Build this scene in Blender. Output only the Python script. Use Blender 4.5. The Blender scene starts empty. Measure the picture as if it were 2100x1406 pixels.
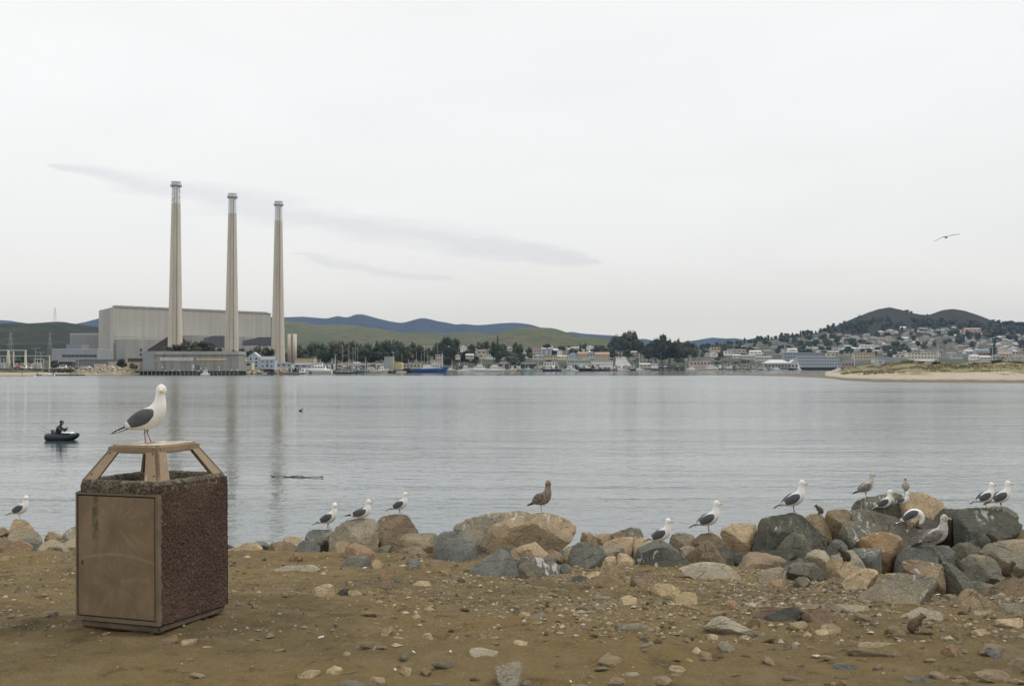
import bpy, bmesh, math, random
import numpy as np
from mathutils import Vector, Matrix, noise as mnoise
from mathutils.bvhtree import BVHTree
R = math.radians
rnd = random.Random(7)
SC = bpy.context.scene
COL = SC.collection

# ------------------------------------------------------------------ camera
F = 2400.0; CX = 1050.0; CY = 703.0; HOR = 752.0; CAMZ = 4.5
TILT = math.atan((HOR - CY) / F)
cam_d = bpy.data.cameras.new('camera'); cam = bpy.data.objects.new('camera', cam_d)
COL.objects.link(cam)
cam.location = (0, 0, CAMZ); cam.rotation_euler = (R(90) + TILT, 0, 0)
cam_d.sensor_width = 36; cam_d.lens = 36 * F / 2100; cam_d.clip_start = 0.1; cam_d.clip_end = 40000
SC.camera = cam

# ------------------------------------------------------------------ world
w = bpy.data.worlds.new('World'); SC.world = w; w.use_nodes = True
nt = w.node_tree; N = nt.nodes; L = nt.links; N.clear()
SUN_AZ = R(76); SUN_EL = R(54)
def wmath(op, a, b=None, c=None):
    n = N.new('ShaderNodeMath'); n.operation = op
    for i, v in enumerate((a, b, c)):
        if v is None: continue
        if isinstance(v, (int, float)): n.inputs[i].default_value = v
        else: L.new(v, n.inputs[i])
    return n.outputs[0]
wo = N.new('ShaderNodeOutputWorld'); bg = N.new('ShaderNodeBackground')
sky = N.new('ShaderNodeTexSky'); sky.sky_type = 'NISHITA'; sky.sun_disc = False
sky.sun_elevation = SUN_EL; sky.sun_rotation = SUN_AZ
tc = N.new('ShaderNodeTexCoord'); sep = N.new('ShaderNodeSeparateXYZ')
L.new(tc.outputs['Generated'], sep.inputs[0])
X, Y_, Z = sep.outputs
az = wmath('ARCTAN2', X, Y_)
el = wmath('ARCSINE', Z)
ramp = N.new('ShaderNodeValToRGB'); L.new(Z, ramp.inputs[0])
cr = ramp.color_ramp
cr.elements[0].position = 0.0; cr.elements[0].color = (.93, .865, .70, 1)
cr.elements[1].position = 1.0; cr.elements[1].color = (1.40, 1.40, 1.39, 1)
for p, c in ((.04, (.94, .885, .76)), (.065, (.975, .94, .85)), (.11, (.985, .97, .93)), (.2, (1.0, .995, .975)), (.34, (1.02, 1.01, 1.0)), (.6, (1.14, 1.14, 1.13))):
    e = cr.elements.new(p); e.color = (*c, 1)
# soft large clouds
mp = N.new('ShaderNodeMapping'); L.new(tc.outputs['Generated'], mp.inputs[0]); mp.inputs['Scale'].default_value = (1, 1, 4.5)
nz = N.new('ShaderNodeTexNoise'); nz.inputs['Scale'].default_value = 2.6; nz.inputs['Detail'].default_value = 6; nz.inputs['Distortion'].default_value = .4
L.new(mp.outputs[0], nz.inputs[0])
soft = wmath('MULTIPLY_ADD', nz.outputs[0], .16, .92)
nz2 = N.new('ShaderNodeTexNoise'); nz2.inputs['Scale'].default_value = 14; nz2.inputs['Detail'].default_value = 5
mp2 = N.new('ShaderNodeMapping'); L.new(tc.outputs['Generated'], mp2.inputs[0]); mp2.inputs['Scale'].default_value = (1, 1, 5)
L.new(mp2.outputs[0], nz2.inputs[0])
wisp = nz2.outputs[0]
def streak(pts, hmax, strength):
    """long thin lenticular cloud: pts in (azimuth, elevation), quadratic fit"""
    a = np.array([p[0] for p in pts]); b = np.array([p[1] for p in pts])
    q = np.polyfit(a, b, 2)
    c = wmath('ADD', wmath('MULTIPLY', wmath('MULTIPLY', az, az), float(q[0])), wmath('MULTIPLY_ADD', az, float(q[1]), float(q[2])))
    dev = wmath('ADD', wmath('SUBTRACT', el, c), wmath('MULTIPLY', wmath('SUBTRACT', wisp, .5), .027))
    u = wmath('DIVIDE', wmath('SUBTRACT', az, float(a[0])), float(a[-1] - a[0]))
    uc = wmath('MINIMUM', wmath('MAXIMUM', u, 0.0), 1.0)
    h = wmath('MULTIPLY', wmath('POWER', wmath('MAXIMUM', wmath('MULTIPLY', wmath('MULTIPLY', uc, wmath('SUBTRACT', 1.0, uc)), 4.0), 0.0), .6), hmax)
    m = wmath('SUBTRACT', 1.0, wmath('DIVIDE', wmath('ABSOLUTE', dev), wmath('MAXIMUM', h, .0004)))
    m = wmath('MINIMUM', wmath('MAXIMUM', wmath('MULTIPLY', m, 1.25), 0.0), 1.0)
    m = wmath('MULTIPLY', m, wmath('MINIMUM', wmath('MULTIPLY', h, 400.0), 1.0))
    return wmath('MULTIPLY', m, strength)
def ae(px, py): return (math.atan((px - CX) / F), (HOR - py) / F)
s1 = streak([ae(x, y) for x, y in ((90, 362), (250, 392), (400, 417), (600, 443), (800, 473), (950, 499), (1100, 521), (1240, 536))], .0165, 1.0)
s2 = streak([ae(x, y) for x, y in ((590, 540), (760, 552), (940, 571))], .0062, .8)
smask = wmath('MAXIMUM', s1, s2)
# cloud a little darker towards the right of the view (thicker overcast)
side = wmath('MULTIPLY_ADD', az, -.055, .995)
mul = wmath('MULTIPLY', soft, side)
vm = N.new('ShaderNodeVectorMath'); vm.operation = 'SCALE'; L.new(ramp.outputs[0], vm.inputs[0]); L.new(mul, vm.inputs['Scale'])
vm2 = N.new('ShaderNodeVectorMath'); vm2.operation = 'SCALE'; mxs = N.new('ShaderNodeMix'); mxs.data_type = 'RGBA'; mxs.blend_type = 'MULTIPLY'; L.new(smask, mxs.inputs[0]); L.new(vm.outputs[0], mxs.inputs[6]); mxs.inputs[7].default_value = (.88, .885, .915, 1)
L.new(mxs.outputs[2], vm2.inputs[0]); vm2.inputs['Scale'].default_value = 10.0
mix = N.new('ShaderNodeMix'); mix.data_type = 'RGBA'; mix.inputs[0].default_value = .95
L.new(sky.outputs[0], mix.inputs[6]); L.new(vm2.outputs[0], mix.inputs[7])
L.new(mix.outputs[2], bg.inputs[0]); bg.inputs[1].default_value = .1
L.new(bg.outputs[0], wo.inputs[0])

sun_d = bpy.data.lights.new('sun', 'SUN'); sun = bpy.data.objects.new('sun', sun_d); COL.objects.link(sun)
sun_d.energy = 1.5; sun_d.angle = R(18); sun_d.color = (1, .97, .92)
sdir = Vector((math.sin(SUN_AZ) * math.cos(SUN_EL), math.cos(SUN_AZ) * math.cos(SUN_EL), math.sin(SUN_EL)))
sun.rotation_euler = sdir.to_track_quat('Z', 'Y').to_euler()
sun.location = (0, 0, 60)
vs = SC.view_settings; vs.view_transform = 'Standard'; vs.look = 'None'; vs.gamma = 1; vs.exposure = 0; vs.use_curve_mapping = False
SC.cycles.max_bounces = 6; SC.cycles.diffuse_bounces = 2; SC.cycles.glossy_bounces = 3; SC.cycles.volume_bounces = 0
SC.cycles.use_denoising = True

# ------------------------------------------------------------------ helpers
def ray(px, py):
    xc = (px - CX) / F; yc = (CY - py) / F
    return Vector((xc, math.cos(TILT) - yc * math.sin(TILT), math.sin(TILT) + yc * math.cos(TILT)))
def P(px, py, D):
    d = ray(px, py); s = D / d.y
    return Vector((d.x * s, D, CAMZ + d.z * s))
def zat(py, D): return P(CX, py, D).z
def xat(px, D): return (px - CX) / F * D * 1.0
def proj(v):
    y = v[1]; z = v[2] - CAMZ
    c, s = math.cos(TILT), math.sin(TILT)
    dep = y * c + z * s; up = -y * s + z * c
    return CX + v[0] / dep * F, CY - up / dep * F
def sstep(a, b, x):
    t = min(1, max(0, (x - a) / (b - a))); return t * t * (3 - 2 * t)
def interp(x, tab):
    return float(np.interp(x, [t[0] for t in tab], [t[1] for t in tab]))

def obj(name, me, parent=None, m=None):
    if m is not None and not me.materials: me.materials.append(m)
    o = bpy.data.objects.new(name, me); COL.objects.link(o)
    if parent is not None: o.parent = parent
    return o
def tag(o, label=None, cat=None, group=None, kind=None):
    if label: o['label'] = label
    if cat: o['category'] = cat
    if group: o['group'] = group
    if kind: o['kind'] = kind
    return o
def empty(name, loc, rz=0, label=None, cat=None, group=None, scale=None):
    o = bpy.data.objects.new(name, None); COL.objects.link(o)
    o.location = loc; o.rotation_euler = (0, 0, rz); o.empty_display_size = .2
    if scale is not None: o.scale = scale if hasattr(scale, '__len__') else (scale,) * 3
    return tag(o, label, cat, group)
def copy_tree(o, parent=None):
    c = o.copy(); COL.objects.link(c); c.parent = parent
    for ch in list(o.children): copy_tree(ch, c)
    return c

class MB:
    def __init__(s): s.v = []; s.f = []
    def add(s, v, f):
        n = len(s.v); s.v += [tuple(a) for a in v]; s.f += [tuple(i + n for i in q) for q in f]; return s
    def box(s, x0, x1, y0, y1, z0, z1, rot=0, org=(0, 0, 0), top=1.0, topy=None):
        cx, cy = (x0 + x1) / 2, (y0 + y1) / 2; topy = top if topy is None else topy
        v = []
        for z, t, ty in ((z0, 1, 1), (z1, top, topy)):
            for x, y in ((x0, y0), (x1, y0), (x1, y1), (x0, y1)):
                v.append((cx + (x - cx) * t, cy + (y - cy) * ty, z))
        c, q = math.cos(rot), math.sin(rot)
        v = [(org[0] + x * c - y * q, org[1] + x * q + y * c, org[2] + z) for x, y, z in v]
        return s.add(v, [(0, 3, 2, 1), (4, 5, 6, 7), (0, 1, 5, 4), (1, 2, 6, 5), (2, 3, 7, 6), (3, 0, 4, 7)])
    def gable(s, x0, x1, y0, y1, z0, h, along='x', over=0.0, th=.25):
        """solid gable roof"""
        x0 -= over; x1 += over; y0 -= over; y1 += over
        if along == 'x':
            ym = (y0 + y1) / 2
            v = [(x0, y0, z0), (x1, y0, z0), (x1, y1, z0), (x0, y1, z0), (x0, ym, z0 + h), (x1, ym, z0 + h)]
            f = [(0, 3, 2, 1), (0, 1, 5, 4), (2, 3, 4, 5), (0, 4, 3), (1, 2, 5)]
        else:
            xm = (x0 + x1) / 2
            v = [(x0, y0, z0), (x1, y0, z0), (x1, y1, z0), (x0, y1, z0), (xm, y0, z0 + h), (xm, y1, z0 + h)]
            f = [(0, 3, 2, 1), (0, 1, 4), (2, 3, 5), (1, 2, 5, 4), (3, 0, 4, 5)]
        return s.add(v, f)
    def hip(s, x0, x1, y0, y1, z0, h, over=0.0):
        x0 -= over; x1 += over; y0 -= over; y1 += over
        r = min(x1 - x0, y1 - y0) / 2; 
        if x1 - x0 >= y1 - y0: a = ((x0 + r, (y0 + y1) / 2, z0 + h), (x1 - r + .01, (y0 + y1) / 2, z0 + h))
        else: a = (((x0 + x1) / 2 - .005, (y0 + y1) / 2, z0 + h), ((x0 + x1) / 2 + .005, (y0 + y1) / 2, z0 + h))
        v = [(x0, y0, z0), (x1, y0, z0), (x1, y1, z0), (x0, y1, z0), a[0], a[1]]
        return s.add(v, [(0, 3, 2, 1), (0, 1, 5, 4), (1, 2, 5), (2, 3, 4, 5), (3, 0, 4)])
    def tube(s, p0, p1, r0, r1=None, n=8, cap=True):
        p0 = Vector(p0); p1 = Vector(p1); r1 = r0 if r1 is None else r1
        t = (p1 - p0).normalized(); a = t.orthogonal().normalized(); b = t.cross(a)
        v = []
        for p, r in ((p0, r0), (p1, r1)):
            for i in range(n):
                q = 2 * math.pi * i / n; v.append(p + a * math.cos(q) * r + b * math.sin(q) * r)
        f = [(i, (i + 1) % n, n + (i + 1) % n, n + i) for i in range(n)]
        if cap: f += [tuple(range(n - 1, -1, -1)), tuple(range(n, 2 * n))]
        return s.add(v, f)
    def loft(s, pts, n=12, sub=4, flat=None):
        """pts: (x,y,z,rv,rh) ; rings perpendicular to path; rh along y-ish side axis"""
        A = np.array(pts, float)
        if sub > 1:
            k = len(A); out = []
            for i in range(k - 1):
                p0 = A[max(i - 1, 0)]; p1 = A[i]; p2 = A[i + 1]; p3 = A[min(i + 2, k - 1)]
                for j in range(sub):
                    t = j / sub
                    out.append(.5 * ((2 * p1) + (-p0 + p2) * t + (2 * p0 - 5 * p1 + 4 * p2 - p3) * t * t + (-p0 + 3 * p1 - 3 * p2 + p3) * t ** 3))
            out.append(A[-1]); A = np.array(out)
        A[:, 3:] = np.maximum(A[:, 3:], .0005)
        v = []
        k = len(A)
        for i in range(k):
            t = Vector(A[min(i + 1, k - 1)][:3] - A[max(i - 1, 0)][:3]).normalized()
            side = Vector((0, 1, 0)) if flat is None else Vector(flat)
            side = (side - t * side.dot(t))
            if side.length < 1e-4: side = t.orthogonal()
            side.normalize(); up = t.cross(side)
            c = Vector(A[i][:3])
            for j in range(n):
                q = 2 * math.pi * j / n
                v.append(c + side * math.cos(q) * A[i][4] + up * math.sin(q) * A[i][3])
        f = [(i * n + j, i * n + (j + 1) % n, (i + 1) * n + (j + 1) % n, (i + 1) * n + j) for i in range(k - 1) for j in range(n)]
        f += [tuple(range(n - 1, -1, -1)), tuple((k - 1) * n + j for j in range(n))]
        return s.add(v, f)
    def ball(s, c, rx, ry=None, rz=None, seg=12, rings=8):
        ry = rx if ry is None else ry; rz = rx if rz is None else rz
        v = [(c[0], c[1], c[2] - rz)]
        for i in range(1, rings):
            a = -math.pi / 2 + math.pi * i / rings
            for j in range(seg):
                q = 2 * math.pi * j / seg
                v.append((c[0] + rx * math.cos(a) * math.cos(q), c[1] + ry * math.cos(a) * math.sin(q), c[2] + rz * math.sin(a)))
        v.append((c[0], c[1], c[2] + rz)); e = len(v) - 1
        f = [(0, 1 + (j + 1) % seg, 1 + j) for j in range(seg)]
        for i in range(rings - 2):
            for j in range(seg):
                a = 1 + i * seg; f.append((a + j, a + (j + 1) % seg, a + seg + (j + 1) % seg, a + seg + j))
        a = 1 + (rings - 2) * seg
        f += [(a + j, a + (j + 1) % seg, e) for j in range(seg)]
        return s.add(v, f)
    def mesh(s, name='part', smooth=False, m=None):
        me = bpy.data.meshes.new(name); me.from_pydata(s.v, [], s.f); me.update()
        if smooth: me.polygons.foreach_set('use_smooth', [True] * len(me.polygons))
        if m is not None: me.materials.append(m)
        return me
    def obj(s, name, m=None, parent=None, smooth=False):
        return obj(name, s.mesh(name, smooth, m), parent)

# ------------------------------------------------------------------ materials
class NT:
    def __init__(s, name):
        s.m = bpy.data.materials.new(name); s.m.use_nodes = True; s.t = s.m.node_tree; s.n = s.t.nodes; s.l = s.t.links
        s.b = s.n['Principled BSDF']; s.out = s.n['Material Output']
    def new(s, ty, **kw):
        n = s.n.new(ty)
        for k, v in kw.items(): setattr(n, k, v)
        return n
    def put(s, v, inp):
        if v is None: return
        if isinstance(v, (int, float)): inp.default_value = v
        elif isinstance(v, (tuple, list)): inp.default_value = (*v, 1) if len(inp.default_value) == 4 and len(v) == 3 else v
        else: s.l.new(v, inp)
    def math(s, op, a, b=None, c=None, clamp=False):
        n = s.new('ShaderNodeMath', operation=op, use_clamp=clamp)
        for i, v in enumerate((a, b, c)): s.put(v, n.inputs[i])
        return n.outputs[0]
    def mix(s, fac, a, b, mode='MIX'):
        n = s.new('ShaderNodeMix', data_type='RGBA', blend_type=mode); s.put(fac, n.inputs[0]); s.put(a, n.inputs[6]); s.put(b, n.inputs[7]); return n.outputs[2]
    def coord(s, which='Object', scale=(1, 1, 1), rnd=False):
        if which == 'World': o = s.new('ShaderNodeNewGeometry').outputs['Position']
        else: o = s.new('ShaderNodeTexCoord').outputs[which]
        if rnd:
            oi = s.new('ShaderNodeObjectInfo'); v = s.new('ShaderNodeVectorMath', operation='ADD'); s.l.new(o, v.inputs[0])
            sc = s.math('MULTIPLY', oi.outputs['Random'], 37.0); s.l.new(sc, v.inputs[1]); o = v.outputs[0]
        if tuple(scale) != (1, 1, 1):
            mp = s.new('ShaderNodeMapping'); mp.inputs['Scale'].default_value = scale; s.l.new(o, mp.inputs[0]); o = mp.outputs[0]
        return o
    def noise(s, vec, scale, detail=5, rough=.55, dist=0):
        n = s.new('ShaderNodeTexNoise'); s.l.new(vec, n.inputs[0]); n.inputs['Scale'].default_value = scale
        n.inputs['Detail'].default_value = detail; n.inputs['Roughness'].default_value = rough; n.inputs['Distortion'].default_value = dist
        return n.outputs[0]
    def vor(s, vec, scale, feat='F1', out='Distance'):
        n = s.new('ShaderNodeTexVoronoi', feature=feat); s.l.new(vec, n.inputs[0]); n.inputs['Scale'].default_value = scale; return n.outputs[out]
    def step(s, v, a, b):
        n = s.new('ShaderNodeMapRange', interpolation_type='SMOOTHSTEP'); s.put(v, n.inputs[0]); n.inputs[1].default_value = a; n.inputs[2].default_value = b; return n.outputs[0]
    def ramp(s, v, stops):
        n = s.new('ShaderNodeValToRGB'); s.put(v, n.inputs[0]); c = n.color_ramp
        c.elements[0].position = stops[0][0]; c.elements[0].color = (*stops[0][1], 1)
        c.elements[1].position = stops[-1][0]; c.elements[1].color = (*stops[-1][1], 1)
        for p, q in stops[1:-1]: e = c.elements.new(p); e.color = (*q, 1)
        return n.outputs[0]
    def bump(s, h, strength, dist, prev=None):
        n = s.new('ShaderNodeBump'); s.put(h, n.inputs['Height']); n.inputs['Strength'].default_value = strength; n.inputs['Distance'].default_value = dist
        if prev is not None: s.l.new(prev, n.inputs['Normal'])
        return n.outputs[0]
    def done(s, col=None, rough=.7, normal=None, spec=.5, metal=0):
        s.put(col, s.b.inputs['Base Color']); s.put(rough, s.b.inputs['Roughness']); s.put(spec, s.b.inputs['Specular IOR Level']); s.b.inputs['Metallic'].default_value = metal
        if normal is not None: s.l.new(normal, s.b.inputs['Normal'])
        return s.m
_mc = {}
def plain(name, c, rough=.7, var=.18, scale=3.0, metal=0, spec=.4, bump=0, bscale=40, coord='Object', stretch=(1, 1, 1)):
    """coloured surface with weathering noise"""
    k = (name, tuple(c))
    if k in _mc: return _mc[k]
    t = NT(name); v = t.coord(coord, stretch, rnd=(coord == 'Object'))
    n = t.noise(v, scale, 6, .6)
    lo = tuple(x * (1 - var) for x in c); hi = tuple(min(1, x * (1 + var)) for x in c)
    col = t.ramp(n, [(.3, lo), (.7, hi)])
    nrm = None
    if bump: nrm = t.bump(t.noise(v, bscale, 4), .6, bump)
    _mc[k] = t.done(col, rough, nrm, spec, metal); return _mc[k]

def rock_mat(name, c, c2, guano=0.0):
    t = NT(name); v = t.coord('Object', rnd=True)
    oi = t.new('ShaderNodeObjectInfo').outputs['Random']
    big = t.noise(v, 2.2, 6, .6, .5); mid = t.noise(v, 9, 8, .65); fine = t.noise(v, 55, 6, .7)
    col = t.mix(t.step(big, .38, .62), c, c2)
    col = t.mix(t.math('MULTIPLY', t.step(mid, .5, .72), .55), col, tuple(x * .55 for x in c2))
    col = t.mix(t.math('MULTIPLY', t.step(fine, .5, .7), .65), col, tuple(min(1, x * 1.6) for x in c))
    col = t.mix(t.math('MULTIPLY', t.step(fine, .47, .32), .6), col, tuple(x * .45 for x in c))
    ck = t.step(t.vor(t.coord('Object', (1.0, 1.3, 2.6), True), 2.6, 'DISTANCE_TO_EDGE'), .022, .0); ck = t.math('MULTIPLY', ck, t.step(mid, .42, .55))
    col = t.mix(t.math('MULTIPLY', ck, .7), col, tuple(x * .25 for x in c2))
    # per rock brightness
    hs = t.new('ShaderNodeHueSaturation'); t.l.new(col, hs.inputs['Color']); t.put(t.math('MULTIPLY_ADD', oi, .38, .8), hs.inputs['Value']); col = hs.outputs[0]
    # lichen / rust staining
    st = t.step(t.noise(t.coord('Object', (1, 1, .5), True), 4.3, 5, .6, 1.0), .58, .72)
    col = t.mix(t.math('MULTIPLY', st, .4), col, (.30, .20, .09))
    if guano:
        g = t.new('ShaderNodeNewGeometry'); sp = t.new('ShaderNodeSeparateXYZ'); t.l.new(g.outputs['Normal'], sp.inputs[0])
        up = t.step(sp.outputs[2], .15, .75)
        gv = t.coord('Object', (9, 5, 1.4), True)
        gn = t.step(t.noise(gv, 1.5, 5, .62, 1.4), .55, .63)
        gl = t.step(t.noise(v, 2.6, 3, .5), .45, .56)
        gm = t.math('MULTIPLY', t.math('MULTIPLY', gn, gl), t.math('MULTIPLY_ADD', up, .8, .12))
        sp2 = t.math('MULTIPLY', t.step(t.vor(v, 22), .16, .08), t.math('MULTIPLY', t.step(t.noise(v, 3, 3), .5, .6), up))
        gm = t.math('MAXIMUM', gm, t.math('MULTIPLY', sp2, .8))
        col = t.mix(t.math('MULTIPLY', gm, .8), col, (.55, .53, .48))
    n1 = t.bump(t.noise(v, 7, 9, .68, .3), .9, .06)
    n2 = t.bump(fine, .8, .012, n1)
    cr_ = t.step(t.vor(t.coord('Object', (1.0, 1.3, 2.2), True), 2.0, 'DISTANCE_TO_EDGE'), .0, .03)
    n3 = t.bump(cr_, .5, .012, n2)
    return t.done(col, .88, n3, .3)
RM = {}
for nm, a, b in (('tan', (.41, .315, .19), (.31, .24, .15)), ('brown', (.25, .188, .115), (.17, .13, .088)),
                 ('orange', (.30, .195, .10), (.23, .16, .095)), ('grey', (.165, .163, .135), (.12, .12, .10)),
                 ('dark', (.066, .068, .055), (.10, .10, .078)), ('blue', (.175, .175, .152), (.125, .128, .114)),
                 ('green', (.155, .146, .108), (.11, .106, .08)), ('pale', (.37, .325, .235), (.30, .265, .19)),
                 ('yellow', (.42, .33, .185), (.34, .265, .15)), ('mix', (.29, .238, .158), (.175, .17, .132)), ('red', (.20, .125, .085), (.155, .105, .072))):
    RM[nm] = rock_mat('rock_' + nm, a, b); RM[nm + '_g'] = rock_mat('rock_' + nm + '_guano', a, b, 1.0)

def dirt_mat():
    t = NT('dirt'); v = t.coord('World')
    big = t.noise(v, .55, 7, .6, .6); mid = t.noise(v, 4.2, 9, .7); fine = t.noise(v, 42, 8, .78); grit = t.vor(v, 70); cell = t.vor(v, 70, 'F1', 'Color')
    col = t.ramp(big, [(.34, (.135, .104, .056)), (.46, (.185, .138, .068)), (.56, (.225, .163, .075)), (.68, (.185, .128, .048))])
    col = t.mix(t.math('MULTIPLY', t.step(mid, .5, .64), .7), col, (.24, .185, .108))
    col = t.mix(t.math('MULTIPLY', t.step(mid, .46, .34), .7), col, (.072, .056, .033))
    col = t.mix(t.math('MULTIPLY', t.step(fine, .5, .72), .6), col, (.235, .185, .108))
    col = t.mix(t.math('MULTIPLY', t.step(fine, .46, .28), .7), col, (.040, .030, .016))
    sp = t.new('ShaderNodeSeparateColor'); t.l.new(cell, sp.inputs[0])
    peb = t.math('MULTIPLY', t.step(grit, .34, .20), t.step(sp.outputs[0], .72, .8))
    col = t.mix(t.math('MULTIPLY', peb, .8), col, t.ramp(sp.outputs[1], [(0, (.14, .13, .11)), (.5, (.33, .27, .18)), (1, (.5, .46, .38))]))
    c2 = t.vor(v, 19, 'F1', 'Color'); s2 = t.new('ShaderNodeSeparateColor'); t.l.new(c2, s2.inputs[0])
    wh = t.math('MULTIPLY', t.step(t.vor(v, 19), .16, .10), t.step(s2.outputs[0], .975, .985))
    col = t.mix(wh, col, (.62, .60, .54))
    h = t.math('ADD', t.math('MULTIPLY', mid, .35), t.math('MULTIPLY', fine, .25)); h = t.math('ADD', h, t.math('MULTIPLY', peb, .25))
    n1 = t.bump(h, 1.0, .09); n2 = t.bump(t.noise(v, 120, 5, .7), .9, .012, n1)
    return t.done(col, .95, n2, .08)
M_dirt = dirt_mat()

def water_mat():
    t = NT('water'); v = t.coord('World', (.62, 1, 1)); v2 = t.coord('World', (.3, 1, 1)); v3 = t.coord('World', (.012, .06, 1)); vs_ = t.coord('World', (.8, 1, 1))
    g = t.new('ShaderNodeSeparateXYZ'); t.l.new(t.new('ShaderNodeNewGeometry').outputs['Position'], g.inputs[0])
    off = t.step(g.outputs[1], 30, 420)      # farther out: less bump and more roughness, in place of unresolved waves
    lane = t.step(t.noise(v3, 1.0, 5, .6, 1.2), .36, .64)
    small = t.noise(vs_, 6.0, 3, .5, .3); mid = t.noise(v, 1.7, 3, .55, .4); big = t.noise(v2, .5, 3, .5, .3)
    amp = t.math('MULTIPLY', t.math('MULTIPLY_ADD', lane, .65, .6), t.math('MULTIPLY_ADD', off, -.86, 1.0))
    h = t.math('ADD', t.math('MULTIPLY', small, .0075), t.math('ADD', t.math('MULTIPLY', mid, .032), t.math('MULTIPLY', big, .034)))
    h = t.math('MULTIPLY', h, amp)
    n = t.bump(h, 1.0, 1.0)
    t.b.inputs['IOR'].default_value = 1.333
    lee = t.step(t.math('MULTIPLY_ADD', t.noise(t.coord('World', (.004, .02, 1)), 1.0, 4, .6), 160.0, g.outputs[1]), 640, 690)      # glassy water close under the far shore
    rg_ = t.math('ADD', t.math('MULTIPLY_ADD', off, .12, .055), t.math('MULTIPLY', lane, .04))
    rg_ = t.math('MULTIPLY', rg_, t.math('MULTIPLY_ADD', lee, -.6, 1.0))
    return t.done((.046, .068, .068), rg_, n, .5)
M_water = water_mat()

def sand_mat():
    t = NT('sand'); v = t.coord('World'); vv = t.coord('World', (1, .45, 1))
    g = t.new('ShaderNodeNewGeometry'); sp = t.new('ShaderNodeSeparateXYZ'); t.l.new(g.outputs['Position'], sp.inputs[0]); z = sp.outputs[2]
    n = t.noise(v, .2, 6, .6); f = t.noise(v, 2, 5, .6)
    col = t.ramp(t.math('MULTIPLY_ADD', f, .4, t.math('MULTIPLY', n, .6)), [(.35, (.31, .265, .20)), (.65, (.41, .36, .275))])
    wet = t.step(t.math('MULTIPLY_ADD', t.math('SUBTRACT', n, .5), .7, z), .62, .48)
    col = t.mix(t.math('MULTIPLY', wet, .88), col, (.13, .112, .082))
    wrack = t.math('MULTIPLY', t.step(t.noise(t.coord('World', (.35, 1, 1)), .9, 5, .7), .5, .58), t.math('MULTIPLY', t.step(z, .12, .3), t.step(z, 1.0, .5)))
    col = t.mix(t.math('MULTIPLY', wrack, .8), col, (.05, .045, .03))
    veg = t.step(t.math('MULTIPLY_ADD', t.step(z, 1.2, 4.0), .16, t.noise(vv, .045, 7, .66, .5)), .515, .56)
    veg = t.math('MULTIPLY', veg, t.step(z, 1.35, 2.1))
    green = t.ramp(t.noise(v, .06, 4), [(.38, (.10, .10, .045)), (.5, (.165, .145, .07)), (.62, (.085, .075, .045))])
    green = t.mix(t.step(f, .4, .62), green, (.25, .22, .12))
    col = t.mix(veg, col, green)
    return t.done(col, .95, t.bump(t.math('ADD', f, veg), .7, .35), .15)
M_sand = sand_mat()

def land_mat():
    t = NT('land'); v = t.coord('World'); n = t.noise(v, .012, 7, .65, .4); f = t.noise(v, .15, 6, .65)
    g = t.new('ShaderNodeNewGeometry'); sp = t.new('ShaderNodeSeparateXYZ'); t.l.new(g.outputs['Position'], sp.inputs[0]); z = sp.outputs[2]
    col = t.ramp(n, [(.36, (.034, .04, .026)), (.48, (.055, .068, .03)), (.6, (.042, .046, .03)), (.7, (.10, .088, .055))])
    col = t.mix(t.math('MULTIPLY', t.step(f, .45, .68), .5), col, (.125, .115, .06))
    yard = t.vor(v, .05, 'F1', 'Color'); ys_ = t.new('ShaderNodeSeparateColor'); t.l.new(yard, ys_.inputs[0]); up_ = t.step(z, 9, 16)
    col = t.mix(t.math('MULTIPLY', up_, t.step(ys_.outputs[0], .55, .6)), col, t.ramp(ys_.outputs[1], [(0, (.16, .145, .12)), (.5, (.10, .095, .085)), (1, (.05, .055, .045))]))
    flat = t.step(z, 3.6, 3.2)
    col = t.mix(t.math('MULTIPLY', flat, t.step(f, .5, .55)), col, (.115, .105, .055))
    sand = t.math('MULTIPLY', t.step(t.math('MULTIPLY_ADD', t.math('SUBTRACT', f, .5), .8, z), 1.75, 1.4), t.step(sp.outputs[0], -205, -225))
    col = t.mix(sand, col, (.33, .28, .20))
    wet = t.step(z, .5, .25); col = t.mix(t.math('MULTIPLY', wet, .7), col, (.09, .08, .06))
    return t.done(col, .95, t.bump(f, .8, 1.2), .15)
M_land = land_mat()
def hill_mat(name, stops, patch, scale):
    t = NT(name); v = t.coord('World', (1, 1, 2.2)); n = t.noise(v, scale, 8, .62, .5); f = t.noise(v, scale * 9, 7, .68)
    col = t.ramp(n, stops)
    col = t.mix(t.math('MULTIPLY', t.step(f, .5, .64), .75), col, patch)
    return t.done(col, .95, t.bump(t.math('ADD', n, t.math('MULTIPLY', f, .5)), 1.0, 1.0 / scale * .35), .1)
M_green = hill_mat('grass_hill', [(.34, (.12, .125, .050)), (.48, (.15, .165, .055)), (.6, (.20, .18, .085)), (.7, (.13, .125, .06))], (.115, .11, .06), .0032)
M_scrub = hill_mat('scrub_hill', [(.36, (.035, .045, .032)), (.5, (.055, .062, .036)), (.64, (.10, .095, .055))], (.03, .04, .03), .006)
M_black = hill_mat('brush_hill', [(.36, (.034, .036, .027)), (.46, (.066, .058, .043)), (.55, (.045, .046, .034)), (.66, (.074, .066, .048))], (.028, .032, .025), .009)
M_mount = hill_mat('mountain', [(.38, (.03, .045, .055)), (.55, (.042, .06, .065)), (.65, (.05, .065, .065))], (.032, .046, .052), .0012)  # part of the blue of distant haze is put into the slope colour

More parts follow.
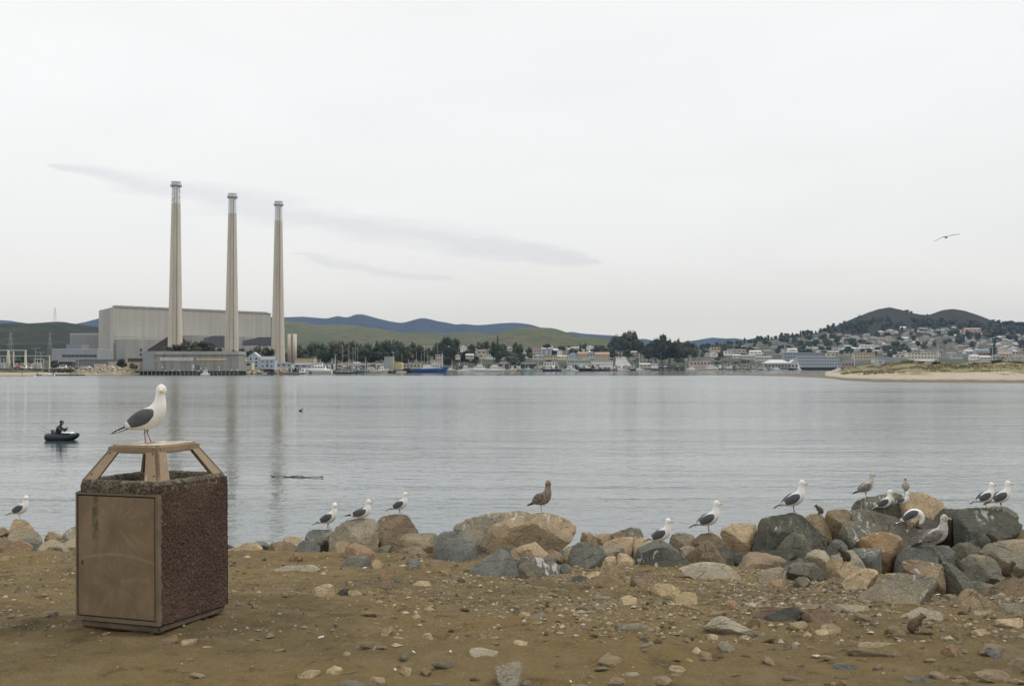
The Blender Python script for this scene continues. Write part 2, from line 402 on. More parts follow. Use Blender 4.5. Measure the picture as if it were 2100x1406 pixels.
def leaf_mat(name, c, c2):
    t = NT(name); g = t.new('ShaderNodeNewGeometry'); oi = t.new('ShaderNodeObjectInfo').outputs['Random']
    col = t.mix(g.outputs['Random Per Island'], c, c2)
    hs = t.new('ShaderNodeHueSaturation'); t.l.new(col, hs.inputs['Color']); t.put(t.math('MULTIPLY_ADD', oi, .6, .7), hs.inputs['Value']); t.put(t.math('MULTIPLY_ADD', oi, .03, .485), hs.inputs['Hue'])
    return t.done(hs.outputs[0], .8, None, .15)
M_leaf = [leaf_mat('leaf_cypress', (.028, .040, .024), (.060, .074, .042)), leaf_mat('leaf_eucalyptus', (.038, .048, .032), (.085, .09, .056)), leaf_mat('leaf_olive', (.05, .055, .03), (.10, .095, .055))]
M_bark = plain('bark', (.13, .10, .075), .9)
# ------------------------------------------------------------------ setting
def grid_mesh(name, pts, nx, ny, m, smooth=True):
    me = bpy.data.meshes.new(name)
    f = [(j * nx + i, j * nx + i + 1, (j + 1) * nx + i + 1, (j + 1) * nx + i) for j in range(ny - 1) for i in range(nx - 1)]
    me.from_pydata(pts, [], f); me.update(); me.materials.append(m)
    me.polygons.foreach_set('use_smooth', [smooth] * len(me.polygons)); return me
def fbm(x, y, z=0.0, o=4): return mnoise.fractal(Vector((x, y, z)), 1.0, 2.0, o)

# near shore ground
REDGE = [(-200, 13.3), (180, 13.4), (440, 13.5), (900, 13.2), (1100, 12.9), (1300, 12.7), (1450, 12.5), (1600, 11.9), (1750, 11.5), (2100, 11.2), (2400, 11.0)]
def gz0(x, y):
    z = 2.8 - .4 * sstep(7.5, 12.6, y); px = CX + x / max(y, .5) * F; ye = interp(px, REDGE)
    if y > ye: z -= .30 * (min(y, 14.5) - ye)
    if y > 15.0: z -= (y - 15.0) * .8 * sstep(14.8, 16.0, y)
    return max(z, -1.6)
def gz(x, y):
    z = gz0(x, y)
    if y < 15.6:
        z += .030 * fbm(x * .7, y * .7) + .022 * fbm(x * 2.6, y * 2.6, 3, 3) + .022 * max(0, fbm(x * 8, y * 8, 7, 3) - .1)
    # hollow around the bin's base
    return z
xs = list(np.arange(-40, -7.2, 1.4)) + list(np.arange(-7.2, 7.6, .055)) + list(np.arange(7.6, 44, 1.4))
ys = list(np.arange(-20, 3.6, 1.2)) + list(np.arange(3.6, 15.2, .055)) + list(np.arange(15.2, 24, .4))
pts = [(x, y, gz(x, y)) for y in ys for x in xs]
ground = obj('ground', grid_mesh('ground', pts, len(xs), len(ys), M_dirt)); tag(ground, kind='structure')
water = MB(); water.add([(-16000, -40, 0), (16000, -40, 0), (16000, 15000, 0), (-16000, 15000, 0)], [(0, 1, 2, 3)])
water = water.obj('water', M_water); tag(water, kind='structure')

# far shore land
SHORE = [(-900, 560), (0, 575), (80, 580), (150, 610), (290, 690), (500, 735), (600, 771), (700, 840), (860, 960), (1000, 1110), (1200, 1290), (1400, 1540), (1650, 1680), (1900, 1800), (2600, 1900)]
RIDGE = [(-900, 740), (0, 740), (140, 738), (300, 740), (560, 738), (600, 732), (700, 722), (860, 717), (900, 713), (1000, 715), (1100, 713), (1200, 714), (1300, 717), (1400, 718), (1440, 716), (1480, 709), (1520, 703), (1560, 698), (1600, 692), (1650, 687), (1680, 681), (1705, 672), (1740, 657), (1765, 647), (1785, 639), (1800, 634), (1825, 630), (1850, 635), (1870, 641), (1890, 645), (1905, 646), (1918, 641), (1935, 635), (1955, 633), (1980, 637), (2010, 647), (2040, 659), (2060, 663), (2100, 666), (2200, 674), (2600, 700)]
RD = [(-900, 1500), (500, 1500), (600, 1600), (1000, 2000), (1500, 2600), (1800, 3200), (2600, 3300)]
def shore(px): return interp(px, SHORE)
def land_py(px, D):
    D0 = shore(px) + 60; D1 = interp(px, RD); py0 = HOR + (CAMZ - 3.2) / D0 * F; t = min(1, max(0, (D - D0) / (D1 - D0)))
    return py0 + (interp(px, RIDGE) - py0) * t
def land_z(px, D):
    d = D - shore(px)
    if d < 60:
        prof = [(-30, -2.5), (0, -.05), (10, .5), (40, 1.4), (52, 3.0), (60, 3.2)] if px < 300 else [(-30, -3), (0, -.2), (4, 2.2), (10, 2.9), (60, 3.2)]
        return interp(d, prof)
    D1 = interp(px, RD)
    z = CAMZ + (HOR - land_py(px, D)) / F * D
    if D > D1: z -= (D - D1) * .12
    return z
def land_P(px, D):
    z = land_z(px, D); return Vector(((px - CX) / F * D, D, z))
def land_at(px, py):
    """point of the land surface seen at the pixel"""
    D0 = shore(px) + 60; D1 = interp(px, RD); a = land_py(px, D0); b = interp(px, RIDGE)
    t = min(1, max(0, (py - a) / (b - a))); return land_P(px, D0 + (D1 - D0) * t)
pxs = list(range(-900, 300, 30)) + list(range(300, 1560, 12)) + list(range(1560, 2120, 6)) + list(range(2120, 2640, 40))
rows = [('d', v) for v in (-30, 0, 4, 10, 25, 40, 46, 52, 60)] + [('t', i / 36) for i in range(1, 37)] + [('e', v) for v in (120, 400, 900)]
pts = []
for k, v in rows:
    for px in pxs:
        D0 = shore(px); D1 = interp(px, RD)
        D = D0 + v if k == 'd' else (D0 + 60 + (D1 - D0 - 60) * v if k == 't' else D1 + v)
        p = land_P(px, D)
        if k == 't' and v < 1: p.z += fbm(p.x * .01, p.y * .01) * 2.2 * v
        if k == 't' and v == 1: p.z += fbm(p.x * .02, p.y * .01) * 1.2
        pts.append(tuple(p))
land = obj('shore_land', grid_mesh('shore_land', pts, len(pxs), len(rows), M_land)); tag(land, kind='structure')
# the bare brushy tops of the two peaks and their slopes get the brush material
land.data.materials.append(M_black)
for p in land.data.polygons:
    c = p.center; px, py = proj(c)
    if px > 1700 and py < 690 and c.y > 2300: p.material_index = 1

def ridge_mesh(name, prof, D, front, back, m, amp, step=10, rows_=16, jag=1.0):
    """a range of hills with its crest at distance D"""
    x0, x1 = prof[0][0], prof[-1][0]; cols = list(np.arange(x0, x1 + 1, step)); pts = []
    vs_ = [i / rows_ for i in range(rows_ + 1)] + [1.15, 1.5, 2.0]
    for v in vs_:
        for px in cols:
            zc = CAMZ + (HOR - interp(px, prof)) / F * D
            X = (px - CX) / F * D
            if v <= 1:
                y = front + (D - front) * v; x = X * (.55 * v + .45) if False else X * (y / D) ** .35
                s = v ** 1.15
                z = 3 + (zc - 3) * s + amp * mnoise.fractal(Vector((x / (amp * 14), y / (amp * 14), 1.7)), 1.0, 2.1, 5) * 2.2 * (v * (1 - v) * 2.6 + .04)
            else:
                y = D + (back - D) * (v - 1); x = X; z = zc * max(0, 1 - (v - 1) * .9)
            pts.append((x, y, z))
    o = obj(name, grid_mesh(name, pts, len(cols), len(vs_), m)); return tag(o, kind='structure')
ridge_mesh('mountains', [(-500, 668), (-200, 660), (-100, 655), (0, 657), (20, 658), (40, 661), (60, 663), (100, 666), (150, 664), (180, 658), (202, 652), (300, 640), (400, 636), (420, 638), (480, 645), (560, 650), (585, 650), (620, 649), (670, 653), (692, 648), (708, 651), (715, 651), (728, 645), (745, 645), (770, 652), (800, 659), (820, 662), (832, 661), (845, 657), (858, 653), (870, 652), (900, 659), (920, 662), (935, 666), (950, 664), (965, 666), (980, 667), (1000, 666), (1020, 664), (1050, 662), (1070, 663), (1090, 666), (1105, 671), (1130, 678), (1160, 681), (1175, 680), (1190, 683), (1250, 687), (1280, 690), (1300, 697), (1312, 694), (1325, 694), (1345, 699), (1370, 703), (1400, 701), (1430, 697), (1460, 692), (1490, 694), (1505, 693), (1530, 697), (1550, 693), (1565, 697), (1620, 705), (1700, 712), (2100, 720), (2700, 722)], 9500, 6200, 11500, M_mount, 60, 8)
ridge_mesh('green_hills', [(500, 668), (560, 663), (585, 661), (605, 660), (620, 661), (640, 665), (660, 667), (690, 666), (700, 665), (730, 667), (750, 671), (780, 674), (800, 678), (830, 682), (850, 681), (870, 681), (900, 683), (930, 684), (950, 681), (980, 681), (1000, 687), (1020, 696), (1060, 712), (1200, 722)], 4700, 2400, 6000, M_green, 26, 7)
ridge_mesh('right_green_hill', [(880, 716), (940, 700), (1000, 687), (1020, 683), (1045, 677), (1070, 672), (1100, 671), (1130, 672), (1145, 675), (1160, 681), (1180, 689), (1200, 691), (1220, 692), (1240, 696), (1260, 700), (1300, 703), (1350, 707), (1400, 712), (1500, 716), (1700, 722)], 4100, 2500, 5400, M_green, 22, 7)
ridge_mesh('scrub_hill', [(-700, 690), (-300, 672), (-100, 665), (0, 664), (30, 662), (60, 663), (85, 661), (110, 659), (130, 659), (145, 662), (160, 664), (200, 670), (260, 680), (330, 692), (500, 715), (620, 726)], 2500, 1300, 3600, M_scrub, 16, 8)

# sand spit on the right
SN = [(1430, 700), (1560, 585), (1600, 568), (1690, 470), (1715, 430), (1730, 386), (1800, 340), (1900, 330), (2100, 322), (2700, 300)]
SF = [(1430, 720), (1560, 700), (1600, 771), (1660, 830), (1690, 960), (1730, 1000), (1900, 1060), (2700, 1100)]
ST = [(1400, 766), (1600, 766), (1690, 763), (1720, 756), (1735, 753), (1760, 751), (1800, 748), (1815, 745), (1840, 743), (1860, 738), (1880, 738), (1900, 743), (1925, 739), (1945, 742), (1965, 747), (1985, 744), (2010, 740), (2035, 741), (2060, 736), (2080, 738), (2100, 740), (2700, 735)]
def spit_z(px, D):
    dn, df = interp(px, SN), interp(px, SF)
    if D < dn: return -.9 * min(1, (dn - D) / 30)
    if D > df: return -.9 * min(1, (D - df) / 30)
    lowz = .18 + .02 * mnoise.noise(Vector((px * .02, D * .02, 0)))
    beach = min(1.35, (D - dn) / 75 * 1.35) if px > 1690 else min(lowz, (D - dn) / 60 * .3)
    if px < 1690: return beach * min(1, (df - D) / 25)
    beach = min(beach, 1.35) * min(1, (df - D) / 60)
    Dr = 610; zt = zat(interp(px, ST), Dr) - .6
    x = (px - CX) / F * D
    d0 = dn + 78
    u = max(0, min(1, (D - d0) / (Dr - d0))) if D < Dr else max(0, 1 - (D - Dr) / (df - Dr - 40))
    k = sstep(1690, 1745, px)
    n = mnoise.fractal(Vector((x * .022, D * .016, 0)), 1.0, 2.0, 5)
    n2 = mnoise.ridged_multi_fractal(Vector((x * .03, D * .03, 4)), 1.0, 2.0, 3, 1.0, 2.0) - 1
    h = (zt - 1.3) * (u ** .75) + (1.4 * n + .6 * n2) * (.25 + .9 * u) * min(1, u * 7)
    return beach + max(0, h) * k
pxs = list(range(1400, 1740, 12)) + list(range(1740, 2130, 5)) + list(range(2130, 2700, 30)); pts = []; rs = np.linspace(-.05, 1.05, 80)
for r in rs:
    for px in pxs:
        dn, df = interp(px, SN), interp(px, SF); D = dn + (df - dn) * (r if r < 0 or r > 1 else r ** 1.35)
        pts.append(((px - CX) / F * D, D, spit_z(px, D)))
spit = obj('sand_spit', grid_mesh('sand_spit', pts, len(pxs), len(rs), M_sand)); tag(spit, kind='structure')

# haze: the air
hz = MB().box(-9000, 9000, -60, 10600, -4, 480).obj('haze'); tag(hz, kind='stuff')
hm = bpy.data.materials.new('air'); hm.use_nodes = True; n_ = hm.node_tree; n_.nodes.clear()
ho = n_.nodes.new('ShaderNodeOutputMaterial'); hv = n_.nodes.new('ShaderNodeVolumePrincipled')
hv.inputs['Density'].default_value = 3.7e-5; hv.inputs['Color'].default_value = (.43, .62, .96, 1); hv.inputs['Anisotropy'].default_value = 0
n_.links.new(hv.outputs[0], ho.inputs['Volume']); hz.data.materials.append(hm)
# ------------------------------------------------------------------ power plant
def conc_mat(name, c, streak=.3, band=0.0, bandc=None):
    t = NT(name); v = t.coord('World', (.35, .35, .02)); v2 = t.coord('World', (.05, .05, .9)); f = t.noise(t.coord('World'), .6, 6, .6)
    s = t.noise(v, 1.0, 6, .65); b = t.noise(v2, 1.0, 5, .7)
    col = t.ramp(s, [(.34, tuple(x * (1 - streak) for x in c)), (.52, c), (.68, tuple(min(1, x * 1.1) for x in c))])
    col = t.mix(t.math('MULTIPLY', t.step(b, .5, .68), .28), col, tuple(x * .72 for x in c))
    col = t.mix(t.math('MULTIPLY', t.step(f, .48, .7), .3), col, tuple(x * .8 for x in c))
    return t.done(col, .85, None, .3)
M_stack = conc_mat('stack_concrete', (.54, .49, .41), .2)
M_plant = conc_mat('plant_cladding', (.42, .40, .355), .12)
M_plant2 = conc_mat('plant_cladding_dark', (.34, .335, .32), .14)
M_blueclad = conc_mat('blue_cladding', (.30, .325, .35), .08)
M_duct = plain('rust_duct', (.085, .06, .06), .8); M_ductb = plain('slate_duct', (.12, .125, .14), .7)
M_white = plain('white_paint', (.74, .74, .72), .6, .08); M_cream = plain('cream_paint', (.60, .55, .43), .7, .1)
M_dkglass = plain('dark_glass', (.035, .045, .055), .15, .2, spec=.5); M_steel = plain('galvanised_steel', (.33, .34, .33), .5, .12)
M_dark = plain('dark_trim', (.05, .05, .052), .7); M_wood = plain('weathered_timber', (.12, .10, .08), .9, .3)
M_pile = plain('wet_piling', (.075, .065, .052), .9, .35); M_black = plain('black', (.018, .018, .02), .6)
def flake_mat():
    t = NT('flaking_white'); v = t.coord('World', (1, 1, .7)); n = t.noise(v, .55, 7, .7, .8)
    return t.done(t.mix(t.step(n, .54, .6), (.66, .68, .68), (.38, .37, .34)), .7)
M_flake = flake_mat(); M_capw = plain('stack_white', (.62, .64, .64), .7, .1)
M_vent = plain('roof_vent', (.16, .16, .16), .7)

def smokestack(px, D, topy, whitey, top_r, base_r, mtop, label):
    b = P(px, 745, D); b.z = 3.9
    root = empty('smokestack', b, 0, label, 'smokestack', 'tall concrete stacks of the power plant')
    H = zat(topy, D) - b.z; hw = zat(whitey, D) - b.z
    def r(h): 
        t = h / H; return base_r + (top_r - base_r) * (t ** .9)
    m = MB(); n = 40; ks = [i / 30 * hw for i in range(31)]
    v = [(r(h) * math.cos(2 * math.pi * i / n), r(h) * math.sin(2 * math.pi * i / n), h) for h in ks for i in range(n)]
    m.add(v, [(k * n + i, k * n + (i + 1) % n, (k + 1) * n + (i + 1) % n, (k + 1) * n + i) for k in range(30) for i in range(n)])
    m.obj('shaft', M_stack, root, True)
    m = MB(); m.tube((0, 0, hw), (0, 0, H - 3.4), r(hw) * 1.004, r(H) * 1.0, n); m.obj('painted_top', mtop, root)
    m = MB(); m.tube((0, 0, H - 3.6), (0, 0, H - 2.9), r(H) * 1.36, None, n); c = m.obj('walkway', M_vent, root)
    m = MB(); m.tube((0, 0, H - 3.2), (0, 0, H - .4), r(H) * 1.12, r(H) * 1.08, n); m.tube((0, 0, H - .4), (0, 0, H), r(H) * 1.2, None, n); m.obj('crown_ring', M_flake, root)
    m = MB()
    for i in range(24):
        q = 2 * math.pi * i / 24; x, y = r(H) * 1.34 * math.cos(q), r(H) * 1.34 * math.sin(q); m.tube((x, y, H - 2.9), (x, y, H - 1.8), .06, None, 4, False)
        q2 = 2 * math.pi * (i + 1) / 24; m.tube((x, y, H - 1.8), (r(H) * 1.34 * math.cos(q2), r(H) * 1.34 * math.sin(q2), H - 1.8), .06, None, 4, False)
    m.obj('railing', M_dark, c)
    # caged ladder and vertical joint down the side towards the bay
    for ang, wd, name, mt in ((-62, .32, 'ladder', plain('ladder_steel', (.26, .22, .18))), (-96, .22, 'seam', plain('seam', (.33, .28, .22)))):
        m = MB(); a = R(ang); k = 24
        for i in range(k):
            h0, h1 = (H - 5) * i / k, (H - 5) * (i + 1) / k
            p0 = Vector((math.cos(a) * (r(h0) + .15), math.sin(a) * (r(h0) + .15), h0)); p1 = Vector((math.cos(a) * (r(h1) + .15), math.sin(a) * (r(h1) + .15), h1))
            m.tube(p0, p1, wd * .5, None, 6, False)
            if name == 'ladder':
                for j in range(4):
                    p = p0.lerp(p1, j / 4); m.tube(p, p + Vector((0, 0, .35)), .36, None, 6)
        m.obj(name, mt, root)
    return root
smokestack(359, 871, 373, 418, 3.0, 5.75, M_flake, 'tallest looking and nearest of the three smokestacks, its white top badly flaking')
smokestack(475, 930, 397, 438, 2.95, 5.9, M_capw, 'middle one of the three tall concrete smokestacks, clean white band at the top')
smokestack(570, 973, 413, 453, 2.9, 5.9, M_capw, 'right-hand farthest smokestack with white top, rising behind the blue house')

def box_between(m, A, B, depth, z0, z1, inset=0):
    """box whose front face runs from A to B (xy), going back depth"""
    A = Vector((A[0], A[1])); B = Vector((B[0], B[1])); d = (B - A).normalized(); n = Vector((-d.y, d.x))
    q = [A, B, B + n * depth, A + n * depth]
    v = [(p.x, p.y, z) for z in (z0, z1) for p in q]
    return m.add(v, [(0, 3, 2, 1), (4, 5, 6, 7), (0, 1, 5, 4), (1, 2, 6, 5), (2, 3, 7, 6), (3, 0, 4, 7)])
def rel(o_loc, p): return (p[0] - o_loc[0], p[1] - o_loc[1])
A = P(232, 740, 930); B = P(555, 740, 1050); A.z = B.z = 3.9
root = empty('power_plant', A, 0, 'huge windowless beige power station hall behind the three smokestacks', 'power station')
d = (B - A); d.z = 0; Lh = d.length; dn_ = d.normalized(); nn = Vector((-dn_.y, dn_.x, 0))
zt = zat(629, 930) - 3.9
C0 = P(202, 740, 990); wend = (Vector((C0.x, C0.y, 0)) - Vector((A.x, A.y, 0)))
m = MB(); # hall footprint: front A-B, end wall A-C
q = [(0, 0), (d.x, d.y), (d.x + wend.x, d.y + wend.y), (wend.x, wend.y)]
m.add([(x, y, z) for z in (0, zt) for x, y in q], [(0, 3, 2, 1), (4, 5, 6, 7), (0, 1, 5, 4), (1, 2, 6, 5), (2, 3, 7, 6), (3, 0, 4, 7)])
m.obj('wall', M_plant, root)
rt = math.atan2(d.y, d.x)
# roof edge
m = MB(); p = -nn * .3; m.box(0, Lh, -.25, .25, zt, zt + .5, rt, (p.x, p.y, 0)); m.obj('parapet', M_plant, root)
for i in range(16):
    s = Lh * (i + .6) / 16.4; p = dn_ * s + nn * 2
    m = MB(); m.box(-4.6, 4.6, -2.2, 2.5, zt + .4, zt + 1.35, rt, (p.x, p.y, 0), .8); m.obj('roof_vent', M_vent, root)
# horizontal joint lines
m = MB()
for zz in (17.0, 24.5): m.box(0, Lh, -.04, .05, zz, zz + .12, rt, (-nn.x * .1, -nn.y * .1, 0))
m.obj('joint_line', plain('joint', (.25, .24, .22)), root)
# louvres on the end wall
we = Vector((wend.x, wend.y, 0)); wl = we.length; wr = math.atan2(we.y, we.x); wn = Vector((-we.y, we.x, 0)).normalized()
if wn.y > 0: wn = -wn
M_louv = plain('louvre', (.50, .50, .48), .6, .06)
lm = None
for i in range(20):
    z = 12 + i * 1.85
    p = we * .22 + wn * .25
    m = MB(); m.box(0, wl * .6, -.18, .18, z, z + .4, wr, (p.x, p.y, 0)); m.obj('louvre', M_louv, root)
# lower block in front (left part) with four dark openings
a0 = dn_ * 2 - nn * 14; 
m = MB(); box_between(m, (a0.x, a0.y), (a0.x + dn_.x * 80, a0.y + dn_.y * 80), 13.8, 0, zat(695, 925) - 3.9); ann = m.obj('annex', M_plant2, root)
for k in range(4):
    p = a0 + dn_ * 14 - nn * .2
    m = MB(); m.box(-.9, .9, -.15, .15, 2.5 + k * 3.6, 4.2 + k * 3.6, rt, (p.x, p.y, 0)); m.obj('opening', M_dark, ann)
# blocks under the hall's right part
for s0, s1, dep, tpy, mt in ((Lh * .40, Lh * .50, 16, 687, M_plant2), (Lh * .50, Lh * .62, 12, 691, M_plant2), (Lh * .69, Lh * .80, 14, 690, M_plant2), (Lh * .80, Lh * .86, 10, 700, M_plant)):
    a1 = dn_ * s0 - nn * dep; D_ = A.y + a1.y
    m = MB(); box_between(m, (a1.x, a1.y), (a1.x + dn_.x * (s1 - s0), a1.y + dn_.y * (s1 - s0)), dep - .2, 0, zat(tpy, D_) - 3.9); m.obj('annex', mt, root)
# flue ducts running to the stacks
def duct(pxa, pya0, pya1, pxb, pyb0, pyb1, D, th, mt, lab):
    m = MB(); a, b, c, e = P(pxa, pya0, D), P(pxa, pya1, D), P(pxb, pyb0, D), P(pxb, pyb1, D)
    v = [p - A for p in (a, b, c, e)]; v += [p + Vector((0, th, 0)) for p in v]
    m.add(v, [(0, 1, 3, 2), (4, 6, 7, 5), (0, 4, 5, 1), (2, 3, 7, 6), (0, 2, 6, 4), (1, 5, 7, 3)])
    o = m.obj('flue_duct', mt, root); o['label'] = lab
duct(302, 717, 722, 346, 689, 722, 880, 9, M_duct, 'dark rust-brown sloping duct')
duct(418, 693, 712, 437, 688, 712, 945, 9, M_ductb, 'slate-grey duct'); duct(437, 688.4, 712, 459, 688.4, 712, 945, 9, M_ductb, 'slate-grey duct')
duct(497, 699, 708, 528, 692, 708, 985, 9, M_ductb, 'slate-grey duct'); duct(528, 691, 709, 556, 691, 709, 985, 9, M_ductb, 'slate-grey duct')
duct(372, 690, 724, 382, 700, 724, 890, 8, M_duct, 'dark rust-brown sloping duct')

# rear hall on the left and the blue office block
def block(name, px0, px1, tpy, D, depth, m_, label, cat, basez=3.6, group=None, rot=0):
    a = P(px0, 745, D); b = P(px1, 745, D); cx = (a.x + b.x) / 2; wd = b.x - a.x; H = zat(tpy, D) - basez
    root = empty(name, (cx, D + depth / 2, basez), rot, label, cat, group)
    MB().box(-wd / 2, wd / 2, -depth / 2, depth / 2, 0, H).obj('wall', m_, root)
    return root, wd, H, depth
r1, wd, H, dp = block('turbine_hall', 143, 202, 685, 1000, 60, conc_mat('grey_cladding', (.33, .335, .335), .14), 'plain grey turbine hall, lower than and left of the big power station hall', 'hall')
for i in range(1, 14): MB().box(-.3, .3, -.25, 0, 0, H - 1, 0, (-wd / 2 + wd * i / 14, -dp / 2 - .02, 0)).obj('rib', plain('hall_rib', (.27, .275, .28)), r1)
MB().box(-wd / 2, wd / 2, -dp / 2, dp / 2, H, H + .7).obj('parapet', M_louv, r1)
r1, wd, H, dp = block('office_building', 106, 200, 716, 880, 30, M_blueclad, 'low pale blue office building with a strip of dark windows, left of the power station', 'office building')
for i in range(8):
    x0 = -wd / 2 + wd * (.225 + i * .095); MB().box(x0, x0 + wd * .088, -dp / 2 - .08, -dp / 2 + .1, H * .58, H * .72).obj('window', M_dkglass, r1)
for i in range(5):
    x0 = -wd / 2 + wd * (.21 + i * .16); MB().box(x0, x0 + wd * .1, -dp / 2 - .08, -dp / 2 + .1, H * .1, H * .26).obj('window', M_dkglass, r1)
MB().box(-wd / 2 + 2.4, -wd / 2 + 4.6, -dp / 2 - .1, -dp / 2 + .1, 0, H * .42).obj('door', M_dkglass, r1)
MB().box(-wd / 2 + wd * .24, -wd / 2 + wd * .57, -8, 8, H, H + 4).obj('roof_house', plain('slate_panel', (.17, .18, .22)), r1)
MB().box(-wd / 2, wd / 2, -dp / 2 - .1, dp / 2, H, H + .4).obj('parapet', M_louv, r1)
# long low dark wall and buff sheds at the plant's foot
def simple(name, px0, px1, bpy_, tpy, D, depth, mw, mr, roof, label, cat, win=0, group=None, winrow=1, rot=0, over=.3, extra=None, wm=None, rh=None):
    """building seen from the bay: bpy_ base row, tpy top row in the photo"""
    wd = (px1 - px0) / F * D; c = P((px0 + px1) / 2, bpy_, D); Ht = (bpy_ - tpy) / F * D
    root = empty(name, (c.x, D + depth / 2, c.z), rot, label, cat, group)
    rh = (0 if roof in ('flat', 'none') else Ht * .36) if rh is None else rh
    Hw = Ht - (rh if roof != 'flat' else .35)
    if roof == 'gable_y': 
        wl = MB().box(-wd / 2, wd / 2, -depth / 2, depth / 2, -1.5, Hw); wl.gable(-wd / 2, wd / 2, -depth / 2 + .01, depth / 2 - .01, Hw, rh * .97, 'y'); wl = wl.obj('wall', mw, root)
        rr = MB(); 
        for s in (-1, 1):
            rr.add([(s * (wd / 2 + over), -depth / 2 - over, Hw - .15), (0, -depth / 2 - over, Hw + rh), (0, depth / 2 + over, Hw + rh), (s * (wd / 2 + over), depth / 2 + over, Hw - .15),
                    (s * (wd / 2 + over), -depth / 2 - over, Hw + .1), (0, -depth / 2 - over, Hw + rh + .25), (0, depth / 2 + over, Hw + rh + .25), (s * (wd / 2 + over), depth / 2 + over, Hw + .1)],
                   [(0, 1, 2, 3), (4, 7, 6, 5), (0, 4, 5, 1), (1, 5, 6, 2), (2, 6, 7, 3), (3, 7, 4, 0)])
        rr.obj('roof', mr, root)
    else:
        wl = MB().box(-wd / 2, wd / 2, -depth / 2, depth / 2, -1.5, Hw).obj('wall', mw, root)
        if roof == 'gable': MB().gable(-wd / 2, wd / 2, -depth / 2, depth / 2, Hw, rh, 'x', over).obj('roof', mr, root)
        elif roof == 'hip': MB().hip(-wd / 2, wd / 2, -depth / 2, depth / 2, Hw, rh, over).obj('roof', mr, root)
        elif roof == 'flat': MB().box(-wd / 2 - over, wd / 2 + over, -depth / 2 - over, depth / 2 + over, Hw, Hw + .35).obj('roof', mr, root)
        elif roof == 'vault':
            n = 14; v = [];
            for y in (-depth / 2, depth / 2):
                for i in range(n + 1): q = math.pi * i / n; v.append((-math.cos(q) * wd / 2, y, Hw + math.sin(q) * rh))
            f = [(i, i + 1, n + 2 + i, n + 1 + i) for i in range(n)] + [tuple(range(n, -1, -1)), tuple(range(n + 1, 2 * n + 2)), (0, n + 1, 2 * n + 1, n)]
            MB().add(v, f).obj('roof', mr, root)
    wm = wm or M_dkglass
    if win:
        for rw in range(winrow):
            z0 = Hw * (rw + .38) / winrow; z1 = Hw * (rw + .74) / winrow
            for i in range(win):
                x = -wd / 2 + wd * (i + .5) / win; hw = wd / win * .26
                MB().box(x - hw, x + hw, -depth / 2 - .07, -depth / 2 + .1, z0, z1).obj('window', wm, root)
    return root, wd, Hw, depth
M_buff = plain('buff_wall', (.42, .38, .30)); M_gry = plain('grey_wall', (.30, .30, .29)); M_lgry = plain('light_grey_wall', (.46, .46, .45))
M_slate = plain('slate_roof', (.13, .13, .135)); M_grn = plain('green_roof', (.12, .145, .125)); M_terra = plain('terracotta', (.33, .215, .155)); M_whiter = plain('white_roof', (.52, .515, .49), .6, .12)
M_brr = plain('brown_roof', (.16, .13, .11)); M_paleb = plain('pale_blue_wall', (.40, .45, .51)); M_blue = plain('blue_wall', (.28, .36, .47)); M_pink = plain('pink_wall', (.46, .36, .31)); M_yel = plain('yellow_wall', (.50, .43, .26))
M_blur = plain('blue_roof', (.24, .28, .40)); M_turq = plain('turquoise_roof', (.25, .46, .47)); M_tan = plain('tan_wall', (.48, .40, .29)); M_red = plain('red_paint', (.42, .04, .04), .5); M_ochre = plain('ochre', (.55, .38, .10)); M_gyr = plain('grey_roof', (.24, .24, .235))
M_pgrn = plain('pale_green_wall', (.42, .46, .40)); M_brick = plain('rust_wall', (.30, .17, .12))
simple('low_wall', 155, 237, 752, 737, 850, 3, plain('violet_grey', (.17, .17, .19)), M_slate, 'flat', 'long low dark grey wall under the blue office building', 'wall')
simple('carport', 120, 147, 753, 740, 700, 6, M_dark, M_buff, 'flat', 'open carport with pale flat roof beside the white van', 'carport', rh=1)
simple('pump_house', 222, 240, 753, 741, 715, 8, M_tan, M_buff, 'flat', 'small buff shed next to the round bush', 'shed')
simple('pump_house', 193, 212, 753, 746, 700, 5, M_tan, M_buff, 'none', 'low tan storage box in the plant car park', 'shed')
simple('dark_shed', 262, 292, 746, 734, 730, 10, M_duct, M_slate, 'flat', 'dark rust-brown shed at the left end of the intake building', 'shed')
simple('pipe_house', 255, 290, 752, 742, 716, 8, M_tan, M_buff, 'flat', 'tan wall in front of the dark rust-brown shed', 'shed')

# intake building with the lettering
Di = 694
ra, wd, H, dp = block('intake_building', 293, 489, 720, Di, 18, conc_mat('intake_concrete', (.26, .26, .235), .35), 'long windowless grey concrete intake building on piles with welcome lettering', 'intake building', 2.3)
MB().box(-wd / 2 - .05, -wd / 2 + wd * .115, -dp / 2 - .06, dp / 2, .3, H + .05).obj('end_panel', plain('intake_end', (.25, .27, .285)), ra)
MB().box(-wd / 2 + wd * .12, wd / 2 + .4, -dp / 2 - .5, dp / 2, H - 2.0, H).obj('fascia', conc_mat('fascia', (.33, .335, .32), .12), ra)
for i in range(22):
    x = -wd / 2 + wd * (.13 + .865 * i / 21); MB().box(x - .12, x + .12, -dp / 2 - .32, -dp / 2, H - 2.9, H - 2.0).obj('bracket', M_vent, ra)
MB().box(-wd / 2 + wd * .12, -wd / 2 + wd * .53, -dp / 2 - .35, -dp / 2, H * .50, H * .50 + .3).obj('ledge', M_lgry, ra)
xm = -wd / 2 + wd * .55
MB().box(xm - .1, xm + .1, -dp / 2 - .35, -dp / 2, .4, H - 2).obj('joint', M_vent, ra)
MB().box(xm + .5, xm + 2.5, -dp / 2 - .12, -dp / 2 + .1, .6, 3.2).obj('door', plain('slate_door', (.10, .11, .14)), ra)
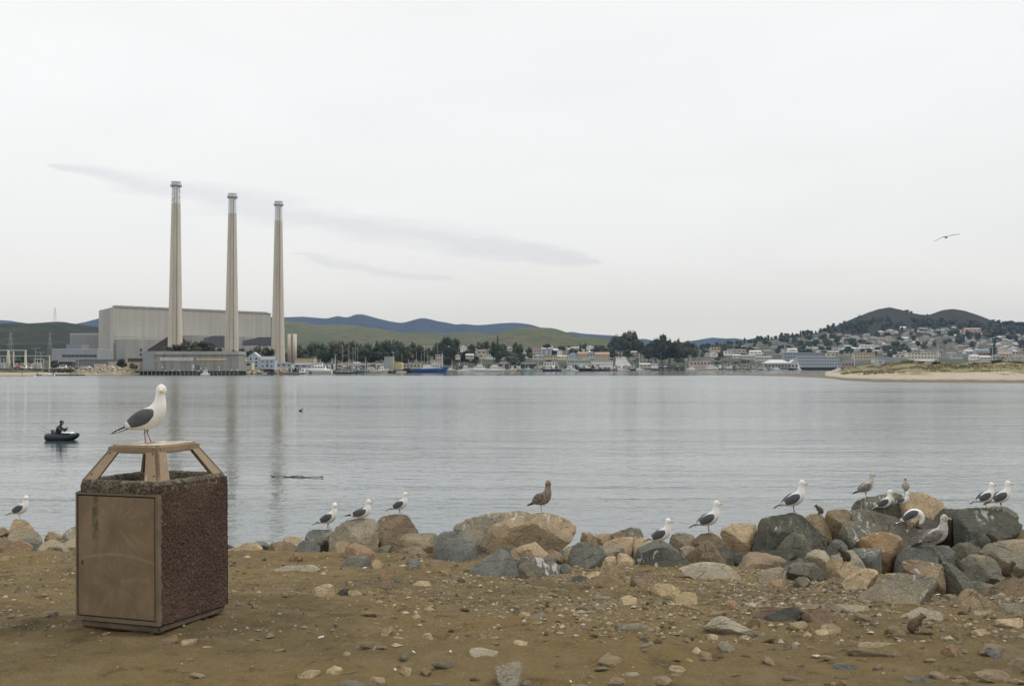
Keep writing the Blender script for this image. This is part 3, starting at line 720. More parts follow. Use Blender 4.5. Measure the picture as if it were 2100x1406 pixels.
MB().box(xm - 1.6, xm - .9, -dp / 2 - .14, -dp / 2 + .1, 1.4, 3.6).obj('notice_board', M_white, ra)
MB().box(-wd / 2 - 2.3, -wd / 2 - .05, -dp / 2 + 1, dp / 2, 0, H * .42).obj('lean_to', plain('leanto', (.22, .21, .19)), ra)
for i in range(30):
    x = -wd / 2 + wd * (.14 + .85 * (i + rnd.random() * .6) / 30); 
    MB().box(x - .25, x + .25, -dp / 2 - .03, -dp / 2 + .05, .4, H * (.3 + .2 * rnd.random())).obj('stain_panel', plain('stain', (.19, .185, .15)), ra) if i % 3 == 0 else None
def text_mesh(s, size, m, ext=.02):
    cu = bpy.data.curves.new('text', 'FONT'); cu.body = s; cu.size = size; cu.extrude = ext; cu.align_x = 'CENTER'; cu.align_y = 'CENTER'
    t = bpy.data.objects.new('tmp', cu); COL.objects.link(t); dg = bpy.context.evaluated_depsgraph_get(); dg.update()
    me = bpy.data.meshes.new_from_object(t.evaluated_get(dg)); bpy.data.objects.remove(t); me.materials.clear(); me.materials.append(m); return me
def wx(px): return (px - CX) / F * Di - ra.location.x
zs = zat(735.8, Di) - 2.3
xw = wx(329)
wlens = (('WELCOME', 329, 354.3), ('TO', 355.5, 365.5), ('MORRO', 366.5, 383.5), ('BAY', 384.5, 396.3))
for wd_, a, b in wlens:
    x0, x1 = wx(a), wx(b)
    pn = MB().box(x0, x1, -dp / 2 - .24, -dp / 2 - .05, zs - .68, zs + .68).obj('sign_panel', M_white, ra)
    me = text_mesh(wd_, 1.35, M_dark); wreal = max(v.co.x for v in me.vertices) - min(v.co.x for v in me.vertices)
    o = obj('lettering', me, pn); o.rotation_euler = (R(90), 0, 0); o.location = ((x0 + x1) / 2, -dp / 2 - .27, zs); o.scale = ((x1 - x0) * .9 / wreal, .95, 1)
x0, x1 = wx(402), wx(466)
pn = MB().box(x0, x1, -dp / 2 - .24, -dp / 2 - .05, zs - .75, zs + .45).obj('yellow_banner', M_yel, ra)
# the banner's print is too blurred to read: blurred word shapes in brown-orange
xc = x0 + 1.0
for ln in (9, 4, 5, 8, 4):
    m = MB()
    for k in range(ln): 
        hgt = .26 + .1 * rnd.random(); m.box(xc + k * .31, xc + k * .31 + .2, -dp / 2 - .26, -dp / 2 - .2, zs - .15 - hgt, zs - .15 + hgt)
    m.obj('blurred_word', M_ochre, pn); xc += ln * .31 + .75
for px, py in ((333.5, 753), (449.5, 753), (412, 755)):
    MB().ball((wx(px), -dp / 2 - .4, zat(py, Di) - 2.3), .38, .2, .38).obj('lamp_globe', M_white, ra)
# quay in front of the intake building on piles
q = empty('quay', (ra.location.x, Di - 5, 0), 0, 'long timber quay on piles along the foot of the intake building', 'quay')
qw = wd + 6
MB().box(-qw / 2, qw / 2 + 2, -2, 5, 1.9, 2.3).obj('deck', plain('quay_deck', (.26, .24, .20)), q)
MB().box(-qw / 2, qw / 2 + 2, -2.15, -1.95, 2.3, 2.5).obj('kerb_beam', plain('quay_beam', (.30, .28, .24)), q)
mp_ = MB().tube((0, 0, -1.5), (0, 0, 1.95), .2, .2, 7).mesh('pile', False, plain('pale_pile', (.30, .29, .26)))
for i in range(26):
    o = obj('pile', mp_, q); o.location = (-qw / 2 + qw * (i + .3) / 26, -1.7, 0)
MB().box(-qw / 2 + 26, qw / 2, -1.9, -1.75, .75, .95).obj('waler', plain('quay_beam2', (.30, .29, .26)), q)
MB().box(-qw / 2, qw / 2, .5, 4.9, -1, 1.9).obj('bulkhead', M_pile, q)
for px, py in ((340, 760), (354, 759), (367.5, 759.5), (395, 758), (408, 760.5), (425, 758.5), (450, 758.5), (475, 758.5), (487, 758.5)):
    p = P(px, py, Di - 7.3); o = MB().box(-.4, .4, -.05, .05, -.3, .3).obj('quay_notice', M_white); o.location = p
    tag(o, 'small white notice board fixed to the edge of the quay', 'notice', 'white notices along the quay')

# ------------------------------------------------------------------ waterfront and town buildings
def house_at(name, px0, px1, bpy_, tpy, D, *a, **k): return simple(name, px0, px1, bpy_, tpy, D, *a, **k)
BL = [  # name,px0,px1,base,top,D,depth,wall,roof,kind,label,cat,windows,rows
 ('hut', 489, 503, 753, 733, 725, 6, M_tan, M_buff, 'flat', 'small tan lookout hut at the right end of the intake building', 'hut', 2, 2),
 ('shed', 502, 517, 753, 741, 722, 6, M_cream, M_buff, 'flat', 'cream shed between the tan hut and the pale blue house', 'shed', 1, 1),
 ('boathouse', 566, 598, 753, 741.5, 770, 9, M_lgry, M_grn, 'hip', 'low pavilion with a green hipped roof at the foot of the right smokestack', 'pavilion', 3, 1),
 ('warehouse', 604, 641, 748, 734.5, 860, 14, M_tan, M_buff, 'flat', 'flat tan warehouse with an ochre end behind the grey-blue shed', 'warehouse', 0, 1),
 ('shed', 603, 643, 754, 744, 800, 8, plain('grey_blue_wall', (.36, .40, .45)), M_gyr, 'gable', 'long grey-blue shed with pale roof above the equipment barge', 'shed', 3, 1),
 ('shed', 646, 684, 755, 745, 830, 9, M_white, M_blur, 'flat', 'white shed with a thin blue roof edge behind the patrol ship', 'shed', 4, 1),
 ('net_store', 692, 786, 757, 744, 930, 9, plain('drab_wall', (.20, .185, .165)), M_brr, 'gable', 'long drab brown net store behind the tall-masted sailing boats', 'warehouse', 8, 1),
 ('ice_house', 788, 806, 757, 731, 900, 9, plain('ice_house', (.33, .33, .32)), M_lgry, 'flat', 'tall square grey ice house standing over the wharf', 'ice house', 0, 1),
 ('tent', 807, 825, 753, 742.5, 905, 12, M_yel, plain('yellow_canvas', (.62, .46, .16)), 'vault', 'rounded yellow canvas shelter beside the grey ice house', 'tent', 0, 1),
 ('boat_shed', 826, 862, 755, 744.5, 930, 9, M_buff, M_lgry, 'flat', 'pale long boat shed right of the yellow canvas shelter', 'shed', 5, 1),
 ('cannery', 883, 907, 748, 737, 1080, 12, M_buff, M_buff, 'flat', 'beige block behind the bow of the blue trawler', 'warehouse', 0, 1),
 ('house', 893, 907, 733, 726, 1180, 10, M_lgry, M_gyr, 'flat', 'grey boxy house above the beige block behind the blue trawler', 'house', 2, 1),
 ('house', 864, 890, 717, 709, 1500, 12, M_buff, M_whiter, 'flat', 'pale flat-roofed house on the rise left of the big dark tree clump', 'house', 4, 1),
 ('house', 934, 943, 734, 726, 1150, 8, M_cream, M_gyr, 'gable_y', 'tiny cream gabled house right of the big dark tree clump', 'house', 2, 1),
 ('house', 944, 956, 719, 707, 1350, 9, M_white, M_terra, 'gable_y', 'white house with a reddish gabled roof among dark trees', 'house', 3, 2),
 ('house', 955, 971, 733, 725, 1200, 9, M_buff, M_lgry, 'gable', 'buff house with pale sloping roof above the white motor boats', 'house', 2, 1),
 ('house', 978, 997, 726, 716, 1400, 9, M_tan, M_brr, 'gable', 'tan house half hidden behind trees above the long motel', 'house', 2, 1),
 ('motel', 993, 1036, 733.5, 726.5, 1300, 10, M_white, M_whiter, 'flat', 'long low white motel with columns along its front', 'motel', 10, 1),
 ('house', 979, 993, 733, 727, 1290, 9, M_cream, M_cream, 'flat', 'cream end block left of the long motel', 'house', 1, 1),
 ('house', 1031, 1051, 718, 711, 1600, 10, M_buff, M_blur, 'hip', 'house with a lavender blue roof on the rise', 'house', 2, 1),
 ('house', 1071, 1087, 731.5, 722, 1330, 9, M_white, M_white, 'flat', 'boxy white house on top of the green bank', 'house', 2, 1),
 ('cottage', 1093, 1113, 735, 726.5, 1350, 8, M_lgry, M_gyr, 'hip', 'light grey cottage with hipped roof at the edge of the bank', 'cottage', 2, 1),
 ('house', 1089, 1110, 722, 709.5, 1500, 10, M_pink, M_terra, 'flat', 'pink two-storey house with terracotta roofs on the rise', 'house', 4, 2),
 ('house', 1110, 1131, 727, 716, 1450, 9, M_paleb, M_lgry, 'flat', 'pale blue box-shaped house behind the yellow building', 'house', 2, 2),
 ('motel', 1115, 1141, 734.5, 728, 1380, 8, M_yel, M_brr, 'flat', 'long yellow building with four dark windows on the bank', 'motel', 4, 1),
 ('house', 1125, 1134, 712, 707, 1600, 8, M_white, M_whiter, 'gable_y', 'little white gabled house on the skyline of trees', 'house', 1, 1),
 ('house', 1144, 1163, 735, 728, 1400, 9, M_cream, M_tan, 'gable', 'cream cottage right of the yellow building', 'house', 3, 1),
 ('house', 1143, 1153, 727, 717.5, 1450, 8, M_white, M_whiter, 'flat', 'narrow white house with a balcony above the cream cottage', 'house', 2, 2),
 ('shop', 1115, 1143, 751, 741, 1290, 10, M_white, M_gyr, 'flat', 'white waterfront shop with big dark windows', 'shop', 5, 1),
 ('house', 1166, 1184, 735, 722, 1420, 9, M_paleb, M_slate, 'gable_y', 'blue-grey gabled house behind the arcade', 'house', 3, 2),
 ('house', 1185, 1206, 733, 721, 1420, 9, M_tan, M_terra, 'gable', 'tan house with a terracotta roof behind the arcade', 'house', 4, 2),
 ('house', 1196, 1204, 722, 717, 1500, 9, M_white, M_white, 'gable_y', 'white pointed dormer house above the terracotta roof', 'house', 1, 1),
 ('house', 1204, 1222, 733, 724, 1450, 9, M_lgry, M_gyr, 'flat', 'light grey flat house left of the orange-roofed inn', 'house', 3, 1),
 ('inn', 1221, 1250, 735, 721.5, 1400, 10, M_tan, M_terra, 'gable', 'inn with orange terracotta roof at the top of the ramp', 'inn', 5, 2),
 ('cafe', 1212, 1257, 750, 738.5, 1330, 11, M_white, M_brr, 'flat', 'white two-storey cafe with a long balcony on the waterfront', 'cafe', 9, 2),
 ('house', 1202, 1219, 714.5, 709, 1700, 10, M_white, M_turq, 'hip', 'house with a turquoise roof on the rise', 'house', 2, 1),
 ('house', 1171, 1188, 716, 711, 1700, 10, M_buff, M_lgry, 'gable', 'pale roofed house left of the tall pointed tree', 'house', 2, 1),
 ('house', 1284, 1312, 726, 719.5, 1700, 12, M_tan, M_buff, 'gable', 'tan house under the great dome-shaped grove', 'house', 3, 1),
 ('shed', 1312, 1335, 752, 744, 1420, 9, M_tan, M_lgry, 'gable', 'tan shed at the left end of the dark wharf', 'shed', 3, 1),
 ('shed', 1334, 1350, 752, 745, 1420, 8, M_white, M_whiter, 'flat', 'white sheds joined to the tan shed on the wharf', 'shed', 3, 1),
 ('restaurant', 1415, 1457, 751, 739.5, 1530, 12, M_pink, M_buff, 'flat', 'pinkish tan restaurant over the water behind the white boats', 'restaurant', 6, 1),
 ('house', 1458, 1477, 720, 711, 1800, 10, M_tan, M_terra, 'flat', 'orange-brown house among trees on the slope', 'house', 3, 1),
 ('house', 1486, 1499, 727, 719, 1750, 9, M_white, M_gyr, 'flat', 'white boxy house with a dark window below the orange-brown house', 'house', 2, 1),
 ('house', 1458, 1472, 729, 722, 1750, 9, M_white, M_lgry, 'gable_y', 'white house with a pointed front among bushes', 'house', 1, 1),
 ('house', 1503, 1519, 733, 726, 1720, 9, M_lgry, M_whiter, 'gable', 'house with broad white roof at the top of the right green bank', 'house', 2, 1),
 ('motel', 1520, 1550, 735, 727, 1720, 9, M_pgrn, M_gyr, 'gable', 'long pale green motel on the right green bank', 'motel', 6, 1),
 ('motel', 1550, 1583, 738, 729, 1700, 9, M_lgry, M_gyr, 'gable', 'long grey motel above the white-roofed restaurant', 'motel', 6, 1),
 ('house', 1538, 1562, 725, 718, 1850, 10, M_white, M_whiter, 'gable', 'wide white-roofed house above the grey motel', 'house', 3, 1),
 ('house', 1492, 1530, 722, 715.5, 1900, 9, M_buff, M_brr, 'gable', 'long low house with brown roof among trees', 'house', 4, 1),
 ('house', 1616, 1635, 720, 714, 1950, 9, M_white, M_whiter, 'gable', 'brilliant white roof left of the blue hotels', 'house', 1, 1),
 ('restaurant', 1568, 1622, 757, 737, 1650, 20, M_gry, M_whiter, 'hip', 'big waterfront restaurant under a broad white hipped roof', 'restaurant', 8, 1),
 ('restaurant', 1622, 1637, 757, 737, 1650, 20, M_lgry, M_whiter, 'gable_y', 'white twin-gabled wing right of the big white roof', 'restaurant', 2, 1),
 ('hotel', 1608, 1690, 736, 722.5, 1800, 16, plain('hotel_blue', (.30, .33, .36)), M_lgry, 'flat', 'upper blue-grey hotel with two rows of balconies', 'hotel', 14, 2),
 ('hotel', 1636, 1722, 750, 731, 1720, 18, plain('hotel_blue_low', (.36, .40, .45)), M_lgry, 'flat', 'long light blue hotel stepping down to the water', 'hotel', 16, 3),
 ('hotel_wing', 1695, 1713, 731, 723.5, 1790, 10, M_cream, M_lgry, 'flat', 'small cream top floor between the two blue hotels', 'hotel', 2, 1),
 ('shop', 1727, 1752, 752, 742.5, 1640, 12, plain('dull_pink', (.34, .235, .225)), M_whiter, 'flat', 'dull pink shop with a white roof edge right of the blue hotel', 'shop', 4, 1),
 ('shop', 1733, 1764, 741, 737, 1700, 12, M_gry, M_whiter, 'flat', 'thin bright white roof line behind the pink shop', 'shop', 0, 1),
 ('apartment_house', 1752, 1794, 736, 723, 1800, 14, M_tan, M_buff, 'flat', 'square tan apartment house with dark windows, left of the dunes', 'apartment house', 7, 2),
 ('store', 1795, 1862, 737, 732.6, 1750, 14, M_gry, M_whiter, 'flat', 'very long store with a thin white roof edge behind the dunes', 'store', 0, 1),
 ('house', 1835, 1856, 734, 726.5, 1780, 10, M_cream, M_whiter, 'flat', 'cream house standing over the long white roof edge', 'house', 2, 1),
 ('house', 1800, 1824, 745, 738, 1650, 10, M_paleb, M_gyr, 'gable_y', 'blue-grey gabled shed half hidden by the left dune', 'shed', 2, 1),
 ('hotel', 1862, 1921, 736, 722.5, 1760, 14, M_cream, M_terra, 'flat', 'cream hotel with a terracotta roof and tall windows behind the dunes', 'hotel', 9, 2),
 ('store', 1877, 1917, 742, 737.5, 1600, 12, M_lgry, M_whiter, 'gable', 'low white roof showing just over the dune', 'store', 0, 1),
 ('house', 1953, 1975, 734, 726, 1900, 10, M_pgrn, M_lgry, 'flat', 'pale green flat house behind the middle dune', 'house', 4, 1),
 ('house', 1990, 2008, 736, 727, 1900, 10, M_white, M_lgry, 'gable', 'white house below the dark trees behind the dunes', 'house', 3, 1),
 ('house', 2010, 2032, 737, 729, 1780, 10, M_lgry, M_whiter, 'gable', 'house with a white curved roof behind the right dune', 'house', 3, 1),
 ('house', 2008, 2028, 728, 722, 2000, 10, M_brick, M_brr, 'flat', 'rust-coloured flat building left of the dark tree', 'house', 3, 1),
 ('house', 2034, 2060, 737, 727, 1800, 11, M_gry, M_slate, 'hip', 'large grey hipped roof behind the right dune', 'house', 3, 1),
 ('house', 2048, 2076, 731, 721.5, 1950, 11, M_tan, M_terra, 'gable', 'tan house with orange roof at the far right', 'house', 4, 1),
 ('house', 2076, 2100, 728, 719.5, 2000, 11, M_pink, M_whiter, 'flat', 'pinkish house with a bright white roof at the right edge', 'house', 4, 1),
 ('house', 2070, 2106, 737, 729, 1850, 11, M_lgry, M_slate, 'gable', 'grey long-roofed house at the right edge behind the dune', 'house', 4, 1),
 ('house', 2000, 2030, 722, 715.5, 2150, 11, M_paleb, M_gyr, 'gable', 'blue-grey long house above the rust-coloured building', 'house', 5, 1),
 ('house', 1790, 1800, 742, 735, 1700, 8, M_cream, M_lgry, 'flat', 'little cream tower block between apartment house and dune', 'house', 1, 2),
 ('school', 1700, 1727, 689, 683.5, 2700, 14, M_cream, M_tan, 'flat', 'long yellowish building high on the hillside against dark trees', 'school', 5, 1),
 ('villa', 1765, 1793, 713, 706, 2150, 12, M_white, M_terra, 'gable', 'white villa with pinkish roof in the middle of the hillside', 'villa', 4, 1),
 ('villa', 1979, 2012, 679, 672, 2600, 14, M_pink, M_terra, 'gable', 'pinkish villa highest on the hillside below the right peak', 'villa', 4, 1),
]
for (nm, a, b, by, ty, D, dp, mw, mr, kind, lab, cat, wn_, rw) in BL:
    simple(nm, a, b, by, ty, D, dp, mw, mr, kind, lab, cat, wn_, None, rw)
# pale blue gabled house and its wing (a boat builder's)
rb, wd, H, dp = simple('blue_house', 508.5, 531, 753.5, 722.5, 745, 8, M_paleb, M_lgry, 'gable_y', 'tall pale blue gabled house with a lower wing, left of the right smokestack', 'house', 0, rh=3.0)
for x, z in ((.25, .76), (.75, .76), (.3, .42), (.75, .42), (.25, .1), (.75, .1)):
    xx = -wd / 2 + wd * x; MB().box(xx - .6, xx + .6, -dp / 2 - .08, -dp / 2 + .1, H * z, H * z + 1.1).obj('window', M_dkglass, rb)
wg = MB().box(wd / 2, wd / 2 + 10, -dp / 2 + .3, dp / 2, -1, 5.1).obj('wing', M_paleb, rb)
MB().gable(wd / 2, wd / 2 + 10, -dp / 2 + .3, dp / 2, 5.1, 2.1, 'x', .3).obj('wing_roof', M_gyr, rb)
for x in (2.3, 5.2, 8.0):
    MB().box(wd / 2 + x - .5, wd / 2 + x + .5, -dp / 2 + .2, -dp / 2 + .35, 3.4, 4.2).obj('window', M_dkglass, wg)
    MB().box(wd / 2 + x - .45, wd / 2 + x + .45, -dp / 2 + .2, -dp / 2 + .35, .4, 2.4 if x > 4 and x < 6 else 1.4).obj('window', M_dkglass, wg)
# arcade with two shaped gables
ra2, wd, H, dp = simple('arcade', 1164, 1211, 747, 737, 1330, 10, M_pgrn, M_gyr, 'none', 'pale green-grey arcade with two curved gables on the waterfront', 'arcade', 12, rh=0)
for cx_, w2 in ((-wd * .3, wd * .3), (wd * .34, wd * .3)):
    n = 12; v = [];
    for y in (-dp / 2 - .3, dp / 2): 
        for i in range(n + 1): qq = math.pi * i / n; v.append((cx_ - math.cos(qq) * w2 / 2, y, H - .1 + math.sin(qq) * 2.4))
    MB().add(v, [(i, i + 1, n + 2 + i, n + 1 + i) for i in range(n)] + [tuple(range(n, -1, -1)), tuple(range(n + 1, 2 * n + 2))]).obj('gable', M_pgrn, ra2)
# small twin silo tower
st = P(599, 745, 1010); rs_ = empty('silo_tower', (st.x, 1010, 3.6), 0, 'short twin-shafted beige tower among trees right of the right smokestack', 'tower')
hh = zat(684.5, 1010) - 3.6
for dx in (-2.0, 2.0):
    MB().tube((dx, 0, 0), (dx, 0, hh), 1.95, 1.9, 20).obj('shaft', M_stack, rs_, True)
MB().box(-.3, .3, -1.4, -.9, 0, hh - .3).obj('seam', plain('tower_seam', (.3, .22, .16)), rs_)

# ------------------------------------------------------------------ hillside houses (several looks share meshes)
HW = [plain('hw_white', (.60, .59, .56)), plain('hw_cream', (.50, .45, .36)), plain('hw_grey', (.33, .34, .34)), plain('hw_tan', (.36, .29, .22)), plain('hw_blue', (.30, .35, .40))]
HR = [plain('hr_white', (.55, .55, .53)), plain('hr_slate', (.17, .17, .17)), plain('hr_brown', (.20, .16, .13)), plain('hr_terra', (.29, .21, .165)), plain('hr_grey', (.30, .30, .29))]
WN = ['white', 'cream', 'grey', 'tan', 'blue-grey']; RN = ['white', 'dark slate', 'brown', 'reddish', 'grey']
protos = {}
def hill_house(px, py, group, zone):
    wi, ri = rnd.choices(range(5), (6, 4, 3, 2, 1))[0], rnd.choices(range(5), (3, 4, 3, 1.4, 4))[0]
    typ = rnd.choice('ghf'); key = (wi, ri, typ); p = land_at(px, py); D = p.y
    if key not in protos:
        r = empty('house', (0, 0, 0))
        MB().box(-6, 6, -4.5, 4.5, -3, 3.1).obj('wall', HW[wi], r)
        (MB().gable(-6, 6, -4.5, 4.5, 3.1, 2.2, 'x', .6) if typ == 'g' else MB().hip(-6, 6, -4.5, 4.5, 3.1, 2.0, .6) if typ == 'h' else MB().box(-6.3, 6.3, -4.8, 4.8, 3.1, 3.5)).obj('roof', HR[ri], r)
        for x in (-3.6, .4, 3.8): MB().box(x - .8, x + .8, -4.58, -4.3, 1.0, 2.3).obj('window', M_dkglass, r)
        protos[key] = r; h = r
    else: h = copy_tree(protos[key])
    h.location = p + Vector((0, 0, .3)); h.rotation_euler = (0, 0, R(rnd.uniform(-25, 25) + rnd.choice((0, 0, 90)))); s = rnd.uniform(.75, 1.35); h.scale = (s * rnd.uniform(.85, 1.3), s, s * rnd.uniform(.85, 1.25))
    tag(h, '%s house with %s %s roof %s' % (WN[wi], {'g': 'gabled', 'h': 'hipped', 'f': 'flat'}[typ], RN[ri], zone(px, py)), 'house', group)
used = []
def scatter_houses(n, xr, yfun, group, zone, mind=8):
    k = 0; tries = 0
    while k < n and tries < n * 40:
        tries += 1; px = rnd.uniform(*xr); y0, y1 = yfun(px)
        if y1 <= y0: continue
        py = rnd.uniform(y0, y1)
        if any(abs(px - a) < mind and abs(py - b) < 2.2 for a, b in used): continue
        used.append((px, py)); hill_house(px, py, group, zone); k += 1
def zoner(rows, cols):
    def z(px, py):
        r = next(n for lim, n in rows if py < lim); c = next(n for lim, n in cols if px < lim); return r + ' ' + c
    return z
scatter_houses(190, (1800, 2110), lambda x: (interp(x, [(1800, 684), (1850, 676), (1960, 672), (2100, 686)]), 731), 'houses on the slope below the twin peaks', zoner([(694, 'high on the slope'), (710, 'halfway up the slope'), (999, 'low on the slope')], [(1862, 'under the left peak'), (1925, 'under the saddle'), (2000, 'under the right peak'), (9999, 'near the right edge')]), 6.5)
scatter_houses(84, (1600, 1800), lambda x: (interp(x, [(1600, 704), (1700, 690), (1800, 684)]), 726), 'houses on the slope left of the big peak', zoner([(706, 'under the ridge trees'), (999, 'in town')], [(1660, 'over the white-roofed restaurant'), (1730, 'above the blue hotels'), (9999, 'left of the dunes')]), 9)
scatter_houses(26, (1440, 1600), lambda x: (interp(x, [(1440, 722), (1600, 704)]), 733), 'houses right of the dark grove', zoner([(724, 'high between trees'), (999, 'low between trees')], [(1520, 'by the dark grove'), (9999, 'over the right bank')]), 10)
scatter_houses(22, (1040, 1330), lambda x: (717, 731), 'houses of the low town', zoner([(724, 'far back in town'), (999, 'in the low town')], [(1160, 'behind the yellow motel'), (9999, 'behind the arcade and cafe')]), 10)
scatter_houses(8, (600, 660), lambda x: (727, 735), 'houses under the green hill', lambda x, y: 'below the green hill, right of the smokestacks', 7)
scatter_houses(8, (700, 990), lambda x: (720, 728), 'houses between harbour trees', lambda x, y: 'peeping between dark trees over the harbour', 14)

# the pale ramp road down the bluff
def strip(name, pts_l, pts_r, m, lift=.25):
    v = []; 
    for a, b in zip(pts_l, pts_r): 
        for q_ in (a, b): pp = land_at(*q_); v.append((pp.x, pp.y, pp.z + lift))
    o = MB().add(v, [(2 * i, 2 * i + 1, 2 * i + 3, 2 * i + 2) for i in range(len(pts_l) - 1)]).obj(name, m); return tag(o, kind='structure')
strip('ramp_road', [(1262, 752.5), (1262, 745), (1263, 739), (1263, 733)], [(1296, 752.5), (1291, 745), (1286, 739), (1282, 733)], plain('old_asphalt', (.30, .28, .25)), 1.0)
strip('shore_road', [(-150, 756.2), (0, 756.2), (100, 756.2), (200, 756), (290, 755.5)], [(-150, 757), (0, 757), (100, 757), (200, 756.7), (290, 756.3)], plain('road_asphalt', (.20, .195, .185)), .35)
# ------------------------------------------------------------------ trees
def crown_mesh(seed, n=420, style='round'):
    rg = random.Random(seed); lobes = []
    if style == 'round':
        for i in range(9):
            a = rg.uniform(0, 6.28); r = rg.uniform(.05, .33); z = rg.uniform(.3, .78)
            lobes.append((math.cos(a) * r, math.sin(a) * r, z, rg.uniform(.15, .25), rg.uniform(.12, .22)))
        lobes.append((0, 0, .45, .34, .3)); lobes.append((rg.uniform(-.1, .1), 0, .8, .18, .17))
    elif style == 'wide':
        for i in range(12):
            a = rg.uniform(0, 6.28); r = rg.uniform(.1, .38); z = rg.uniform(.45, .8) - r * .35
            lobes.append((math.cos(a) * r, math.sin(a) * r, z, rg.uniform(.12, .2), rg.uniform(.13, .2)))
        lobes.append((0, 0, .35, .36, .3))
    elif style == 'cone':
        for i in range(9):
            z = .1 + i * .1; r = .42 * (1 - z) + .05
            lobes.append((rg.uniform(-.04, .04), rg.uniform(-.04, .04), z, r, .09))
    elif style == 'tall':
        for i in range(10):
            z = .15 + i * .083; a = rg.uniform(0, 6.28); r = .12
            lobes.append((math.cos(a) * r, math.sin(a) * r, z, rg.uniform(.2, .34) * (1.1 - z * .5), .13))
    m = MB()
    for lx, ly, lz, lr, lh in lobes:      # dim inside of the crown
        v0 = len(m.v); m.ball((lx, ly, lz), lr * .78, lr * .78, lh * .78, 7, 5)
        for i in range(v0, len(m.v)):
            x, y, z = m.v[i]; k = 1 + .22 * mnoise.noise(Vector((x * 7, y * 7, z * 7 + seed))); m.v[i] = (lx + (x - lx) * k, ly + (y - ly) * k, lz + (z - lz) * k)
    tot = sum(l[3] ** 2 for l in lobes)
    for lx, ly, lz, lr, lh in lobes:
        for _ in range(int(n * lr * lr / tot) + 6):
            z = rg.uniform(-.8, 1); a = rg.uniform(0, 6.28); q = math.sqrt(max(0, 1 - z * z)); k = rg.uniform(.82, 1.16)
            c = Vector((lx + math.cos(a) * q * lr * k, ly + math.sin(a) * q * lr * k, lz + z * lh * k))
            s = rg.uniform(.022, .05); u = Vector((rg.gauss(0, 1), rg.gauss(0, 1), rg.gauss(0, 1))).normalized(); w_ = u.orthogonal().normalized() * s; u = u.cross(w_.normalized()) * s * rg.uniform(.6, 1)
            m.add([c + w_, c + u, c - w_ * rg.uniform(.5, 1), c - u * rg.uniform(.6, 1)], [(0, 1, 2, 3)])
    # sit on z 0..1
    z1 = max(v[2] for v in m.v)
    m.v = [(x, y, z / z1) for x, y, z in m.v]
    return m.mesh('crown')
CROWNS = {'round': [crown_mesh(i) for i in range(5)], 'wide': [crown_mesh(10 + i, 420, 'wide') for i in range(3)], 'cone': [crown_mesh(20 + i, 380, 'cone') for i in range(2)], 'tall': [crown_mesh(30 + i, 380, 'tall') for i in range(2)]}
for ks in CROWNS.values():
    for i, me in enumerate(ks): me.materials.append(M_leaf[i % 3])
tm = MB().tube((0, 0, -.2), (0, 0, .62), .035, .018, 6); tm.tube((0, 0, .35), (.16, .05, .62), .016, .008, 5); tm.tube((0, 0, .3), (-.15, -.06, .6), .016, .008, 5); tm = tm.mesh('trunk', False, M_bark)
def tree(px, by, ty, wpx, D, style='round', label=None, group=None, name='tree', mi=None, z=None, low=None):
    b = P(px, by, D) if z is None else Vector(((px - CX) / F * D, D, z)); H = (by - ty) / F * D; W = wpx / F * D
    r = empty(name, b, rnd.uniform(0, 6.28), label, 'tree', group)
    me = rnd.choice(CROWNS[style]); c = obj('crown', me, r); low = .06 if low is None else low
    c.scale = (W, W, H * (1 - low)); c.location = (0, 0, H * low)
    t = obj('trunk', tm, r); t.scale = (max(W, H * .5),) * 2 + (H,)
    return r
# dark masses by the plant and above the harbour: px, base, top, width, distance, style
G1 = 'bushy trees behind the intake building'
for i, (px, b, t, w_, st) in enumerate([(340, 724, 708, 26, 'wide'), (358, 724, 704, 34, 'wide'), (382, 724, 699, 40, 'wide'), (408, 724, 695, 46, 'wide'), (430, 724, 701, 34, 'wide'), (447, 726, 712, 18, 'round'), (478, 726, 716, 18, 'round'), (492, 742, 712, 20, 'round'), (513, 742, 715, 30, 'round'), (536, 745, 707, 46, 'wide'), (553, 745, 713, 26, 'round')]):
    tree(px, b + 8, t, w_, 790, st, ['leftmost low bush tree behind the intake roof', 'low spreading tree against the foot of the left smokestack', 'spreading dark tree between the rust duct and the biggest crown', 'biggest dark crown over the intake roof between left and middle stacks', 'dark crown sloping down towards the middle smokestack', 'little round tree just left of the middle smokestack', 'small tree at the right foot of the middle smokestack', 'small dark tree above the tan hut', 'dark tree rising behind the tall pale blue house', 'big domed tree between the middle and right smokestacks', 'dark tree touching the right smokestack'][i], G1)
HT = [(584, 752, 722, 22), (613, 745, 703, 30), (625, 748, 712, 30), (640, 742, 700, 34), (655, 745, 699, 44), (668, 750, 711, 44), (690, 742, 696, 52), (704, 748, 713, 50), (722, 745, 697, 42), (738, 750, 713, 50), (747, 745, 701, 44), (762, 750, 712, 44), (778, 750, 705, 40), (790, 750, 697, 46), (803, 750, 694, 48), (822, 750, 697, 46), (832, 752, 711, 54), (848, 750, 698, 40), (862, 752, 709, 30), (872, 750, 716, 34), (895, 748, 701, 28), (905, 750, 700, 34), (913, 748, 687, 30), (926, 748, 692, 36), (935, 750, 707, 30), (907, 752, 716, 46), (921, 755, 722, 46), (944, 752, 725, 26), (966, 736, 703, 20), (957, 752, 716, 24), (983, 722, 700, 24), (998, 722, 698, 26), (1012, 745, 699, 26), (1026, 748, 703, 32), (1046, 750, 719, 34), (1058, 738, 700, 20), (1066, 744, 704, 22), (1070, 754, 722, 30), (1085, 742, 710, 22), (1054, 754, 731, 34), (975, 752, 728, 26), (880, 735, 712, 30), (945, 735, 712, 20), (1035, 740, 716, 24)]
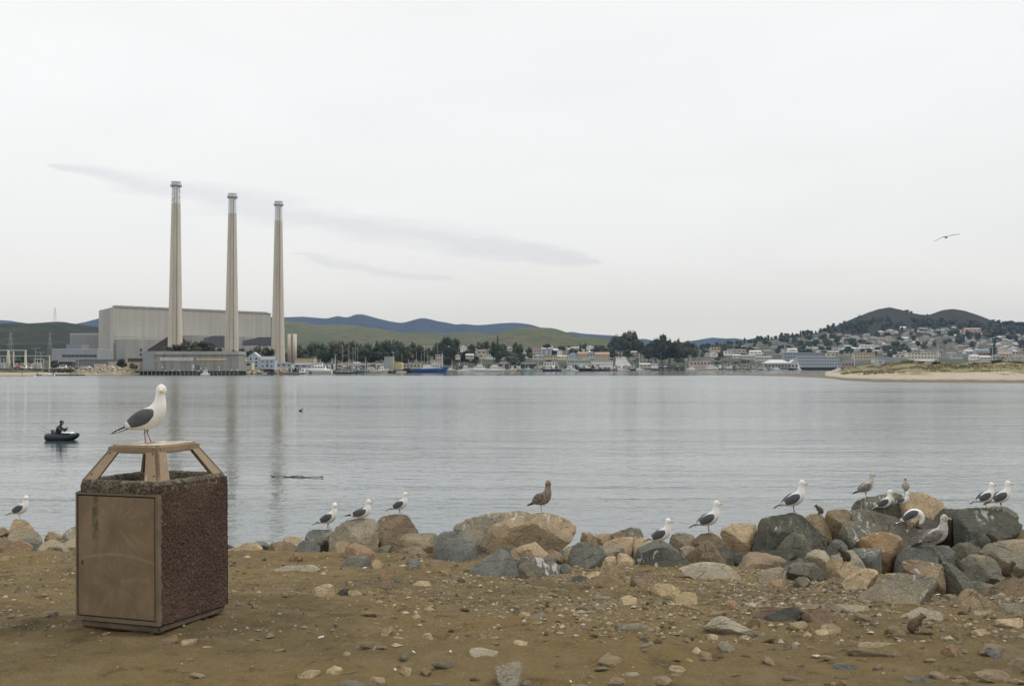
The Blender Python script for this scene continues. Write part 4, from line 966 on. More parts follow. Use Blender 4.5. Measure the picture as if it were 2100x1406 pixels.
for i, (px, b, t, w_) in enumerate(HT):
    D = 1120 + (b < 742) * 260 + (px > 880) * 130 + rnd.uniform(-30, 60)
    zone = ('right of the right smokestack' if px < 680 else 'behind the bare sailing-boat masts' if px < 770 else 'behind the ice house and yellow shelter' if px < 870 else 'in the big clump over the blue trawler' if px < 950 else 'around the long white motel')
    hz_ = 'tall' if b - t > 48 else 'low' if b - t < 36 else 'middling'
    zs0, zs1 = {'r': (584, 680), 'b': (680, 870), 'i': (870, 950), 'a': (950, 1090)}[zone[0]] if zone[:6] != 'behind' else ((680, 770) if 'mast' in zone else (770, 870))
    pt = ['left', 'mid-left', 'mid-right', 'right'][max(0, min(3, int((px - zs0) / (zs1 - zs0) * 4)))]
    tree(px, b, t, w_, D, 'wide' if w_ > 42 else 'round', '%s %s dark tree %s, %s part' % (hz_, 'broad' if w_ > 42 else 'narrow' if w_ < 29 else 'round', zone, pt), 'trees above the harbour')
tree(1020.5, 750, 686, 15, 1250, 'cone', 'tall pointed pine standing over the long white motel', 'trees above the harbour', 'pine_tree')
for px, b, t, w_, st, lab in [(1190, 728, 701, 9, 'cone', 'slim dark pointed tree left of the turquoise roof'), (1201, 726, 700, 5, 'tall', 'thin palm-like tree with a small head beside the turquoise roof'), (1174, 726, 713, 26, 'round', 'low round tree left of the slim pointed tree'), (1151, 722, 709, 24, 'round', 'small dark tree on the low town skyline'), (1122, 716, 704, 24, 'round', 'dark tree beside the little white gabled house'), (1134, 730, 718, 24, 'round', 'dark tree between pale blue house and white balcony house'),
                             (1222, 728, 708, 24, 'round', 'dark tree on the skyline right of the turquoise roof'), (1240, 730, 711, 26, 'round', 'dark tree over the orange-roofed inn'), (1256, 738, 717, 28, 'round', 'dark tree at the top left of the ramp road'), (1288, 738, 715, 22, 'round', 'dark tree at the top right of the ramp road')]:
    tree(px, b, t, w_, 1500, st, lab, 'trees of the low town')
GR = [(1256, 724, 696, 26), (1266, 722, 685, 34), (1281, 720, 679, 40), (1296, 718, 675, 28), (1300, 722, 681, 26), (1272, 724, 692, 44), (1290, 724, 692, 40), (1305, 726, 695, 22)]
for px, b, t, w_ in GR: tree(px, b + 3, t, w_, 1850, 'wide', 'dark crown of the great dome-shaped grove above the ramp road, %s' % ('left side' if px < 1270 else 'centre' if px < 1292 else 'right side'), 'trees of the dome-shaped grove')
GR2 = [(1313, 735, 697, 24), (1322, 738, 708, 24), (1335, 735, 697, 28), (1345, 738, 692, 26), (1355, 738, 683, 28), (1362, 738, 690, 24), (1375, 738, 692, 24), (1384, 738, 697, 22), (1392, 738, 691, 15), (1400, 738, 700, 24), (1412, 738, 697, 26), (1421, 740, 702, 24), (1345, 742, 706, 40), (1372, 742, 706, 40), (1402, 742, 710, 40), (1425, 742, 712, 26), (1330, 742, 714, 34), (1388, 742, 716, 40), (1358, 744, 718, 40)]
for px, b, t, w_ in GR2: tree(px, b - 2, t, w_, 1680 + rnd.uniform(-20, 60), 'round' if w_ < 30 else 'wide', 'dark tree of the long grove above the dark wharf, %s, %s' % ('left third' if px < 1347 else 'middle' if px < 1385 else 'right third', 'tall' if b - t > 42 else 'low front row' if w_ > 33 else 'shorter'), 'trees of the long grove')
# ridge line of trees climbing to the right, and trees between houses
for i in range(34):
    px = 1436 + i * 8.2 + rnd.uniform(-2, 2); ry = interp(px, RIDGE); tree(px, ry + 5, ry - rnd.uniform(4, 12), rnd.uniform(9, 17), interp(px, RD) - 40, rnd.choice(('round', 'round', 'tall', 'cone')), 'small dark tree on the ridge line, %s' % ('right of the dark grove' if px < 1560 else 'above the restaurant roof' if px < 1640 else 'climbing towards the big peak'), 'trees along the rising ridge line')
for px, t, w_, lab in [(1731, 657, 8, 'lone bush on the left shoulder of the big peak'), (1762, 645, 5, 'tiny lone tree higher on the left shoulder of the big peak'), (1861, 634, 12, 'larger of two tree clumps right of the big peak\'s summit'), (1869, 637, 9, 'smaller of two tree clumps right of the big peak\'s summit'), (1902, 643, 4, 'tiny tree in the saddle between the peaks')]:
    ry = interp(px, RIDGE); tree(px, ry + 3, t, w_, interp(px, RD) - 20, 'round', lab, 'trees on the peaks')
for i in range(12):
    px = 2036 + i * 6; ry = interp(px, RIDGE); tree(px, ry + 4, ry - rnd.uniform(1, 6) - (4 if px > 2055 else 0), rnd.uniform(10, 16), 3200, 'wide', 'flat-topped tree on the skyline at the right edge', 'flat-topped skyline trees')
WOOD = {}
def scatter_trees(n, xr, yf, hr, wr, lab, grp, styles=('round', 'round', 'wide', 'tall'), joined=False):
    for i in range(n if joined else 0):     # small far trees past the countable ones: gathered into one mass
        px = rnd.uniform(*xr); y0, y1 = yf(px); py = rnd.uniform(y0, y1); p = land_at(px, py); h = rnd.uniform(*hr) / F * p.y; w_ = rnd.uniform(*wr) / F * p.y
        me = CROWNS[rnd.choice(('round', 'wide'))][rnd.randrange(3)]; a = rnd.uniform(0, 6.28); c_, s_ = math.cos(a), math.sin(a); co = np.empty(len(me.vertices) * 3); me.vertices.foreach_get('co', co); co = co.reshape(-1, 3)
        WOOD.setdefault('v', []).append(np.stack([p.x + (co[:, 0] * c_ - co[:, 1] * s_) * w_, p.y + (co[:, 0] * s_ + co[:, 1] * c_) * w_, p.z - .5 + co[:, 2] * h], 1))
        WOOD.setdefault('f', []).append([tuple(q.vertices) for q in me.polygons])
    for i in range(0 if joined else n):
        px = rnd.uniform(*xr); y0, y1 = yf(px); py = rnd.uniform(y0, y1); p = land_at(px, py); h = rnd.uniform(*hr)
        tree(px, py + 1, py - h, rnd.uniform(*wr), p.y, rnd.choice(styles), lab(px, py), grp, z=p.z - .5)
rowz = lambda px: 'under the left peak' if px < 1862 else 'under the saddle' if px < 1925 else 'under the right peak' if px < 2010 else 'near the right edge'
scatter_trees(95, (1700, 2105), lambda x: (interp(x, [(1700, 676), (1760, 663), (1825, 655), (1900, 662), (1960, 664), (2105, 670)]), interp(x, [(1700, 688), (1800, 682), (1900, 672), (2000, 672), (2105, 688)])), (8, 15), (9, 17), lambda x, y: 'dark pine of the wooded belt between town and summit, ' + rowz(x), 'pines of the wooded belt', joined=True)
scatter_trees(40, (1740, 2105), lambda x: (676, 706), (8, 18), (8, 18), None, None, joined=True)
scatter_trees(34, (1720, 2105), lambda x: (706, 733), (8, 17), (9, 20), lambda x, y: 'dark tree low among the hillside houses ' + rowz(x), 'trees among the hillside houses')
for px, b, t, w_ in [(1745, 712, 690, 22), (1752, 712, 692, 22), (1765, 706, 693, 14), (1773, 708, 694, 14), (1717, 706, 690, 15), (1698, 712, 698, 24), (1836, 722, 697, 22), (1850, 722, 701, 20), (1826, 722, 705, 20), (1845, 724, 708, 30), (1816, 723, 706, 20), (1830, 735, 718, 22), (1965, 710, 682, 24), (1972, 706, 684, 20), (1988, 702, 676, 15), (2005, 700, 679, 16), (2025, 694, 674, 24), (2035, 696, 674, 22), (2047, 690, 668, 26), (2060, 690, 668, 28), (2038, 734, 710, 20), (2030, 732, 712, 14), (1898, 708, 698, 12), (1993, 715, 701, 18), (2095, 712, 694, 24), (2072, 700, 684, 22), (1884, 733, 725, 16), (1899, 735, 726, 13), (1868, 690, 678, 10)]:
    p = land_at(px, b); tree(px, b, t, w_, p.y, rnd.choice(('round', 'wide')), 'large dark %s tree mass %s in the hillside town, %s' % ('broad' if w_ > 22 else 'compact', 'high' if b < 700 else 'halfway' if b < 722 else 'low', rowz(px)), 'large trees in the hillside town', z=p.z - .5)
scatter_trees(44, (1436, 1600), lambda x: (interp(x, [(1436, 720), (1600, 702)]), 735), (7, 16), (9, 20), lambda x, y: '%s dark tree between the houses right of the long grove' % ('upper' if y < 722 else 'lower'), 'trees right of the long grove')
scatter_trees(46, (1600, 1740), lambda x: (interp(x, [(1600, 700), (1740, 690)]), 727), (7, 15), (10, 22), lambda x, y: 'dark tree in the town over the %s' % ('white-roofed restaurant' if x < 1650 else 'blue hotels'), 'trees over the hotels', joined=True)
scatter_trees(40, (1040, 1330), lambda x: (714, 732), (6, 11), (9, 18), lambda x, y: 'small dark tree in the low town %s' % ('behind the yellow motel' if x < 1165 else 'behind the arcade' if x < 1260 else 'below the dome-shaped grove'), 'small trees of the low town', joined=True)
scatter_trees(16, (585, 720), lambda x: (728, 740), (8, 12), (12, 20), lambda x, y: 'small dark tree at the foot of the green hill behind the tower', 'small trees at the hill foot')
scatter_trees(14, (0, 100), lambda x: (735, 748), (6, 12), (12, 22), lambda x, y: 'dark shrub tree behind the switchyard gantry at the left edge', 'shrub trees at the switchyard')
nv = 0; fs = []
for v_, f_ in zip(WOOD['v'], WOOD['f']):
    fs += [tuple(i + nv for i in q) for q in f_]; nv += len(v_)
me = bpy.data.meshes.new('woodland'); me.from_pydata(np.concatenate(WOOD['v']).tolist(), [], fs); me.update(); tag(obj('distant_woodland', me, None, M_leaf[0]), kind='stuff')
# rounded bushes by the plant
def bush(px, b, t, w_, D, lab, grp=None, mi=0):
    bb = P(px, b, D); r = empty('bush', bb, rnd.uniform(0, 6), lab, 'bush', grp); H = (b - t) / F * D; W = w_ / F * D
    c = obj('foliage', CROWNS['round'][mi], r); c.scale = (W, W, H * 1.15); c.location = (0, 0, -H * .15); 
    s_ = obj('stem', tm, r); s_.scale = (W * .7, W * .7, H * .6); return r
bush(249, 755, 734, 24, 690, 'big round dark green bush at the foot of the power station'); bush(272, 757, 743, 24, 685, 'spreading bush between the round bush and the intake building', None, 2)
for px, b, t, w_, lab in [(30, 754, 741, 26, 'dark bush behind the red car'), (45, 752, 737, 34, 'wide dark hedge bush left of the lamp post'), (62, 752, 738, 20, 'dark bush behind the white pickup'), (84, 755, 739, 18, 'dark bush left of the moored sailing boat\'s mast'), (110, 755, 738, 24, 'dark bush right of the moored sailing boat\'s mast'), (128, 752, 741, 16, 'small bush over the pale carport'), (20, 756, 747, 16, 'small shrub at the foot of the gantry')]:
    bush(px, b, t, w_, 690, lab, 'shrubs along the plant road', rnd.randrange(5))
for i in range(46):   # scrub on the bank and shoreline
    px = rnd.uniform(-40, 150); bush(px, 764.5 - rnd.uniform(0, 5), 757, rnd.uniform(10, 18), 632, 'low coastal shrub on the bank above the left beach', 'shrubs of the left bank', rnd.randrange(5))
for i in range(22):
    px = rnd.choice([rnd.uniform(960, 1170), rnd.uniform(1290, 1420), rnd.uniform(1460, 1560)]); pp = land_at(px, rnd.uniform(737, 746)); bush(px, proj(pp)[1], proj(pp)[1] - rnd.uniform(3, 6), rnd.uniform(10, 22), pp.y, 'dark shrub on the green bluff %s' % ('behind the white motor boats' if px < 1170 else 'over the dark wharf' if px < 1430 else 'right of the pinkish restaurant'), 'shrubs of the bluff', rnd.randrange(5))
# dune shrubs: dark ones on the crest
for px, py, w_, h_ in [(1925, 747, 34, 9), (1940, 749, 26, 7), (1905, 750, 12, 4), (1955, 752, 40, 6), (1975, 751, 22, 6), (2000, 747, 30, 7), (2018, 748, 28, 8), (2050, 745, 44, 11), (2070, 746, 46, 10), (2090, 746, 40, 9), (2030, 750, 50, 6), (2080, 752, 50, 6), (1865, 742, 36, 4), (1790, 752, 20, 4), (1815, 748, 24, 4), (1888, 743, 20, 4), (1775, 760, 16, 7), (1800, 757, 14, 4), (2095, 757, 24, 8), (2012, 753, 24, 5), (1762, 757, 14, 4), (1845, 752, 16, 3)]:
    D = 560; bush(px, py + 2, py - h_ * .7, w_, D, 'dark scrub mound on the crest of the %s dunes' % ('left' if px < 1860 else 'middle' if px < 1990 else 'right'), 'scrub mounds on the dunes', rnd.randrange(5))
# dune grass: tufts past counting
m = MB(); rg = random.Random(5)
for i in range(2600):
    px = rg.uniform(1725, 2150); D = rg.uniform(430, 640); z = spit_z(px, D); x = (px - CX) / F * D
    if z < 1.5 or fbm(x * .035, D * .02, 9) < .02: continue
    for k in range(5):
        a = rg.uniform(0, 6.28); r_ = rg.uniform(0, .9); bx, by_ = x + math.cos(a) * r_, D + math.sin(a) * r_; h = rg.uniform(.35, .9); l = rg.uniform(-.35, .35)
        m.add([(bx - .16, by_, z - .1), (bx + .16, by_, z - .1), (bx + l, by_ + rg.uniform(-.3, .3), z + h)], [(0, 1, 2)])
dg = m.obj('dune_grass', leaf_mat('dune_grass', (.15, .15, .06), (.30, .27, .14))); tag(dg, kind='stuff')

# ------------------------------------------------------------------ riprap on the far shore (past counting)
def rubble(name, segs, n, smin, smax, m_, seed):
    rg = random.Random(seed); mb = MB()
    for i in range(n):
        a, b, D0, D1, z0, z1 = rg.choice(segs); px = rg.uniform(a, b); t = rg.random(); D = D0 + (D1 - D0) * (px - a) / (b - a) + (1 - t) * -3; z = z0 + (z1 - z0) * t; s = rg.uniform(smin, smax)
        c = Vector(((px - CX) / F * D, D, z)); v = []
        for q_ in ((1, 0, 0), (-1, 0, 0), (0, 1, 0), (0, -1, 0), (0, 0, 1), (0, 0, -1)): v.append(c + Vector(q_) * s * rg.uniform(.6, 1.2) + Vector((rg.uniform(-.2, .2), rg.uniform(-.2, .2), rg.uniform(-.2, .2))) * s)
        mb.add(v, [(0, 2, 4), (2, 1, 4), (1, 3, 4), (3, 0, 4), (2, 0, 5), (1, 2, 5), (3, 1, 5), (0, 3, 5)])
    o = mb.obj(name, m_); return tag(o, kind='stuff')
M_rub = leaf_mat('rubble', (.40, .34, .25), (.20, .17, .13))
rubble('riprap_rubble', [(150, 292, 640, 705, .3, 3.4), (140, 300, 640, 706, .1, 2.2), (505, 600, 738, 766, .2, 3.2)], 900, .35, 1.15, M_rub, 3)
rubble('harbour_rubble', [(690, 862, 835, 955, -.2, 1.8), (915, 1110, 1040, 1200, -.2, 1.8), (1110, 1330, 1200, 1440, -.2, 2.2), (1330, 1560, 1450, 1620, -.2, 2.4)], 1500, .4, 1.4, leaf_mat('dark_rubble', (.16, .14, .11), (.07, .065, .055)), 4)

# ------------------------------------------------------------------ left: gantry, pylons, lamp posts, cars
gx = lambda px, D: (px - CX) / F * D
D = 660
g = empty('switchyard_gantry', (gx(-20, D), D, 3.2), 0, 'pale steel switchyard gantry with tapering posts at the left edge', 'gantry')
def gl(px): return gx(px, D) - g.location.x
for px, ty, w_ in ((17.5, 718, 1.0), (52.5, 719, .7), (-25, 718, 1.0)):
    h = zat(ty, D) - 3.2; MB().box(gl(px) - w_, gl(px) + w_, -w_, w_, 0, h, 0, (0, 0, 0), .45).obj('post', M_cream, g)
MB().box(gl(-30), gl(55), -.3, .3, zat(718.6, D) - 3.2, zat(717.3, D) - 3.2).obj('beam', M_cream, g)
MB().box(gl(-30), gl(103), -.2, .2, zat(729.9, D) - 3.2, zat(729, D) - 3.2).obj('beam', M_cream, g)
MB().box(gl(102) - .25, gl(102) + .25, -.25, .25, 0, zat(729, D) - 3.2).obj('post', M_cream, g)
MB().box(gl(28) - .25, gl(28) + .25, -.25, .25, 0, zat(720, D) - 3.2).obj('post', M_cream, g)
for i in range(14):
    px = rnd.uniform(-10, 18); h = rnd.uniform(2.5, 7); o = MB().box(-.5, .5, -.5, .5, 0, h * .6).box(-.2, .2, -.2, .2, h * .6, h).obj('switchgear', M_steel); o.location = (gx(px, 655), 655 + rnd.uniform(-6, 6), 3.2); tag(o, 'grey switchgear post in the yard under the pale gantry', 'switchgear', 'switchgear posts under the gantry')
for i, (px, w_) in enumerate(((34, 9), (46, 8), (56, 10), (68, 12), (80, 10))):
    o = MB().box(-1.4, 1.4, -1.5, 1.5, -.5, rnd.uniform(1.6, 3.0)).hip(-1.6, 1.6, -1.6, 1.6, 3.0, .3).obj('equipment_box', plain('pale_equip', (.45, .42, .40))); o.location = (gx(px, 668), 668, 3.3); tag(o, 'pale equipment cabinet behind the parked cars', 'cabinet', 'pale cabinets behind the parked cars')
o = empty('steel_frame', (gx(77, 665), 665, 3.2), 0, 'small grey steel frame with square portals above the bank', 'frame')
for dx in (-1.8, 0, 1.8, 3.6): MB().box(dx - .14, dx + .14, -.14, .14, 0, 5.8).obj('post', M_lgry, o)
MB().box(-2, 3.8, -.15, .15, 5.6, 6.0).obj('beam', M_lgry, o); MB().box(-2, 3.8, -.15, .15, 3.5, 3.8).obj('beam', M_lgry, o)
def pylon(px, by, ty, wpx, D, label, arms=((.55, .8), (.72, .9), (.9, .7))):
    b = P(px, by, D); H = (by - ty) / F * D; W = wpx / F * D / 2; t = max(.14, D / F * .22)
    r = empty('pylon', b, 0, label, 'pylon', 'lattice electricity pylons'); m = MB()
    def wa(z): u = z / H; return W * (1 - u) ** 1.3 + W * .10
    zs_ = [H * i / 9 for i in range(10)]
    for k in range(9):
        a, c = wa(zs_[k]), wa(zs_[k + 1])
        for sx, sy in ((1, 1), (1, -1), (-1, 1), (-1, -1)):
            m.tube((sx * a, sy * a, zs_[k]), (sx * c, sy * c, zs_[k + 1]), t * .5, None, 4, False)
        for sy in (1, -1):
            m.tube((a, sy * a, zs_[k]), (-c, sy * c, zs_[k + 1]), t * .33, None, 3, False); m.tube((-a, sy * a, zs_[k]), (c, sy * c, zs_[k + 1]), t * .33, None, 3, False)
    m.obj('lattice_tower', M_steel, r)
    for f_, w_ in arms:
        z = H * f_; m = MB(); m.tube((-W * w_, 0, z), (W * w_, 0, z), t * .5, None, 4); m.tube((-W * w_, 0, z), (0, 0, z + H * .035), t * .4, None, 4); m.tube((W * w_, 0, z), (0, 0, z + H * .035), t * .4, None, 4)
        for s in (-1, 1): m.tube((s * W * w_, 0, z), (s * W * w_, 0, z - H * .04), t * .35, None, 4)
        m.obj('cross_arm', M_steel, r)
    return r
pylon(112.5, 662, 630, 7, 2500, 'lattice pylon standing on the hill crest left of the power station')
pylon(21.5, 745, 681, 16, 900, 'tall lattice pylon near the left edge before the dark hill', ((.62, .9), (.78, .95), (.93, .8)))
pylon(102, 745, 681, 12, 950, 'slim lattice pylon left of the blue office building', ((.62, .9), (.78, .95), (.93, .8)))
for px, ty, lab in ((73, 714, 'thin tall lamp post left of the double lamp'), (84, 722, 'double-armed lamp post above the bank'), (160.5, 735, 'lamp post in front of the blue office building')):
    p = Vector((gx(px, 680), 680, 3.2)); h = zat(ty, 680) - 3.2; r = empty('lamp_post', p, 0, lab, 'lamp post'); MB().tube((0, 0, 0), (0, 0, h), .14, .09, 6).obj('pole', M_lgry, r)
    for s in (-1, 1): MB().tube((0, 0, h - .2), (s * 2.0, 0, h + .1), .07, .06, 5).ball((s * 2.2, 0, h + .1), .35, .2, .14, 6, 4).obj('lamp_arm', M_lgry, r)
def car(loc, rz, mbody, label, kind='car', L_=4.5, group=None):
    r = empty('parked_car', loc, rz, label, 'car', group); hw = .9; h = 1.45 if kind == 'car' else 2.0
    bd = MB().box(-L_ / 2, L_ / 2, -hw, hw, .35, .85, 0, (0, 0, 0), .98); 
    if kind == 'car': bd.box(-L_ * .22, L_ * .3, -hw * .92, hw * .92, .85, h, 0, (0, 0, 0), .72, .85)
    elif kind == 'van': bd.box(-L_ * .30, L_ * .48, -hw * .95, hw * .95, .85, h, 0, (0, 0, 0), .92, .9)
    else: bd.box(-L_ * .28, L_ * .02, -hw * .9, hw * .9, .85, h - .2, 0, (0, 0, 0), .75, .85)
    bd.obj('body', mbody, r)
    x0, x1 = {'car': (-L_ * .17, L_ * .25), 'van': (-L_ * .27, L_ * .45), 'pickup': (-L_ * .24, -L_ * .02)}[kind]
    for s in (-1, 1): MB().box(x0, x1, s * hw * .9 - .03, s * hw * .9 + .03, .95, h - .25, 0, (0, 0, 0), .85).obj('window', M_dkglass, r)
    wm_ = MB().tube((0, -.12, 0), (0, .12, 0), .33, None, 10).mesh('wheel', False, M_black)
    for sx in (-1, 1):
        for sy in (-1, 1): o = obj('wheel', wm_, r); o.location = (sx * L_ * .31, sy * hw * .92, .33)
    return r
cz = 3.45
for px, D, m_, lab, kd, L_ in ((37, 640, M_red, 'faded red car parked beside the white pickup on the left', 'car', 4.8), (54, 640, M_white, 'white pickup truck parked right of the red car', 'pickup', 5.6), (128, 640, M_white, 'white van parked in front of the pale carport', 'van', 4.9), (141, 642, M_gry, 'grey car parked just right of the white van', 'car', 4.4), (152, 642, plain('car_slate', (.12, .14, .17), .3), 'dark car parked second right of the white van', 'car', 4.4), (168, 650, M_lgry, 'silver car in the plant car park', 'car', 4.4), (180, 655, M_white, 'small white car in front of the violet-grey wall', 'car', 4.2), (218, 662, M_lgry, 'pale car left of the round bush', 'car', 4.4), (228, 664, M_white, 'white car nearest the round bush', 'car', 4.4)):
    car((gx(px, D), D, land_z(px, D) if False else cz), rnd.uniform(-.06, .06), m_, lab, kd, L_)
for i in range(34):   # cars along the harbour front
    px = rnd.choice([rnd.uniform(640, 870), rnd.uniform(990, 1340), rnd.uniform(1480, 1570)]); D = shore(px) + rnd.uniform(8, 14)
    m_ = rnd.choice((M_white, M_lgry, M_gry, M_blue, M_dark)); nm_ = {M_white: 'white', M_lgry: 'silver', M_gry: 'grey', M_blue: 'blue', M_dark: 'dark'}[m_]
    car((gx(px, D), D, 2.9), rnd.uniform(-.3, .3) + rnd.choice((0, 1.57)), m_, '%s car parked on the harbour front %s' % (nm_, 'behind the sailing boats' if px < 880 else 'between motel and ramp road' if px < 1345 else 'left of the white-roofed restaurant'), 'car', 4.4, 'cars along the harbour front')

# ------------------------------------------------------------------ boats
def hull_mesh(Ln, beam, fb, sheer=.5, transom=.8, stations=13):
    """displacement hull, bow towards +x; z 0 is the waterline"""
    v = []; n = 7
    for i in range(stations):
        t = i / (stations - 1); x = -Ln / 2 + Ln * t
        w_ = beam / 2 * (transom + (1 - transom) * math.sin(min(1, t * 2.2) * math.pi / 2)) if t < .5 else beam / 2 * max(.0, 1 - ((t - .5) / .5) ** 2.3)
        zt_ = fb * (1 + sheer * (t ** 2.4) + .08 * (1 - t) ** 2); rake = fb * .55 * max(0, (t - .7) / .3)
        for j in range(n):
            u = j / (n - 1); z = -.35 + (zt_ + .35) * u; k = (.55 + .45 * min(1, u * 1.6)) * (1 if t < .9 else .6 + .4 * u)
            v.append((x + rake * u * 1.2 - rake * .3, w_ * k, z))
        for j in range(n - 1, -1, -1): q_ = v[len(v) - 1 - 2 * (n - 1 - j)]; a = v[i * 2 * n + j]; v.append((a[0], -a[1], a[2]))
    f = []; k = 2 * n
    for i in range(stations - 1):
        for j in range(k - 1): f.append((i * k + j, i * k + j + 1, (i + 1) * k + j + 1, (i + 1) * k + j))
        f.append((i * k + n - 1, (i + 1) * k + n - 1, (i + 1) * k + n, i * k + n)) if False else None
    f.append(tuple(range(k)))
    return [a for a in v], f
def boat(px0, px1, kind, mh, label, D=None, flip=False, mast=None, extra=(), name=None, fb=None, yaw=0, md=None, group=None, cat='boat'):
    pc = (px0 + px1) / 2; D = (shore(pc) - 14) if D is None else D; Ln = (px1 - px0) / F * D
    r = empty(name or {'sail': 'sailing_boat', 'cruiser': 'motor_boat', 'trawler': 'fishing_boat', 'ferry': 'tour_boat', 'skiff': 'skiff', 'barge': 'work_barge'}[kind], (gx(pc, D), D, 0), (math.pi if flip else 0) + yaw, label, cat, group)
    fb = fb or {'sail': .9, 'cruiser': 1.1, 'trawler': 1.4, 'ferry': 1.5, 'skiff': .5, 'barge': .9}[kind]; fb = fb * (1 if kind in ('skiff', 'barge', 'sail') else 1.45); beam = min(Ln * .34, 5.5)
    v, f = hull_mesh(Ln, beam, fb, .55 if kind in ('trawler',) else .3)
    h = MB().add(v, f).obj('hull', mh, r, True)
    MB().box(-Ln * .48, Ln * .36, -beam * .40, beam * .40, fb * .82, fb * .9, 0, (0, 0, 0), .95).obj('deck', md or M_buff, r)
    MB().box(-Ln * .49, Ln * .40, -beam * .5, beam * .5, fb * .98, fb * 1.05, 0, (0, 0, 0), 1).obj('rail', M_white, r) if kind in ('trawler',) else None
    cabs = {'sail': [(-.12, .2, .5, .6)], 'cruiser': [(-.30, .28, 1.5, .8), (-.18, .10, 1.2, .62)], 'trawler': [(.02, .30, 2.0, .62), (.08, .26, 1.0, .5)], 'ferry': [(-.46, .40, 2.2, .92), (-.30, .10, 1.5, .75)], 'skiff': [], 'barge': [(-.46, -.25, 1.7, .7)]}[kind]
    z = fb * .88
    for a, b, hh, bw in cabs:
        hh *= max(.8, min(1.7, Ln / 11)); c = MB().box(Ln * a, Ln * b, -beam * bw / 2, beam * bw / 2, z, z + hh, 0, (0, 0, 0), .93).obj('cabin', M_white, r)
        nw = max(2, int(Ln * (b - a) / 1.6)); 
        for s in (-1, 1):
            for i in range(nw):
                x = Ln * a + Ln * (b - a) * (i + .5) / nw; ww = Ln * (b - a) / nw * .32
                MB().box(x - ww, x + ww, s * beam * bw * .486 - .05, s * beam * bw * .486 + .05, z + hh * .5, z + hh * .8).obj('window', M_dkglass, c)
        z += hh
    zc = z
    if mast:
        for mx, ty in mast:
            hm = zat(ty, D); MB().tube((0, 0, 0), (0, 0, 1), .5, .4, 6)
            tr = max(.09, D / F * .26); lx = (gx(mx, D) - r.location.x) * (-1 if flip else 1)
            mo = MB().tube((lx, 0, fb * .8), (lx, 0, hm), tr, tr * .7, 6).obj('mast', M_white, r)
            if kind == 'sail': MB().tube((lx, 0, fb + 1.3), (lx - Ln * .3, 0, fb + 1.5), tr * 1.6, tr * 1.1, 6).obj('boom', md or M_blue, r)
            m = MB()
            for s in (-1, 1): m.tube((lx, 0, hm * .97), (lx + s * Ln * .3, 0, fb), .03, .03, 3, False); m.tube((lx, s * .6, hm * .66), (lx, 0, hm * .66), .05, .05, 3)
            m.obj('rigging', M_dark, mo)
    for a, b, c, d_, w_ in extra:     # poles and booms: from (x,z) to (x,z) in hull lengths and metres
        MB().tube((Ln * a, 0, b), (Ln * c, 0, d_), w_, w_ * .7, 6).obj('boom', M_cream, r)
    m = MB()
    if kind in ('trawler', 'cruiser', 'ferry', 'barge') and zc > 2: m.tube((Ln * .05, 0, zc), (Ln * .05, 0, zc + 1.8), .06, .04, 4); m.box(-.5 + Ln * .05, .5 + Ln * .05, -.1, .1, zc + .9, zc + 1.1); m.obj('antenna', M_white, r)
    return r
M_hn = plain('navy_hull', (.03, .045, .09), .4); M_hb = plain('bright_blue_hull', (.035, .09, .27), .4); M_hk = plain('black_hull', (.022, .024, .028), .4); M_hg = plain('grey_hull', (.28, .29, .29), .5)
M_hm = plain('mint_hull', (.33, .50, .43), .5); M_hr = plain('rust_hull', (.22, .09, .06), .5); M_hc = plain('cream_hull', (.62, .57, .44), .5); M_hp = plain('pale_mint_hull', (.48, .55, .51), .5); M_hgr = plain('greenish_hull', (.36, .38, .30), .5)
boat(83, 112, 'sail', M_white, 'white sailing boat moored at the low dock by the left beach', 590, True, [(101, 728)])
boat(412, 430, 'cruiser', M_white, 'small white motor boat with a blue canopy crossing before the intake building', 640, fb=.5, md=M_blue)
boat(508, 534, 'skiff', M_white, 'flat white skiff tied below the pale blue house', 745); boat(538, 548, 'skiff', M_white, 'tiny white dinghy right of the flat white skiff', 745)
boat(578, 627, 'barge', M_hg, 'grey equipment barge crowded with dark uprights right of the right smokestack', 748, True)
bg_ = bpy.data.objects['work_barge']
for i in range(30):
    MB().tube((0, 0, 0), (0, 0, 1), .2, .2, 5); x = rnd.uniform(-6, 4); MB().tube((x, rnd.uniform(-1, 1), .8), (x + rnd.uniform(-.5, .5), rnd.uniform(-1, 1), rnd.uniform(2.6, 4.6)), .17, .12, 5).obj('upright', M_black, bg_)
cg = boat(622, 681, 'cruiser', M_white, 'long white patrol ship with dark diagonal bow stripes', 770, True, fb=2.0, name='patrol_ship', cat='ship')
m = MB(); Lb = 59 / F * 770
for a in (.20, .235): m.box(Lb * a, Lb * a + .55, -2.9, 2.9, .05, 1.7, 0, (0, 0, 0))
m.obj('bow_stripe', M_slate, cg)
o = boat(663, 679, 'skiff', M_white, 'covered white launch carried high at the stern of the patrol ship', 764, fb=.9); o.location.z = 1.6; MB().ball((0, 0, .6), 2.3, .9, .8, 12, 6).obj('cover', M_white, o)
boat(686, 706, 'sail', M_hk, 'black-hulled sailing boat with the leftmost bare mast', 800, False, [(703, 706)])
boat(702, 733, 'sail', M_hk, 'long black ketch with two tall white masts', 812, False, [(715.5, 704), (728.5, 703.5)])
boat(728, 748, 'trawler', plain('teal_hull', (.09, .15, .18)), 'dull blue fishing boat right of the black ketch', 835, True, [(724, 711), (733.5, 711)])
boat(746, 760, 'trawler', M_hg, 'small grey fishing boat with raised poles left of the cream trawler', 850, False, [(749, 741)])
boat(758, 795, 'trawler', M_hc, 'cream trawler with high bow and white wheelhouse', 850)
